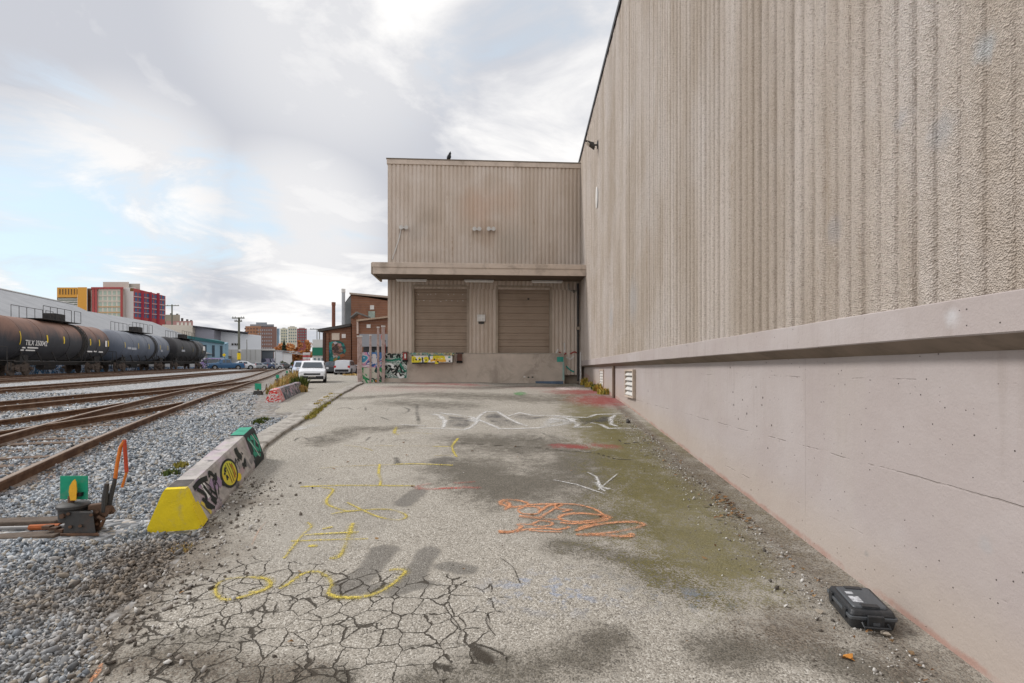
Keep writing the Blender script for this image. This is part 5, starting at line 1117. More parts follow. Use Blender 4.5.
def tank_car(i, yc, lab, mat):
    x = float(t6(yc)); d = Vector((-.3, 1, 0)).normalized(); zt = yz(x, yc)+TOPS
    y0, y1 = yc-6.3, yc+6.3; slope = (yz(float(t6(y1)), y1)-yz(float(t6(y0)), y0))/(12.6/d.y)
    r = thing('tank_car', lab, 'tank car', (x, yc, zt), group='tank cars standing on the far track', world=False); r.rotation_euler = (0, -math.atan(slope), math.atan2(d.y, d.x))
    hl = L_T/2; dome = []
    for k in range(9): a = math.pi/2*k/8; dome.append((-hl+.75*(1-math.sin(a)), R_T*math.cos(a)))
    dome = dome[::-1]; pr = sorted([(-hl+.75*(1-math.cos(a)), R_T*math.sin(a)) for a in np.linspace(.02, math.pi/2, 9)]); pr += [(-.2, R_T), (.2, R_T)]; pr += [(-p, q) for p, q in sorted([(-hl+.75*(1-math.cos(a)), R_T*math.sin(a)) for a in np.linspace(.02, math.pi/2, 9)], reverse=True)]
    MB().lathe(pr, (0,0,Z_T), (1,0,0), 48).build('tank', mat, r, smooth=True, world=False)
    for xx in (-hl+.85, -hl+3.4, -.3, hl-3.2, hl-.85): MB().lathe([(-.05,R_T+.004),(-.05,R_T+.02),(.05,R_T+.02),(.05,R_T+.004)], (xx,0,Z_T), (1,0,0), 40).build('weld_band', mat, r, smooth=True, world=False)
    MB().box((-hl-.35,-.30,.72), (hl+.35,.30,1.06)).build('centre_sill', M_FRAME, r, world=False)
    for s in (-1, 1):
        MB().box((-hl+.2, s*1.42-.07, .98), (hl-.2, s*1.42+.07, 1.06)).build('side_rail', M_FRAME, r, world=False)
        for xx in np.linspace(-hl+1.6, hl-1.6, 7): MB().tube([(float(xx), s*1.40, 1.03), (float(xx)-.35, s*1.30, 1.72)], .045, 6).build('brace', M_FRAME, r, world=False)
    for e in (-1, 1):
        MB().box((e*(hl+.02)-.5, -1.45, 1.065), (e*(hl+.02)+.5, 1.45, 1.11)).build('end_platform', M_FRAME, r, world=False)
        MB().tube([(e*(hl+.42),-1.40,1.10),(e*(hl+.42),-1.40,2.0),(e*(hl+.42),-.5,2.05),(e*(hl+.42),.5,2.05),(e*(hl+.42),1.40,2.0),(e*(hl+.42),1.40,1.10)], .028, 6).build('end_railing', M_FRAME, r, world=False)
        MB().tube([(e*(hl+.42),-1.42,1.05),(e*(hl+.42),-1.42,.4),(e*(hl+.05),-1.42,.4),(e*(hl+.05),-1.42,1.05)], .03, 6).build('step', M_FRAME, r, world=False)
        MB().box((e*(hl+.36)-.02, -.12, .74), (e*(hl+1.15)+.02, .12, .98)) .build('coupler', M_BOGIE, r, bevel=.03, world=False)
        MB().box((e*5.6-.5, -1.1, 1.06), (e*5.6+.5, 1.1, 1.5)).build('saddle', M_FRAME, r, world=False)
        for s in (-1, 1):
            tb = MB().prism([(-1.25,.50),(-1.15,.62),(-.5,.80),(.5,.80),(1.15,.62),(1.25,.50),(1.15,.38),(.75,.40),(.45,.26),(-.45,.26),(-.75,.40),(-1.15,.38)], (e*5.6, s*1.0, 0), (1,0,0), (0,0,1), (0,-.12*s if s > 0 else .12,0), 1).build('bogie_side', M_BOGIE, r, bevel=.02, world=False)
            for k in range(3): MB().cyl((e*5.6+(k-1)*.17, s*1.03-.02, .33), (e*5.6+(k-1)*.17, s*1.03-.02, .62), .07, n=10).build('spring', M_BOGIE, r, world=False)
            for wx in (-.89, .89):
                w_ = MB().lathe([(-.065,.41),(-.06,.46),(.045,.475),(.06,.52),(.068,.50),(.068,.30),(.03,.24),(.03,.10),(.07,.09),(.07,.01)], (e*5.6+wx, s*.76, .46), (0,-s,0), 24).build('wheel', M_BOGIE, r, smooth=True, world=False)
                MB().lathe([(0,.12),(.10,.12),(.14,.09),(.15,.02)], (e*5.6+wx, s*1.05, .5), (0,s,0), 12).build('axle_box', M_BOGIE, w_, smooth=True, world=False)
        
    # top platform with its railing, the hatch dome, the ladder
    T = Z_T+R_T; PW = 2.9
    MB().box((-PW, -1.0, T+.04), (PW, 1.0, T+.09)).build('top_walkway', M_FRAME, r, world=False)
    MB().lathe([(0,.55),(.10,.55),(.12,.45),(.50,.45),(.55,.40),(.62,.12)], (.9,0,T-.06), (0,0,1), 20).build('hatch_dome', M_FRAME, r, smooth=True, world=False)
    MB().box((.1, -.42, T+.10), (1.7, .42, T+.72)).build('valve_housing', M_FRAME, r, bevel=.05, world=False)
    rl = MB()
    for s in (-1, 1):
        MB().tube([(-PW, s, T+.09), (-PW, s, T+1.05), (PW*.45, s, T+1.05), (PW*.45, s, T+.09)], .022, 6).build('walkway_railing', M_FRAME, r, world=False)
        MB().tube([(PW*.62, s, T+.09), (PW*.62, s, T+1.05), (PW, s, T+1.05), (PW, s, T+.09)], .022, 6).build('walkway_railing', M_FRAME, r, world=False)
        for px in (-1.9, -.9, .2): MB().tube([(px, s, T+.09), (px, s, T+1.05)], .02, 6).build('railing_post', M_FRAME, r, world=False)
    for xx in (1.9, 2.45):
        pts = [(xx, -R_T*math.sin(a)-.10*math.sin(a)-.02, Z_T+(R_T+.10)*math.cos(a)) for a in np.linspace(.55, math.pi*.62, 9)]; pts.append((xx, -1.45, 1.05)); MB().tube(pts, .03, 6).build('ladder_rail', M_FRAME, r, world=False)
    for a in np.linspace(.7, math.pi*.6, 9): MB().tube([(1.9, -(R_T+.10)*math.sin(a)-.02, Z_T+(R_T+.10)*math.cos(a)), (2.45, -(R_T+.10)*math.sin(a)-.02, Z_T+(R_T+.10)*math.cos(a))], .02, 5).build('ladder_rung', M_FRAME, r, world=False)
    MB().lathe([(-.02,R_T+.002),(-.02,R_T+.03),(.75,R_T+.03),(.75,R_T+.002)], (1.8,0,Z_T), (1,0,0), 40).build('ladder_band', M_FRAME if i != 1 else TK[2], r, smooth=True, world=False)
    MB().lathe([(-.9,.02),(-.88,.28),(.88,.28),(.9,.02)], (-.4, .0, .62), (1,0,0), 14).build('air_reservoir', M_FRAME, r, smooth=True, world=False)
    # vertical reflector strips, lettering
    xs = {0: (-6.9, -3.6, -1.2, 3.2, 4.9, 6.7), 1: (-6.5, -3.0, .0, 3.6, 6.3), 2: (-5, 0, 5)}[i]
    for q, xx in enumerate(xs):
        a0, a1 = (-.30, .30) if i == 0 and q == 0 else (-.14, .22); wv = .085 if i == 0 else .05
        MB().grid([[(xx-wv, -(R_T+.012)*math.cos(a), Z_T+(R_T+.012)*math.sin(a)), (xx+wv, -(R_T+.012)*math.cos(a), Z_T+(R_T+.012)*math.sin(a))] for a in np.linspace(a0, a1, 6)]).build('reflector_strip', M_STRIPE if i < 2 else pm('dull yellow strip', (.35,.27,.08), .1, 5, .7), r, world=False)
    def lab_(s, size, x, a, sh=0.0): text(s, size, (x, -(R_T+.05)*math.cos(a), Z_T+(R_T+.05)*math.sin(a)), (math.pi/2-a-size*.5/R_T, 0, 0), M_LET, 'lettering', r, sh)
    if i == 0:
        lab_('TILX 350042', .52, -6.4, -.30); 
        for x_, w_, a in ((-6.5, .35, -.44), (-5.9, 1.3, -.43), (-6.5, .35, -.56), (-5.9, 1.1, -.56)): MB().box((x_, -(R_T+.02)*math.cos(a)-.008, Z_T+R_T*math.sin(a)-.05), (x_+w_, -R_T*math.cos(a)+.02, Z_T+R_T*math.sin(a)+.05)).build('stencil_strip', M_LET, r, world=False)
        MB().box((6.0, -(R_T+.03), Z_T-.25), (6.35, -(R_T+.012), Z_T+.30)).build('placard', M_LET, r, world=False)
        for x_, w_, a in ((3.0, .9, -.5), (4.2, .5, -.48), (5.2, .8, -.5)): MB().box((x_, -(R_T+.02)*math.cos(a)-.01, Z_T+(R_T)*math.sin(a)-.05), (x_+w_, -(R_T)*math.cos(a), Z_T+(R_T)*math.sin(a)+.08)).build('stencil_strip', M_LET, r, world=False)
    elif i == 1:
        for x_, w_, a in ((-5.9, .9, -.15), (-4.8, 1.2, -.17), (3.9, .5, -.2)): MB().box((x_, -(R_T+.02)*math.cos(a)-.008, Z_T+R_T*math.sin(a)-.12), (x_+w_, -R_T*math.cos(a)+.02, Z_T+R_T*math.sin(a)+.12)).build('stencil_strip', pm('grey lettering', (.42,.44,.48), .3, 9, .6), r, world=False)
    else:
        MB().box((-5.2, -(R_T+.03), Z_T-.3), (-3.9, -(R_T-.03), Z_T-.05)).build('stencil_strip', pm('grey lettering', (.42,.44,.48), .3, 9, .6), r, world=False)
        MB().box((5.1, -(R_T+.03), Z_T+.1), (6.3, -(R_T+.012), Z_T+.75)).build('placard', M_LET, r, world=False)
for i, (yc, lab) in enumerate(((42.85, 'black tank car with a rusty brown top and yellow reflector strips, nearest and leftmost'), (59.15, 'blue grey tank car between the two black ones'), (75.45, 'plain black tank car, farthest down the track'))): tank_car(i, yc, lab, TK[i])
# ------------------------------------------------------------------ vehicles
M_GLASS = pm('dark car glass', (.045,.06,.075), .15, 3, .12, spec=.7); M_TYRE = pm('tyre rubber', (.02,.02,.02), .2, 9, .85); M_RIM = pm('alloy rim', (.34,.35,.36), .1, 9, .35, metallic=.5)
M_LAMP = pm('headlamp lens', (.70,.72,.74), .1, 9, .15, spec=.7); M_TAIL = pm('tail lamp lens', (.45,.02,.02), .1, 9, .25); M_TRIM = pm('black car trim', (.02,.02,.022), .2, 9, .6)
def paint(n, c): return pm(n, c, .04, 2, .28, spec=.6)
WHL = {}
def vehicle(lab, cat, px, pyb, Z, heading, body, kind='suv', x=None, group=None, sc=1.0):
    """heading: degrees the nose points, 0 = towards +y (away), 180 = towards the camera. local +x is the nose"""
    X = (px-CX)*Z/F if x is None else x
    r = thing('parked_car', lab, cat, (X, Z, yz(X, Z)+.01), group=group, world=False); r.rotation_euler = (0,0,math.radians(90+heading)); r.scale = (sc, sc, sc*.97)
    P = {'suv': dict(L=4.5, W=1.86, b=.98, t=1.68, st=[(-2.25,.62,.55,.0),(-2.2,.98,1.0,.0),(-1.95,1.02,1.60,.86),(-1.2,1.02,1.68,.84),(.2,1.0,1.66,.84),(.62,1.0,1.52,.80),(1.12,1.0,1.06,.92),(1.75,.92,.95,.0),(2.15,.80,.84,.0),(2.25,.55,.60,.0)]),
         'sedan': dict(L=4.6, W=1.80, b=.90, t=1.45, st=[(-2.3,.60,.55,.0),(-2.22,.90,.93,.0),(-1.6,.93,1.0,.0),(-1.0,.93,1.38,.80),(-.3,.93,1.45,.78),(.35,.92,1.41,.78),(1.05,.90,.97,.9),(1.75,.80,.86,.0),(2.2,.68,.74,.0),(2.3,.5,.56,.0)]),
         'van': dict(L=5.0, W=1.95, b=1.05, t=2.1, st=[(-2.5,.6,.6,.0),(-2.45,1.1,2.0,.90),(-1.4,1.1,2.1,.88),(.4,1.1,2.1,.88),(1.0,1.1,2.0,.86),(1.75,1.08,1.16,.95),(2.3,.95,1.0,.0),(2.5,.6,.64,.0)]),
         'pickup': dict(L=5.4, W=1.95, b=1.02, t=1.8, st=[(-2.7,.62,.6,.0),(-2.66,1.05,1.08,.0),(-.75,1.06,1.10,.0),(-.62,1.06,1.72,.84),(.1,1.05,1.8,.82),(.6,1.05,1.72,.82),(1.15,1.04,1.12,.94),(2.2,.98,1.02,.0),(2.6,.9,.94,.0),(2.7,.6,.66,.0)])}[kind]
    W2 = P['W']/2; rows = []
    for (xx, zb, zt, hw) in P['st']:
        e = abs(xx)/(P['L']/2); wb = W2*(1-.10*max(0, e-.72)/.28); roof = hw > 0
        zbel = zb; wt = W2*hw if roof else wb*.90; zt_ = max(zt, zbel+.02)
        rows.append([(xx, -wb*.94, .26), (xx, -wb, .46), (xx, -wb*1.0, zbel*.82), (xx, -wb*.965, zbel), (xx, -wt, zt_-.04 if roof else zt_), (xx, -wt*.80, zt_), (xx, 0, zt_+(.02 if roof else .015)), (xx, wt*.80, zt_), (xx, wt, zt_-.04 if roof else zt_), (xx, wb*.965, zbel), (xx, wb*1.0, zbel*.82), (xx, wb, .46), (xx, wb*.94, .26)])
    m = MB().grid([[Vector(p) for p in q] for q in rows]); n = 13
    k = len(m.v); m.v += [tuple(p) for p in rows[0]]; m.f.append(tuple(range(k, k+n))); k = len(m.v); m.v += [tuple(p) for p in rows[-1]]; m.f.append(tuple(range(k, k+n)))
    for i in range(len(rows)-1): m.f.append((i*n, (i+1)*n, (i+1)*n+12, i*n+12))
    o = m.build('body', body, r, smooth=True, world=False)
    def gl(a, b, c, d, nm='window', mat=M_GLASS):
        A, B, C_, D0 = map(Vector, (a, b, c, d)); nn = (B-A).cross(D0-A).normalized()*.008
        MB().frustum([A-nn, B-nn, C_-nn, D0-nn], [A+nn, B+nn, C_+nn, D0+nn]).build(nm, mat, r, world=False)
    st = P['st']; ro = [q for q in st if q[3] > 0]
    f0, f1 = ro[-1], ro[-2]                                            # windscreen between the last two roofed stations
    def edge(q, s, k): return Vector((q[0], s*(W2*q[3]*k), q[2]+.012))
    def lerp(a, b, t): return a.lerp(b, t)
    a, b, c, d = edge(f0, -1, .86), edge(f0, 1, .86), edge(f1, 1, .80), edge(f1, -1, .80)
    off = Vector((.03, 0, .02)); gl(a.lerp(d, .08)+off, b.lerp(c, .08)+off, c.lerp(b, .06)+off, d.lerp(a, .06)+off, 'windscreen')
    q0, q1 = ro[0], ro[1]
    if kind in ('suv', 'van'):
        pz = st[1]; gl((pz[0]-.02+.09, -W2*.66, 1.10), (q0[0]-.03, -W2*.62, q0[2]-.10), (q0[0]-.03, W2*.62, q0[2]-.10), (pz[0]-.02+.09, W2*.66, 1.10), 'rear_window')
    for s in (-1, 1):
        for (qa, qb) in zip(ro[:-2], ro[1:-1]):
            def pt(q, t): return Vector((q[0], s*(W2*.965*(1-t)+W2*q[3]*t+.012), q[1]*(1-t)+(q[2]-.04)*t))
            x0, x1 = .06, -.06
            A, B = pt(qa, .08), pt(qb, .08); C_, D0 = pt(qb, .86), pt(qa, .86)
            A.x += .05; D0.x += .05; B.x -= .05; C_.x -= .05
            gl(A, B, C_, D0, 'side_window')
    fx = P['L']/2
    for s in (-1, 1):
        MB().box((fx-.32, s*W2*.72-.20, .64), (fx-.055, s*W2*.72+.20, .80)).build('headlight', M_LAMP, r, bevel=.03, world=False)
        MB().box((-fx+.02, s*W2*.80-.12, .72), (-fx+.12, s*W2*.80+.12, 1.02)).build('tail_light', M_TAIL, r, bevel=.02, world=False)
        MB().box((.80, s*(W2+.09)-.09, 1.0), (.95, s*(W2+.09)+.09, 1.15)).build('mirror', body, r, bevel=.03, world=False)
        for xx in (-fx*.62, fx*.62):
            MB().cyl((xx, s*(W2-.20), .34), (xx, s*(W2+.004), .34), .42, n=24).build('wheel_arch', M_TRIM, r, world=False)
            w_ = MB().lathe([(-.02,.20),(-.02,.30),(.0,.335),(.18,.335),(.205,.31),(.205,.22),(.19,.20)], (xx, s*(W2-.18), .335), (0,s,0), 24).build('tyre', M_TYRE, r, smooth=True, world=False)
            MB().lathe([(0,.21),(.03,.21),(.02,.06),(.04,.02)], (xx, s*(W2-.005), .335), (0,s,0), 16).build('rim', M_RIM, w_, world=False)
    MB().box((fx-.14, -W2*.60, .56), (fx+.004, W2*.60, .70)).build('grille', M_TRIM, r, bevel=.02, world=False); MB().box((fx-.12, -W2*.84, .26), (fx+.02, W2*.84, .50)).build('lower_bumper', M_TRIM, r, bevel=.03, world=False)
    MB().box((-fx-.02, -W2*.80, .30), (-fx+.12, W2*.80, .60)).build('rear_bumper', M_TRIM, r, bevel=.03, world=False); MB().box((fx+.004, -.26, .42), (fx+.02, .26, .53)).build('number_plate', M_PALE, r, world=False)
    return r
vehicle('white suv facing the camera on the service road', 'car', 313, 382, 34, 180+19, paint('white car paint', (.70,.71,.73)), 'suv', sc=.86)
vehicle('white car with a blue bonnet edge parked just behind the white suv', 'car', 303.5, 379, 42, 180+20, paint('pale blue white paint', (.42,.47,.58)), 'suv', sc=.86)
vehicle('silver white suv parked nose in beside the mural wall, seen from behind', 'car', 346, 374, 56, 6, paint('silver paint', (.56,.57,.60)), 'suv', sc=.92)
vehicle('dark car parked under the mural', 'car', 333.5, 372, 60.0, 60, paint('dark car paint', (.05,.055,.06)), 'sedan')
vehicle('blue pickup truck parked beyond the last tank car', 'pickup truck', 225.5, 369, 86, 180-52, paint('blue paint', (.035,.12,.25)), 'pickup')
vehicle('white sedan parked to the right of the blue pickup', 'car', 240.5, 369, 88, 180-58, paint('white car paint', (.74,.75,.77)), 'sedan')
vehicle('dark blue van parked left of the blue pickup, close to the tank cars', 'van', 210, 369, 96, 180-60, graf('purple van graffiti', [(.20,.13,.34), (.55,.52,.60), (.28,.18,.42), (.10,.10,.20), (.55,.50,.58)], 1.1, 3), 'van')
for k, (px, c, lab) in enumerate(((256, (.30,.32,.34), 'grey car among the distant parked cars, right of the white sedan'), (264, (.05,.08,.16), 'navy car among the distant parked cars below the dark shed'), (272, (.45,.46,.48), 'silver car among the distant parked cars at the right end of the dark shed'), (282, (.09,.09,.09), 'black car among the distant parked cars near the white sheds'))):
    vehicle(lab, 'car', px, 369, 118+2*k, 180-40, paint('far paint '+'abcd'[k], c), 'sedan', group='distant parked cars')

# ------------------------------------------------------------------ buildings
def brick(name, c1, c2, sc=1.0):
    t = NT(name); P = t.pos(); x, y, z = t.sep(P)
    n = t.noise(P, .8, 6, .65); n2 = t.noise(P, 4, 5, .7); zb = t.math('FRACT', t.math('MULTIPLY', z, 3.2*sc))
    col = t.mix(t.step(n, .38, .66), c1, c2); col = t.mix(t.math('MULTIPLY', t.step(zb, .80, .9), .35), col, (.26,.22,.19)); col = t.mix(t.math('MULTIPLY', t.step(n2, .5, .75), .35), col, (c1[0]*.5, c1[1]*.5, c1[2]*.5))
    return t.done(col, .9)
M_BRICK = brick('red brown brick', (.24,.115,.068), (.18,.085,.053)); M_ROOFD = pm('dark roofing', (.07,.065,.06), .3, .6, .8); M_WIN = pm('window glass', (.16,.22,.24), .3, .5, .15, spec=.6); M_WPALE = pm('pale blind', (.62,.58,.50), .15, .7, .6)
def yawbox(x0, y0, w_, d_, z0, z1, yaw):                               # a box whose front left corner is x0,y0
    M = Matrix.Translation((x0, y0, 0)) @ Matrix.Rotation(yaw, 4, 'Z'); return MB().box((0,0,z0), (w_,d_,z1), M), M
def windows(parent, M, face, w_, z0, z1, cols, rows, wf, hf, mat, frame=None, u0=0.0, name='window', sill=None):
    """copies of one window set in a grid on the face 'front' (local -y) or 'side' (local +x)"""
    du, dz = w_/cols, (z1-z0)/rows; first = None
    for i in range(cols):
        for j in range(rows):
            u = u0+du*(i+.5); z = z0+dz*(j+.5)
            p = M @ Vector((u, -.03, z)) if face == 'front' else M @ Vector((w_side[0]+.03, u, z)); p = p-OFF.get(parent, Vector())
            rz = M.to_euler().z+(0 if face == 'front' else math.pi/2)
            if first is None:
                hw, hh = du*wf/2, dz*hf/2
                first = MB().box((-hw,-.03,-hh), (hw,.03,hh)).build(name, mat, parent, world=False); first.location = p; first.rotation_euler = (0,0,rz)
                if frame:
                    fr = MB()
                    fr.box((-hw-.1,-.06,-hh-.1), (hw+.1,-.0,-hh)); fr.box((-hw-.1,-.06,hh), (hw+.1,-.0,hh+.1)); fr.box((-hw-.1,-.06,-hh), (-hw,0,hh)); fr.box((hw,-.06,-hh), (hw+.1,0,hh)); fr.box((-.05,-.055,-hh), (.05,-.005,hh)); fb = fr.build('frame', frame, first, world=False)
            else:
                c = first.copy(); COL.objects.link(c); c.location = p
                for ch in first.children: q = ch.copy(); COL.objects.link(q); q.parent = c
w_side = [0]
def gX(px, Z): return (px-CX)*Z/F
def gZ(py, Z): return E+(HY-py)*Z/F
# brick plant with the mural
ZM = 62.0
bp2 = thing('brick_building', 'brown brick plant with sloped roofs and a teal mural on its lean-to wall', 'building', (gX(344, ZM), ZM, yz(gX(344, ZM), ZM)))
xl, xr = gX(323.5, ZM), gX(351, ZM); zg = yz(xl, ZM)-.6; ze, zr = gZ(331, ZM), gZ(326.5, ZM)
MB().prism([(xl, zg), (xr, zg), (xr, zr), (xl, ze)], (0, ZM, 0), (1,0,0), (0,0,1), (0,1,0), 16).build('lean_to_wall', M_BRICK, bp2)
MB().frustum([(xl-.5, ZM-.5, ze-.12), (xr+.1, ZM-.5, zr+.02), (xr+.1, ZM+16.3, zr+.02), (xl-.5, ZM+16.3, ze-.12)], [(xl-.5, ZM-.5, ze+.2), (xr+.1, ZM-.5, zr+.32), (xr+.1, ZM+16.3, zr+.32), (xl-.5, ZM+16.3, ze+.2)]).build('lean_to_roof', M_ROOFD, bp2)
for px in (324.3, 328.0): MB().box((gX(px, ZM)-.14, ZM-.16, zg), (gX(px, ZM)+.14, ZM-.004, gZ(333, ZM))).build('pilaster', M_BRICK if px > 326 else pm('dark brown post', (.08,.045,.035), .2, 2, .8), bp2)
MB().box((gX(331.9, ZM), ZM-.06, gZ(340, ZM)), (gX(339.6, ZM), ZM-.003, gZ(333.2, ZM))).build('sign_board', pm('cream board', (.62,.52,.42), .15, 1.5, .7), bp2); MB().box((gX(341.9, ZM), ZM-.06, gZ(338, ZM)), (gX(345.8, ZM), ZM-.003, gZ(334, ZM))).build('window', pm('pale window', (.72,.68,.64), .1, 2, .5), bp2)
t = NT('teal mural paint'); P_ = t.pos(); q_ = t.addv(P_, t.scalev(t.noise(P_, .8, 3, .6, color=True), (1.6,0,1.6)))
n_ = t.noise(q_, .62, 2, .5); n3 = t.noise(t.addv(q_, (4,4,4)), 1.1, 3, .6)
col_ = t.ramp(n_, [(0,(.03,.19,.17)), (.44,(.02,.12,.11)), (.50,(.05,.25,.21)), (.62,(.04,.09,.10)), (.70,(.06,.25,.20))], 'CONSTANT')
M_MURAL = t.done(col_, .8)
def mpoly(pts, mat, name, n): MB().prism([(gX(px, ZM), gZ(py, ZM)) for px, py in pts][::-1], (0, ZM-n, 0), (1,0,0), (0,0,1), (0,1,0), .02).build(name, mat, bp2)
mpoly([(326.6,344),(329,342.6),(332,341.5),(336,341),(340,341.2),(343.5,343),(345.5,347),(346,351),(344,355),(340,358),(337,361),(335,366),(331,369),(326.6,369.5)], M_MURAL, 'mural', .035)
mpoly([(332,344),(335,342),(339,343),(342,346),(343,351),(340,354),(337,358),(333.5,355),(332,350)], graf('mural figure', [(.16,.075,.04), (.07,.045,.04), (.30,.17,.14), (.20,.10,.05), (.42,.32,.30), (.09,.06,.05)], 1.0, 5), 'mural_figure', .05)
for pts, c in (([(333,342),(336,341.6),(338,343),(335,344.5)], (.45,.42,.44)), ([(338.5,344),(341,343.4),(341.8,346),(339.5,346.6)], (.46,.22,.22)), ([(339,355),(343,353.5),(345.5,355.5),(341,358)], (.34,.13,.06)), ([(333,360),(336,357.5),(338,359),(335,362)], (.30,.20,.05)), ([(327.5,346),(330,345.4),(330.5,347.4),(328,347.8)], (.06,.36,.32)), ([(328.2,350.5),(330.6,350),(330.2,352.6)], (.06,.12,.32)), ([(332.6,355),(335.5,356),(334,358.4)], (.42,.40,.36))): mpoly(pts, pm('mural paint %d' % (int(c[0]*999+c[1]*77)), c, .2, 2, .8), 'mural_detail', .065)
# main tall hall behind, gable roof edge falling to the right
ZH = 70.0; xh, xe = gX(344.5, ZH), gX(470, ZH)
yaw = math.radians(-1)
MB().prism([(gX(351, ZH), zg), (xe, zg), (xe, gZ(306, ZH)), (gX(386.5, ZH), gZ(300.5, ZH)), (gX(351, ZH), gZ(294.8, ZH))], (0, ZH, 0), (1,0,0), (0,0,1), (0,1,0), 30).build('hall_wall', M_BRICK, bp2)
MB().frustum([(gX(350.3, ZH), ZH-.4, gZ(294.6, ZH)), (xe, ZH-.4, gZ(305.6, ZH)), (xe, ZH+30.3, gZ(305.6, ZH)), (gX(350.3, ZH), ZH+30.3, gZ(294.6, ZH))], [(gX(350.3, ZH), ZH-.4, gZ(292.9, ZH)), (xe, ZH-.4, gZ(303.6, ZH)), (xe, ZH+30.3, gZ(303.6, ZH)), (gX(350.3, ZH), ZH+30.3, gZ(292.9, ZH))]).build('hall_roof', pm('pale roof edge', (.36,.30,.25), .15, .6, .8), bp2)
# its glazed left side, dropping back to the roof of the lean-to
M_SIDE = pm('grey green glazing', (.17,.18,.18), .35, .7, .5)
MB().frustum([(gX(351, ZH)-1.2, ZH+.2, zg), (gX(351, ZH)-.01, ZH+.2, zg), (gX(351, ZH)-.01, ZH+26, zg), (gX(351, ZH)-1.2, ZH+26, zg)], [(gX(351, ZH)-1.2, ZH+.2, gZ(306.5, ZH)), (gX(351, ZH)-.01, ZH+.2, gZ(295.2, ZH)), (gX(351, ZH)-.01, ZH+26, gZ(295.2, ZH)), (gX(351, ZH)-1.2, ZH+26, gZ(306.5, ZH))]).build('side_glazing', M_SIDE, bp2)
for k in range(7): MB().tube([(gX(351, ZH)-1.24, ZH+.4+k*3.6, gZ(306.5, ZH)), (gX(351, ZH)-.06, ZH+.4+k*3.6, gZ(295, ZH)+.08)], .10, 5).build('glazing_bar', M_ROOFD, bp2)
MB().box((gX(368.5, ZH), ZH-.08, gZ(318, ZH)), (gX(375, ZH), ZH-.003, gZ(311.3, ZH))).build('window', pm('greenish glazed window', (.30,.36,.31), .3, 1.6, .35), bp2); MB().box((gX(368, ZH), ZH-.12, gZ(318.9, ZH)), (gX(375.5, ZH), ZH-.004, gZ(318.1, ZH))).build('window_sill', M_PALE, bp2)
MB().box((gX(370.2, ZH), ZH-.08, gZ(309.5, ZH)), (gX(374.2, ZH), ZH-.003, gZ(305.3, ZH))).build('window', M_PALE, bp2)
ZA = 58.0
MB().prism([(gX(358, ZA), zg), (gX(430, ZA), zg), (gX(430, ZA), gZ(313, ZA)), (gX(358, ZA), gZ(321.5, ZA))], (0, ZA, 0), (1,0,0), (0,0,1), (0,1,0), 11.5).build('annex_wall', M_BRICK, bp2)
MB().frustum([(gX(357.4, ZA), ZA-.4, gZ(321.6, ZA)), (gX(430, ZA), ZA-.4, gZ(313.1, ZA)), (gX(430, ZA), ZA+11.6, gZ(313.1, ZA)), (gX(357.4, ZA), ZA+11.6, gZ(321.6, ZA))], [(gX(357.4, ZA), ZA-.4, gZ(320, ZA)), (gX(430, ZA), ZA-.4, gZ(311.5, ZA)), (gX(430, ZA), ZA+11.6, gZ(311.5, ZA)), (gX(357.4, ZA), ZA+11.6, gZ(320, ZA))]).build('annex_roof', pm('tan roof edge', (.40,.29,.21), .15, .6, .8), bp2)
MB().box((gX(357.4, ZA), ZA-.3, gZ(334, ZA)), (gX(359, ZA), ZA-.02, gZ(320, ZA))).build('pale_post', pm('pinkish post', (.52,.40,.34), .2, 1, .8), bp2); MB().box((gX(366.8, ZA), ZA-.08, gZ(328, ZA)), (gX(370.6, ZA), ZA-.003, gZ(324.5, ZA))).build('window', M_PALE, bp2); MB().box((gX(352, ZA+3), ZA+3, zg), (gX(358.4, ZA+3), ZA+8, gZ(313.5, ZA+3))).build('link_block', M_BRICK, bp2)
MB().frustum([(gX(350, ZA+2), ZA+2, gZ(318, ZA+2)), (gX(356.4, ZA+2), ZA+2, gZ(313, ZA+2)), (gX(356.4, ZA+2), ZA+8, gZ(313, ZA+2)), (gX(350, ZA+2), ZA+8, gZ(318, ZA+2))], [(gX(350, ZA+2), ZA+2, gZ(317, ZA+2)), (gX(356.4, ZA+2), ZA+2, gZ(311.5, ZA+2)), (gX(356.4, ZA+2), ZA+8, gZ(311.5, ZA+2)), (gX(350, ZA+2), ZA+8, gZ(317, ZA+2))]).build('link_roof', M_SIDE, bp2)
def chimney(px, r_, ztop, Z, mat, lab, nm):
    x = gX(px, Z); z0 = yz(x, Z); t_ = thing(nm, lab, 'chimney', (x, Z, z0)); MB().cyl((x, Z, z0-.3), (x, Z, ztop-.01), r_*1.08, r_, 20).build('shaft', mat, t_, smooth=True); MB().lathe([(0, r_*1.0), (.02, r_*1.16), (.5, r_*1.16), (.52, r_*.8)], (x, Z, ztop-.5), (0,0,1), 20).build('rim', mat if px < 340 else M_PALE, t_, smooth=True)
chimney(333.6, .26, gZ(302.3, 80), 80, pm('rusty brick chimney', (.20,.085,.055), .2, .8, .85), 'short round red brown chimney left of the metal stack', 'chimney'); chimney(343.4, .22, gZ(289, 69), 69, pm('galvanised stack', (.36,.37,.38), .12, .8, .5), 'tall thin grey metal stack in front of the brick hall', 'metal_stack')
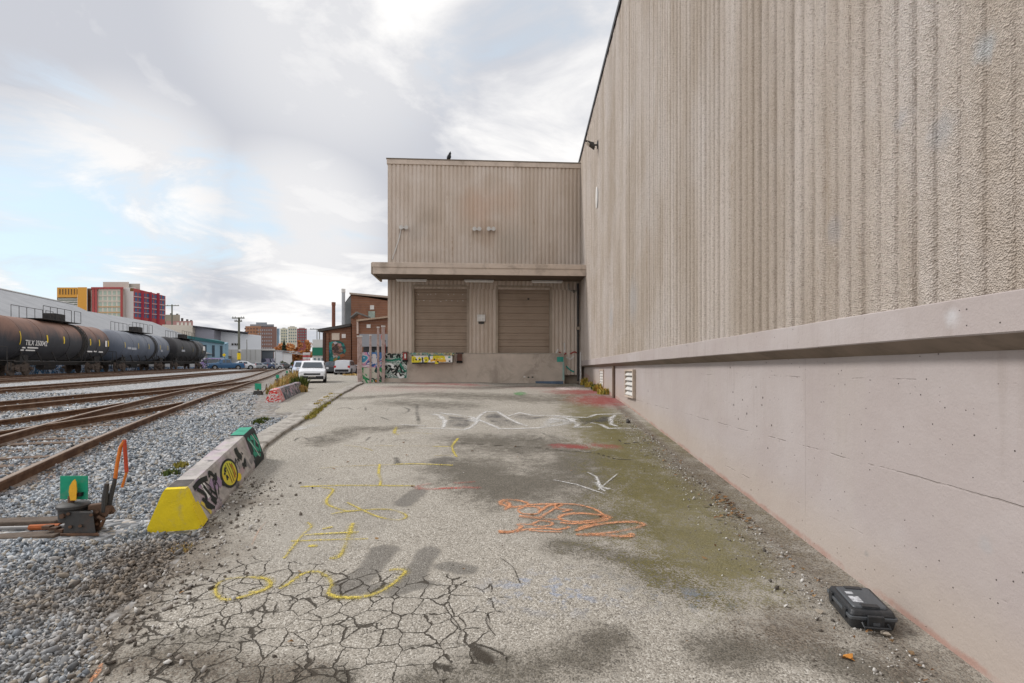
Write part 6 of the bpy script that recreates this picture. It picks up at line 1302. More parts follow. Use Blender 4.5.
# grey shed roof, graffitied wall and posts between the yard and the plant
ZC = 32.0
sh = thing('shed', 'low grey corrugated shed behind the graffitied posts', 'shed', (gX(370, ZC), ZC, yz(gX(370, ZC), ZC)))
x0, x1 = gX(361, ZC), gX(400, ZC); MB().box((x0, ZC+.5, yz(x0, ZC)-.4), (x1, ZC+6, gZ(347, ZC))).build('shed_wall', pm('dark shed wall', (.07,.075,.085), .3, 1, .8), sh); MB().box((x0-.1, ZC, gZ(346.5, ZC)), (x1, ZC+6.2, gZ(334, ZC))).build('shed_fascia', pm('grey corrugated sheet', (.30,.31,.34), .12, 1.4, .6), sh)
for px in (367, 373): MB().box((gX(px, ZC), ZC+.44, gZ(358, ZC)), (gX(px+3.2, ZC), ZC+.497, gZ(350, ZC))).build('window', M_WIN, sh)
GA, GB = Vector((-6.02, 20.7, 0)), Vector((-5.08, 21.15, 0)); gu = (GB-GA).normalized(); gn = Vector((gu.y, -gu.x, 0))
def gp_(s, n, z): return GA+gu*s+gn*n+Vector((0,0,z))
gwall = thing('graffiti_fence', 'low painted fence wall with blue, pink and green graffiti at the corner of the yard', 'fence', gp_(1, 0, 1.3)); zb2 = 1.0
def gbox(s0, s1, n0, n1, z0, z1): return MB().frustum([gp_(s0,n0,z0), gp_(s1,n0,z0), gp_(s1,n1,z0), gp_(s0,n1,z0)], [gp_(s0,n0,z1), gp_(s1,n0,z1), gp_(s1,n1,z1), gp_(s0,n1,z1)])
gbox(.02, 1.02, -.05, .05, zb2, E+.10).build('lower_panel', graf('green panel graffiti', [(.02,.11,.06), (.05,.30,.12), (.55,.52,.44), (.02,.06,.05), (.50,.22,.05), (.04,.22,.10)], 1.5, 11), gwall); gbox(.02, 1.02, -.05, .05, E+.102, E+.70).build('upper_panel', graf('blue panel graffiti', [(.08,.20,.45), (.62,.60,.62), (.05,.12,.32), (.58,.28,.40), (.60,.60,.62), (.06,.28,.42)], 1.5, 12), gwall)
M_POST = pm('flaking painted post', (.43,.33,.30), .35, 5, .85, (.16,.08,.07), .9)
for s_, w_, zt_, lab in ((.02, .16, gZ(337, 20.7), 'squat peeling concrete post at the outer end of the graffitied fence'), (.44, .07, gZ(336, 20.9), 'thin pale post in the middle of the graffitied fence'), (.74, .08, gZ(328, 21.0), 'slim peeling post beside the tall post by the dock corner'), (.94, .12, gZ(327, 21.1), 'tall wide peeling post nearest the dock corner')):
    ps = thing('fence_post', lab, 'post', gp_(s_, .1, 1.2), group='peeling posts at the yard corner')
    m = MB(); m.grid([[gp_(s_+a*w_/2+.015*mnoise.noise((z*2, s_, a)), .055+b_*w_*.4, z) for a, b_ in ((-1,0),(1,0),(1,1),(-1,1),(-1,0))] for z in np.linspace(zb2, zt_, 14)]); k = len(m.v); m.f += [(k-5, k-4, k-3, k-2)]; m.build('post_shaft', M_POST, ps)
    gbox(s_-w_*.62, s_+w_*.62, .05, .06+w_*.5, zt_, zt_+.05).build('post_cap', M_PALE, ps)
uR = fu(388.5); hy = thing('red_pipe', 'red standpipe at the corner of the dock building', 'pipe', fp(-.18, .05, 1.4))
MB().tube([fp(-.14, .0, 1.2), fp(-.15, .02, gZ(345, 21.5)), fp(-.22, .02, gZ(337, 21.5)), fp(-.14, .02, gZ(331, 21.5)), fp(-.2, .02, gZ(327, 21.5))], [.06,.06,.075,.06,.05], 10).build('pipe', M_RED, hy, smooth=True); MB().cyl(fp(-.15, -.02, gZ(341, 21.5)), fp(-.15, .12, gZ(341, 21.5)), .06, n=12).build('valve', M_BLACK, hy)

# ---- shed with a long grey roof behind the tank cars
M_GROOF = None
t = NT('grey ribbed roofing'); P_ = t.pos(); x, y, z = t.sep(P_); fr = t.math('FRACT', t.math('MULTIPLY', t.math('ADD', y, t.math('MULTIPLY', x, -.3)), 1.4)); n_ = t.noise(P_, .5, 6, .7)
M_GROOF = t.done(t.mix(t.math('MULTIPLY', t.step(fr, .7, .95), .35), t.mix(t.step(n_, .35, .7), (.31,.315,.325), (.25,.255,.265)), (.15,.15,.155)), .7)
td = Vector((-.3, 1, 0)).normalized(); tn = Vector((td.y, -td.x, 0))                     # along the train, and towards the camera side
def rp(s, n, z): return Vector((-30.5, 0, z))+td*s+tn*n                # s = metres along from y=0
ws = thing('freight_shed', 'long low freight shed with a pale grey roof behind the tank cars', 'warehouse', rp(80, -5, 1.6)); s0, s1 = 38, 146
zE, zR = E+3.4, E+9.75
m = MB().add([rp(s0,0,.5), rp(s1,0,.5), rp(s1,-26,.5), rp(s0,-26,.5), rp(s0,0,zE), rp(s1,0,zE), rp(s1,-26,zE), rp(s0,-26,zE)], [(0,3,2,1),(4,5,6,7),(0,1,5,4),(1,2,6,5),(2,3,7,6),(3,0,4,7)]).build('shed_wall', pm('pale shed wall', (.42,.42,.42), .15, .4, .8), ws)
rr = MB()
rr.add([rp(s0-1, .8, zE-.1), rp(90, .8, zE-.1), rp(90, -13, zR+.55), rp(s0-1, -13, zR-.1), rp(90, -27, zE-.1), rp(s0-1, -27, zE-.1)], [(0,1,2,3), (3,2,4,5), (1,4,2), (0,3,5)]).build('roof', M_GROOF, ws)
MB().add([rp(90.02, .8, zE-.1), rp(s1+1, .8, zE-.1), rp(s1-22, -13, zR+.75), rp(90.02, -13, zR-.15), rp(s1+1, -27, zE-.1), rp(90.02, -27, zE-.1)], [(0,1,2,3), (3,2,4,5), (1,4,2), (0,3,5)]).build('roof', M_GROOF, ws)
MB().add([rp(s0-1, -12.8, zR-.14), rp(90, -12.8, zR+.51), rp(90, -13.2, zR+.51), rp(s0-1, -13.2, zR-.14), rp(s0-1, -12.8, zR-.02), rp(90, -12.8, zR+.63), rp(90, -13.2, zR+.63), rp(s0-1, -13.2, zR-.02)], [(0,3,2,1),(4,5,6,7),(0,1,5,4),(1,2,6,5),(2,3,7,6),(3,0,4,7)]).build('ridge_cap', M_PALE, ws)
gwl = thing('retaining_wall', 'low blue graffitied wall showing under the tank cars', 'wall', rp(60, 2.2, 1.2)); MB().frustum([rp(37,2.0,.4), rp(118,2.0,.4), rp(118,2.2,.4), rp(37,2.2,.4)], [rp(37,2.0,E+.5), rp(118,2.0,E+.5), rp(118,2.2,E+.5), rp(37,2.2,E+.5)]).build('wall_face', graf('blue wall graffiti', [(.035,.09,.20), (.02,.03,.05), (.40,.44,.52), (.03,.12,.24), (.05,.05,.06), (.04,.16,.30)], .8, 13), gwl)

# ---- coloured apartment and hotel blocks far off
ZF = 185.0
ob = thing('orange_building', 'orange block with a row of slit windows above the grey shed roof', 'building', (gX(72, ZF), ZF, 2))
MB().vb((gX(77.5, ZF), ZF, -1), (gX(87, ZF), ZF+18, gZ(287.2, ZF))).build('tower', pm('orange render', (.62,.30,.05), .05, .1, .7), ob); MB().vb((gX(57, ZF+.6), ZF+.6, gZ(297, ZF)), (gX(77.4, ZF+.6), ZF+18, gZ(287.2, ZF))).build('upper_wing', pm('orange render', (.62,.30,.05), .05, .1, .7), ob)
MB().vb((gX(57.6, ZF+1.2), ZF+1.2, -1), (gX(77.4, ZF+1.2), ZF+18, gZ(297, ZF)-.02)).build('glazed_storey', pm('olive glazing', (.16,.18,.14), .3, .3, .4), ob)
M_SLIT = pm('shaded slit window', (.16,.08,.02), .2, .4, .5); Mf = Matrix.Translation((gX(57, ZF), ZF+.6, 0))
windows(ob, Mf, 'front', gX(77.4, ZF)-gX(57, ZF), gZ(294.6, ZF), gZ(288.4, ZF), 7, 1, .42, .9, M_SLIT, name='window')
for k in range(4): MB().vb((gX(58, ZF+1.1), ZF+1.1, gZ(299+k*2.2, ZF)), (gX(77.3, ZF+1.1), ZF+1.19, gZ(298.2+k*2.2, ZF))).build('glazing_rail', M_PALE, ob)
rb = thing('red_framed_building', 'cream and red framed apartment block with window grids and a beige roof box', 'building', (gX(115, ZF), ZF, 2))
M_CREAM = pm('cream render', (.60,.53,.45), .06, .1, .8); M_REDF = pm('red frame', (.36,.07,.065), .1, .2, .7)
xa, xb, xc = gX(93.5, ZF), gX(124, ZF), gX(135.5, ZF); xd = gX(165.5, ZF+9)
MB().vb((gX(87.2, ZF+3), ZF+3, -1), (xa-.05, ZF+20, gZ(287, ZF))).build('stair_strip', pm('brown strip', (.16,.10,.08), .3, .4, .7), rb); MB().vb((gX(90, ZF), ZF+2.6, -1), (gX(91.8, ZF+3), ZF+2.98, gZ(286.6, ZF))).build('white_strip', M_PALE, rb)
MB().vb((xa, ZF, -1), (xb, ZF+20, gZ(289, ZF))).build('front_block', M_CREAM, rb); MB().vb((xa-.3, ZF-.7, gZ(289, ZF)), (xb+.3, ZF+20, gZ(287.4, ZF))).build('red_cornice', M_REDF, rb)
for px in (94.2, 97.0, 122.6): MB().vb((gX(px, ZF)-.42, ZF-.5, -1), (gX(px, ZF)+.42, ZF-.004, gZ(289.1, ZF))).build('red_post', M_REDF, rb)
windows(rb, Matrix.Translation((0, ZF, 0)), 'front', gX(121.3, ZF)-gX(98.2, ZF), gZ(318, ZF), gZ(290, ZF), 5, 5, .62, .68, pm('pale green blind', (.36,.42,.34), .3, .2, .4), None, gX(98.2, ZF))
for k in range(1, 5): MB().vb((gX(98, ZF-.2), ZF-.2, gZ(318-5.6*k+.5, ZF)), (gX(121.6, ZF-.2), ZF-.065, gZ(318-5.6*k-.3, ZF))).build('floor_band', pm('ochre band', (.50,.30,.12), .1, .3, .7) if k < 3 else M_CREAM, rb)
MB().vb((gX(124.1, ZF+1.5), ZF+1.5, -1), (gX(135.4, ZF+1.5), ZF+20, gZ(287, ZF))).build('stair_tower', pm('white render', (.66,.64,.61), .05, .1, .8), rb)
MB().frustum([(xc+.02, ZF-1, -1), (xd, ZF+9, -1), (xd*(ZF+20)/(ZF+9)-.5, ZF+20, -1), (xc*1.1, ZF+20, -1)], [(xc+.02, ZF-1, gZ(288.5, ZF)), (xd, ZF+9, gZ(292.5, ZF)), (xd*(ZF+20)/(ZF+9)-.5, ZF+20, gZ(292.5, ZF)), (xc*1.1, ZF+20, gZ(288.5, ZF))]).build('angled_wing', M_REDF, rb)
aw = Matrix.Translation((xc+.02, ZF-1.0, 0)) @ Matrix.Rotation(math.atan2(10, xd-xc-.02), 4, 'Z'); wl = math.hypot(10, xd-xc)
for c0 in range(4): windows(rb, aw, 'front', wl*.22, gZ(318, ZF), gZ(291.5, ZF), 2, 5, .66, .62, pm('blue glazing', (.06,.11,.20), .3, .2, .2), None, wl*(.02+.245*c0))
for c0 in range(1, 4):
    p0 = aw @ Vector((wl*(.02+.245*c0)-wl*.012, -.35, 0)); MB().box((-.35, -.3, -1), (.35, .3, gZ(290.5, ZF)), Matrix.Translation((p0.x, p0.y, 0))).build('wing_post', pm('dark red post', (.30,.03,.05), .1, .3, .7), rb)
for k in range(1, 5):
    MB().box((0, -.25, gZ(318-5.3*k+.35, ZF)), (wl*.98, -.07, gZ(318-5.3*k-.35, ZF)), aw).build('floor_band', pm('pale floor band', (.48,.42,.44), .1, .3, .7), rb)
MB().vb((gX(103, ZF+4), ZF+4, gZ(288, ZF)), (gX(129, ZF+4), ZF+16, gZ(280, ZF))).build('roof_box', pm('beige roof box', (.50,.46,.40), .05, .1, .8), rb); MB().vb((gX(129.05, ZF+5), ZF+5, gZ(288, ZF)), (gX(140, ZF+5), ZF+17, gZ(281.3, ZF))).build('roof_box_side', pm('shaded beige roof side', (.40,.36,.31), .05, .1, .8), rb)  # darker beige paints in the shaded side of the roof box
MB().vb((gX(130, ZF+1.4), ZF+1.4, gZ(290.5, ZF)), (gX(134, ZF+1.4), ZF+1.48, gZ(287.5, ZF))).build('stair_window', M_SLIT, rb)
ZP = 150.0
pb = thing('pink_building', 'small pink and brown building with rooftop plant right of the red framed block', 'building', (gX(180, ZP), ZP, 2))
MB().vb((gX(166, ZP), ZP, 0), (gX(193, ZP), ZP+14, gZ(321, ZP))).build('main_block', pm('pinkish brick', (.40,.22,.20), .15, .3, .8), pb); MB().vb((gX(165, ZP+2), ZP+2, gZ(321, ZP)), (gX(180, ZP+2), ZP+12, gZ(314, ZP))).build('upper_block', pm('khaki render', (.30,.27,.21), .15, .3, .8), pb)
windows(pb, Matrix.Translation((0, ZP, 0)), 'front', gX(192, ZP)-gX(176, ZP), gZ(326, ZP), gZ(321.8, ZP), 4, 1, .6, .7, M_WPALE, None, gX(176, ZP))
for px, py in ((170, 312), (176, 312.5), (181, 317), (186, 318.2), (190, 319)): MB().vb((gX(px, ZP+3), ZP+3, gZ(321, ZP)), (gX(px+2.4, ZP+3), ZP+5, gZ(py, ZP))).build('roof_unit', pm('dark roof unit', (.12,.11,.10), .2, .5, .8), pb)
# ---- long white warehouse with its dark roof edge, teal house in front
ZW = 128.0
lw = thing('white_warehouse', 'long white warehouse with a dark sloping roof edge behind the parked cars', 'warehouse', (gX(225, ZW), ZW, 2))
def pxz(px, py, Z): return (gX(px, Z), Z, gZ(py, Z))
MB().prism([(gX(173, ZW), 0), (gX(202.5, ZW), 0), (gX(202.5, ZW), gZ(326.8, ZW)), (gX(173, ZW), gZ(326, ZW))], (0, ZW-4, 0), (1,0,0), (0,0,1), (0,1,0), 4).build('cream_end_wall', pm('cream wall', (.56,.50,.42), .06, .1, .8), lw)
MB().prism([(gX(202.6, ZW), 0), (gX(221, ZW), 0), (gX(221, ZW), gZ(331, ZW)), (gX(202.6, ZW), gZ(327, ZW))], (0, ZW-3, 0), (1,0,0), (0,0,1), (0,1,0), 3).build('shaded_wall', pm('shade grey violet wall', (.26,.255,.29), .08, .15, .8), lw)  # shaded face: its shade is put into the grey violet colour
MB().frustum([(gX(221.1, ZW), ZW, 0), (gX(261.2, ZW), ZW, 0), (gX(261.2, ZW+20), ZW+20, 0), (gX(221.1, ZW+20), ZW+20, 0)], [(gX(221.1, ZW), ZW, gZ(331.5, ZW)), (gX(261.2, ZW), ZW, gZ(335.5, ZW)), (gX(261.2, ZW+20), ZW+20, gZ(335.5, ZW)), (gX(221.1, ZW+20), ZW+20, gZ(331.5, ZW))]).build('white_wall', pm('white wall', (.66,.67,.69), .05, .1, .8), lw)
MB().frustum([pxz(193, 326.6, ZW-4.6), pxz(248, 333.2, ZW-.8), (gX(248, ZW+20), ZW+20, gZ(333.2, ZW)), (gX(193, ZW+20), ZW+20, gZ(326.6, ZW))], [pxz(193, 325.4, ZW-4.6), pxz(248, 332.2, ZW-.8), (gX(248, ZW+20), ZW+20, gZ(332.2, ZW)), (gX(193, ZW+20), ZW+20, gZ(325.4, ZW))]).build('roof_edge', pm('dark roof edge', (.07,.07,.08), .2, .3, .7), lw)
MB().vb((gX(221.2, ZW-.5), ZW-.5, 0), (gX(261, ZW-.5), ZW-.01, gZ(349.5, ZW))).build('plinth_wall', pm('pale grey plinth', (.46,.455,.44), .08, .2, .8), lw)
for px in (231.5, 234.5, 237): MB().vb((gX(px, ZW-.3), ZW-.3, gZ(345.2, ZW)), (gX(px+1.8, ZW-.3), ZW-.01, gZ(343.4, ZW))).build('lamp_bracket', M_DARKST, lw)
for px in (226, 231, 246, 250, 255): MB().vb((gX(px, ZW-.56), ZW-.56, gZ(360, ZW)), (gX(px+.7, ZW-.56), ZW-.505, gZ(350, ZW))).build('wall_joint', pm('joint grey', (.36,.35,.33), .1, .3, .8), lw)
ZT = 112.0
th_ = thing('teal_house', 'light blue house with a dark teal roof edge behind the last tank car', 'house', (gX(205, ZT), ZT, 2))
MB().frustum([(gX(196, ZT), ZT-3, 0), (gX(208, ZT), ZT-6, 0), (gX(208, ZT), ZT+8, 0), (gX(196, ZT), ZT+8, 0)], [(gX(196, ZT), ZT-3, gZ(340.5, ZT)), (gX(208, ZT), ZT-6, gZ(340.5, ZT)), (gX(208, ZT), ZT+8, gZ(340.5, ZT)), (gX(196, ZT), ZT+8, gZ(340.5, ZT))]).build('front_wall', pm('light blue wall', (.36,.50,.58), .08, .2, .8), th_)
MB().frustum([(gX(208, ZT)+.03, ZT-6, 0), (gX(220, ZT), ZT+2, 0), (gX(219, ZT+9), ZT+9, 0), (gX(208, ZT)+.03, ZT+8, 0)], [(gX(208, ZT)+.03, ZT-6, gZ(340.8, ZT)), (gX(220, ZT), ZT+2, gZ(343.5, ZT)), (gX(219, ZT+9), ZT+9, gZ(343.5, ZT)), (gX(208, ZT)+.03, ZT+8, gZ(340.8, ZT))]).build('side_wall', pm('blue grey wall', (.22,.34,.42), .08, .2, .8), th_)
MB().frustum([(gX(193.5, ZT), ZT-4, gZ(341, ZT)), (gX(208.6, ZT), ZT-7, gZ(341, ZT)), (gX(221, ZT), ZT+1.4, gZ(343.6, ZT)), (gX(196, ZT), ZT+8, gZ(341, ZT))], [(gX(193.5, ZT), ZT-4, gZ(337.5, ZT)), (gX(208.6, ZT), ZT-7, gZ(337.8, ZT)), (gX(221, ZT), ZT+1.4, gZ(341.6, ZT)), (gX(196, ZT), ZT+8, gZ(337.5, ZT))]).build('roof', pm('dark teal roof', (.03,.12,.13), .15, .3, .7), th_)
for k in range(4):
    a = (.12+.24*k); p0 = Vector((gX(208, ZT)+.03, ZT-6, 0)).lerp(Vector((gX(220, ZT), ZT+2, 0)), a); an = math.atan2(8, gX(220, ZT)-gX(208, ZT)); MB().box((0, -.06, gZ(357, ZT)), (.62, -.004, gZ(345.5, ZT)), Matrix.Translation((p0.x, p0.y, 0)) @ Matrix.Rotation(an, 4, 'Z')).build('window', pm('dark pane', (.03,.05,.07), .2, .5, .2), th_)
MB().vb((gX(192.5, ZT-4.6), ZT-4.6, gZ(340.5, ZT)), (gX(196.5, ZT-4.6), ZT-4.2, gZ(338.3, ZT))).build('red_sign', M_RED, th_)
ZD_ = 135.0
dk = thing('dark_shed', 'dark grey block with graffiti along its base right of the white warehouse', 'building', (gX(267, ZD_), ZD_, 2)); MB().vb((gX(261.4, ZD_), ZD_, gZ(358.5, ZD_)), (gX(273.5, ZD_), ZD_+10, gZ(350.5, ZD_))).build('upper_wall', pm('dark blue grey wall', (.12,.135,.15), .15, .3, .8), dk); MB().vb((gX(253, ZD_-1), ZD_-1, 0), (gX(276, ZD_-1), ZD_+9, gZ(358.6, ZD_))).build('graffiti_base', graf('far graffiti', [(.10,.13,.20), (.40,.42,.48), (.06,.07,.10), (.30,.28,.38), (.45,.45,.48)], .45, 15), dk); MB().vb((gX(261, ZD_-.4), ZD_-.4, gZ(350.5, ZD_)), (gX(275, ZD_-.4), ZD_+10, gZ(348.8, ZD_))).build('white_eave', M_PALE, dk)
ZS = 160.0
for k, (a, b_, yt, c, lab) in enumerate(((274, 283, 350.5, (.60,.61,.63), 'small white shed right of the dark shed, the left one'), (283.2, 292, 353, (.66,.66,.66), 'small white shed right of the dark shed, the right one'))):
    s_ = thing('white_shed', lab, 'shed', (gX(a, ZS), ZS, 2), group='small white sheds'); MB().vb((gX(a, ZS), ZS, 0), (gX(b_, ZS), ZS+12, gZ(yt, ZS))).build('wall', pm('white shed wall '+'ab'[k], c, .06, .2, .8), s_); MB().frustum([(gX(a, ZS)-.3, ZS-.3, gZ(yt, ZS)), (gX(b_, ZS)+.3, ZS-.3, gZ(yt+1, ZS)), (gX(b_, ZS)+.3, ZS+12, gZ(yt+1, ZS)), (gX(a, ZS)-.3, ZS+12, gZ(yt, ZS))], [(gX(a, ZS)-.3, ZS-.3, gZ(yt-.8, ZS)), (gX(b_, ZS)+.3, ZS-.3, gZ(yt+.2, ZS)), (gX(b_, ZS)+.3, ZS+12, gZ(yt+.2, ZS)), (gX(a, ZS)-.3, ZS+12, gZ(yt-.8, ZS))]).build('roof', pm('grey shed roof', (.33,.33,.34), .1, .3, .8), s_)
# ---- distant brick tower, cream towers, dark red tower
ZB2 = 240.0
bt = thing('brick_tower', 'brown brick apartment tower with a grey roof storey beyond the white warehouse', 'building', (gX(265, ZB2), ZB2, 2))
MB().vb((gX(245.3, ZB2-2), ZB2-2, 0), (gX(261, ZB2-2), ZB2+16, gZ(326.5, ZB2))).build('orange_wing', pm('orange brick', (.36,.19,.11), .1, .1, .8), bt); MB().vb((gX(261.05, ZB2-4), ZB2-4, 0), (gX(276.8, ZB2-4), ZB2+16, gZ(327.5, ZB2))).build('main_block', pm('brown brick', (.22,.13,.105), .1, .1, .8), bt)
windows(bt, Matrix.Translation((0, ZB2-4, 0)), 'front', gX(276.3, ZB2)-gX(261.5, ZB2), gZ(350, ZB2), gZ(329, ZB2), 7, 6, .5, .45, pm('grey window', (.30,.31,.33), .2, .2, .3), None, gX(261.5, ZB2)); windows(bt, Matrix.Translation((0, ZB2-2, 0)), 'front', gX(260.5, ZB2)-gX(246, ZB2), gZ(334, ZB2), gZ(327.3, ZB2), 5, 2, .5, .45, pm('brown window', (.16,.11,.09), .2, .2, .3), None, gX(246, ZB2))
MB().vb((gX(250, ZB2), ZB2, gZ(326.4, ZB2)), (gX(274, ZB2), ZB2+14, gZ(324.3, ZB2))).build('roof_storey', pm('grey roof storey', (.25,.27,.29), .1, .2, .8), bt); MB().vb((gX(256, ZB2+2), ZB2+2, gZ(324.2, ZB2)), (gX(267, ZB2+2), ZB2+12, gZ(322, ZB2))).build('lift_house', pm('grey roof storey', (.25,.27,.29), .1, .2, .8), bt); MB().vb((gX(276.9, ZB2-3), ZB2-3, 0), (gX(279.6, ZB2-3), ZB2+12, gZ(329, ZB2))).build('glass_strip', pm('blue glass strip', (.30,.42,.52), .1, .3, .3), bt)
ZC2 = 300.0
for a, b_, yt, c, lab, cols, rows in ((280.3, 287.5, 328.5, (.55,.53,.40), 'cream apartment tower in the distance, left of its taller twin', 3, 5), (287.8, 296.8, 327, (.58,.55,.44), 'cream apartment tower in the distance, next to the dark red tower', 4, 5), (297, 306.8, 328.5, (.24,.075,.075), 'dark red apartment tower in the distance', 4, 5)):
    c_ = thing('apartment_tower', lab, 'building', (gX(a, ZC2), ZC2, 2)); MB().vb((gX(a, ZC2), ZC2, 0), (gX(b_, ZC2), ZC2+15, gZ(yt, ZC2))).build('wall', pm('tower wall %d' % int(yt*a), c, .08, .1, .8), c_); windows(c_, Matrix.Translation((0, ZC2, 0)), 'front', (gX(b_, ZC2)-gX(a, ZC2))*.94, gZ(343, ZC2), gZ(yt+1, ZC2), cols, rows, .55, .5, pm('tower window', (.17,.22,.23), .2, .2, .3), None, gX(a, ZC2)+.3); MB().vb((gX(a+2, ZC2+3), ZC2+3, gZ(yt, ZC2)), (gX(b_-2, ZC2+3), ZC2+10, gZ(yt-1.3, ZC2))).build('roof_box', pm('tower roof box', (.42,.42,.40), .1, .2, .8), c_)
ZGW = 118.0
gb = thing('green_white_building', 'narrow white building with a green band at the end of the road', 'building', (gX(318, ZGW), ZGW, 2)); MB().vb((gX(312.5, ZGW), ZGW, 0), (gX(324, ZGW), ZGW+10, gZ(339.5, ZGW))).build('wall', pm('off white wall', (.62,.61,.58), .06, .2, .8), gb); MB().vb((gX(312.2, ZGW-.3), ZGW-.3, gZ(355.5, ZGW)), (gX(324.2, ZGW-.3), ZGW-.01, gZ(347.5, ZGW))).build('green_band', pm('green band', (.02,.17,.10), .1, .3, .7), gb)
for px in (314, 318, 321.5): MB().vb((gX(px, ZGW-.06), ZGW-.06, gZ(364, ZGW)), (gX(px+1.8, ZGW-.06), ZGW-.004, gZ(358, ZGW))).build('window', M_WIN, gb)
ZRS = 122.0
rs_ = thing('crossing_signal', 'red and white crossing posts at the end of the road', 'signal', (gX(306, ZRS), ZRS, yz(gX(306, ZRS), ZRS)))
for px, w_ in ((305, .5), (308.6, .4)):
    m_ = MB(); MB().vb((gX(px, ZRS)-w_, ZRS, 1.5), (gX(px, ZRS)+w_, ZRS+.4, gZ(352.5, ZRS))).build('post', pm('white post', (.62,.58,.57), .1, .5, .7), rs_)
    for k in range(3): MB().vb((gX(px, ZRS)-w_-.02, ZRS-.02, gZ(366-4.4*k, ZRS)), (gX(px, ZRS)+w_+.02, ZRS+.42, gZ(364-4.4*k, ZRS))).build('red_band', pm('red band', (.48,.08,.08), .1, .5, .7), rs_)
MB().vb((gX(303.6, ZRS-.1), ZRS-.1, gZ(354.5, ZRS)), (gX(310, ZRS-.1), ZRS+.1, gZ(353, ZRS))).build('cross_arm', pm('white post', (.62,.58,.57), .1, .5, .7), rs_)

# ---- poles
M_POLE = pm('grey green pole timber', (.15,.15,.115), .2, 1.5, .9)
def pole(px, ytop, Z, w_, arms, lab, mat=None, group=None, base=None):
    x = gX(px, Z); z0 = yz(x, Z) if base is None else base; zt = gZ(ytop, Z); t_ = thing('utility_pole', lab, 'pole', (x, Z, z0), group=group)
    MB().cyl((x, Z, z0-.4), (x, Z, zt), w_*1.15, w_*.85, 12).build('shaft', mat or M_POLE, t_, smooth=True)
    for py, hw in arms:
        z = gZ(py, Z); MB().box((x-hw, Z-.18-w_, z-.09), (x+hw, Z-.04-w_*.5, z+.09)).build('cross_arm', M_POLE, t_)
        for k in (-.9, -.5, .5, .9): MB().cyl((x+hw*k, Z-.11-w_*.7, z+.09), (x+hw*k, Z-.11-w_*.7, z+.30), .05, .04, 8).build('insulator', M_DARKST, t_)
    return t_
p1_ = pole(239, 317.3, 92, .19, ((318.2, 1.05), (321.3, .62)), 'tall timber utility pole with two cross arms and a yellow sleeve at its foot')
x_ = gX(239, 92); MB().cyl((x_, 92, gZ(359.5, 92)), (x_, 92, gZ(353, 92)), .30, n=12).build('yellow_sleeve', M_STRIPE, p1_, smooth=True); MB().box((x_+.1, 91.6, gZ(351.5, 92)), (x_+.45, 91.95, gZ(349.5, 92))).build('lamp', M_PALE, p1_)
pole(172, 304.5, 140, .20, ((305.8, 2.0),), 'timber utility pole standing above the grey shed roof'); pole(246.8, 339.5, 96, .09, (), 'thin grey post right of the tall timber pole', pm('thin grey post', (.28,.28,.27), .1, 2, .8))
hp = pole(317, 328.8, 150, .14, ((329.2, 1.9),), 'pair of thin poles under one beam at the end of the road', pm('thin grey post', (.28,.28,.27), .1, 2, .8)); xx_ = gX(319.5, 150); MB().cyl((xx_, 150, 1.5), (xx_, 150, gZ(329, 150)), .14, n=10).build('second_shaft', pm('thin grey post', (.28,.28,.27), .1, 2, .8), hp)
pole(275.5, 350, 110, .07, (), 'thin grey post in front of the small white sheds', pm('thin grey post', (.28,.28,.27), .1, 2, .8)); ysg = thing('yellow_sign', 'yellow warning sign on a short post left of the tall timber pole', 'sign', (gX(224.5, 92), 92, 1.8)); MB().cyl((gX(224.5, 92), 92, 1.5), (gX(224.5, 92), 92, gZ(356, 92)), .05, n=8).build('post', M_POLE, ysg); MB().prism([(-.32,0),(0,-.32),(.32,0),(0,.32)], (gX(224.5, 92), 91.9, gZ(355, 92)), (1,0,0), (0,0,1), (0,-1,0), .03).build('sign_plate', M_STRIPE, ysg)
M_WIRE = M_BLACK

# ---- foliage
def m_leaf(name, cs):
    t = NT(name); r_ = t.n('ShaderNodeNewGeometry').outputs['Random Per Island']; return t.done(t.ramp(r_, [(i/(len(cs)-1), c) for i, c in enumerate(cs)]), .8)
M_GRN = m_leaf('green leaves', [(.03,.05,.012), (.07,.10,.02), (.14,.16,.03), (.05,.08,.015)]); M_DRY = m_leaf('dry weeds', [(.26,.15,.06), (.50,.30,.10), (.55,.42,.18), (.30,.26,.08), (.45,.22,.07)]); M_MOSSY = m_leaf('yellow green moss', [(.20,.19,.03), (.35,.29,.06), (.14,.15,.02), (.38,.26,.07)]); M_YW = m_leaf('yellow weeds', [(.50,.34,.06), (.58,.44,.10), (.10,.13,.03), (.40,.22,.04)]); M_ORL = m_leaf('autumn leaves', [(.48,.17,.05), (.58,.25,.08), (.38,.14,.05), (.55,.33,.12)]); M_CON = m_leaf('conifer needles', [(.015,.03,.015), (.03,.05,.025), (.02,.035,.02)]); M_TRUNK = pm('bark', (.09,.07,.055), .3, 3, .9)
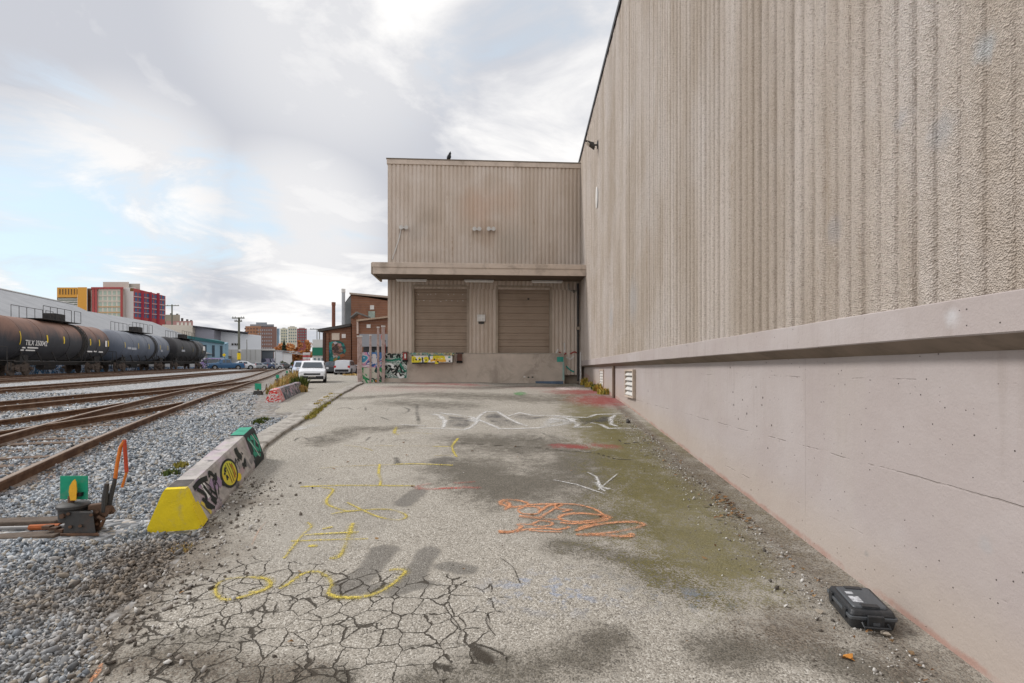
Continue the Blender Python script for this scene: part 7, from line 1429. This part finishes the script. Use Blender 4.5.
def blades(c, n, r_, h, mat, name, parent=None, w_=.02, lean=.5, ell=1.0, ang=0.0):
    m = MB()
    for i in range(n):
        a, q = random.uniform(0, 6.28), r_*math.sqrt(random.random()); dx, dy = q*math.cos(a)*ell, q*math.sin(a); x = c.x+dx*math.cos(ang)-dy*math.sin(ang); y = c.y+dx*math.sin(ang)+dy*math.cos(ang)
        hh = h*random.uniform(.45, 1)*(1-.35*q/r_); b = random.uniform(0, 6.28); ln = lean*hh*random.random(); s = Vector((math.cos(b), math.sin(b), 0)); p = Vector((-s.y, s.x, 0))*w_*random.uniform(.6, 1.3); o = Vector((x, y, c.z))
        m.add([o-p*.6, o+p*.6, o+s*ln*.4+p*.8+Vector((0,0,hh*.6)), o+s*ln+Vector((0,0,hh)), o+s*ln*.4-p*.8+Vector((0,0,hh*.6))], [(0,1,2,4), (4,2,3)])
    return m.build(name, mat, parent)
def weed(px, py, r_, h, n, mat, lab, f=yard_z, grp=None, w_=.02, ell=1.0, ang=0.0, nm='weed'):
    g = onground(px, py, f); o = blades(Vector((g.x, g.y, g.z-.02)), n, r_, h, mat, nm, None, w_, .6, ell, ang); return tag(o, lab, 'weed', grp)
for k, (px, py) in enumerate(((275,394),(278.5,391.5),(282,389),(286,386.5),(290,384),(293.5,382),(297,379.5))): weed(px, py, .34, .50+.09*k, 200, M_DRY, 'clump of tall dry orange weeds behind the red and white barrier', grp='dry weeds behind the road barrier', w_=.035)
weed(298, 377.5, .6, 1.2, 500, M_GRN, 'green bush at the roadside behind the dry weeds', w_=.07, nm='bush'); weed(299, 389, .40, .85, 420, M_GRN, 'green weed at the far end of the road barrier', w_=.045); weed(300, 392.5, .3, .45, 240, M_DRY, 'low brown weed at the foot of the road barrier', w_=.03)
for (px, py) in ((258, 424), (264, 421)): weed(px, py, .13, .16, 160, M_GRN, 'small green weed against the outer side of the kerb', grp='green weeds outside the kerb', w_=.016)
for k, (px, py) in enumerate(((309,417),(313,413),(317,410),(321,406.5),(325,403.5),(329,400),(333,397.5),(337,395))): weed(px, py, .12, .10, 240, M_MOSSY, 'yellow green moss clump growing along the kerb crack', lambda x, y: lot_z(x, y)+.02, 'moss clumps along the kerb', .012, 3.2, 1.71, 'moss_clump')
for k, (px, py) in enumerate(((322,402),(327,398.5),(318,405),(331,395.5))): weed(px, py, .09, .13, 150, M_YW, 'golden weed on top of the kerb', lambda x, y: lot_z(x, y)+.02, 'golden weeds on the kerb', .012, 3, 1.71)
for px, py, h, lab in ((586, 385, .42, 'yellow weed at the foot of the wall, in the corner by the downpipe'), (591, 387, .30, 'yellow weed at the foot of the wall, second from the corner'), (600, 391, .32, 'yellow green weed below the dark wall vent'), (605, 394, .26, 'yellow weed at the foot of the wall by the brown drainpipe')): weed(px, py, .22, h, 260, M_YW, lab, lot_z, None, .03)
weed(595, 389.5, .12, .28, 160, M_GRN, 'dark green weed at the foot of the wall left of the vent', lot_z, None, .03); weed(456, 381.5, .14, .16, 120, m_leaf('orange leaves', [(.55,.22,.04),(.62,.3,.06),(.4,.14,.03)]), 'little heap of orange leaves at the foot of the dock wall', lot_z, None, .03, nm='leaf_heap')
for k in range(7): weed(386+k*4.0, 380.3, .10, .10, 60, M_YW if k % 2 else M_DRY, 'dry tuft along the foot of the dock wall', lot_z, 'dry tufts at the dock wall', .018, nm='grass_tuft')
weed(355, 375.5, 1.2, .30, 300, M_DRY, 'patch of dry grass beside the silver suv', yard_z, None, .06, nm='grass_patch'); weed(203, 489, .09, .07, 90, M_DRY, 'dry grass tuft behind the graffitied barrier', yard_z, None, .008, nm='grass_tuft'); weed(187, 546, .14, .05, 200, M_DRY, 'flat tuft of dead grass below the yellow barrier end', yard_z, None, .006, nm='grass_tuft')
for px, py in ((171, 474), (181, 466)): weed(px, py, .10, .12, 110, M_GRN if px < 175 else M_MOSSY, 'weed poking from the ballast behind the barrier', yard_z, 'weeds behind the barrier', .012)
def tree(px, ytop, ybot, Z, wpx, mat, lab, cone=False, nm='tree'):
    x = gX(px, Z); z0 = 1.6; zt = gZ(ytop, Z); zb = gZ(ybot, Z); R = wpx*Z/F/2; t_ = thing(nm, lab, 'tree', (x, Z, z0)); mid = (zb+zt)/2
    tk_ = MB().tube([(x, Z, z0), (x+.1, Z, zb), (x, Z, zb+(zt-zb)*.7)], [R*.10, R*.07, R*.02], 8).build('trunk', M_TRUNK, t_)
    m = MB()
    cl = [(x+random.gauss(0, .45)*R, Z+random.gauss(0, .45)*R, mid+random.gauss(0, .24)*(zt-zb), R*random.uniform(.25, .5)) for _ in range(16)]
    for i in range(900):
        if cone:
            h = random.random(); q = R*(1-h)*math.sqrt(random.uniform(.3, 1)); a = random.uniform(0, 6.28); c = Vector((x+q*math.cos(a), Z+q*math.sin(a), zb+(zt-zb)*h))
        else:
            k = random.choice(cl); v = Vector((random.gauss(0,1), random.gauss(0,1), random.gauss(0,1))).normalized()*k[3]*random.uniform(.5, 1); c = Vector(k[:3])+v; c.z = min(max(c.z, zb-.2), zt)
        s = R*random.uniform(.09, .2); u = Vector((random.gauss(0,1), random.gauss(0,1), random.gauss(0,1))).normalized(); v = u.orthogonal().normalized(); w2 = u.cross(v); m.add([c+v*s, c+w2*s*.7, c-v*s, c-w2*s*.7], [(0,1,2,3)])
    m.build('crown', mat, t_)
for px, yt, yb, w_, lab in ((280, 342, 356, 11, 'orange autumn tree left of the dark conifer'), (291, 340.5, 358, 13, 'orange autumn tree just right of the dark conifer'), (300, 341, 362, 13, 'orange autumn tree below the dark red tower'), (309, 340, 364, 12, 'orange autumn tree left of the green and white building'), (286, 351, 362, 9, 'low orange autumn tree above the white sheds'), (295, 354, 366, 10, 'low brown orange tree by the road end')): tree(px, yt, yb, 175, w_, M_ORL, lab)
tree(284, 339.5, 352, 165, 6, M_CON, 'dark pointed conifer in front of the cream towers', True, 'conifer_tree')
for px, yt, yb, w_, lab in ((283, 361, 368, 9, 'dark green shrub right of the parked cars'), (291, 362, 369, 8, 'dark shrub below the orange trees')): tree(px, yt, yb, 140, w_, M_GRN, lab, nm='shrub')
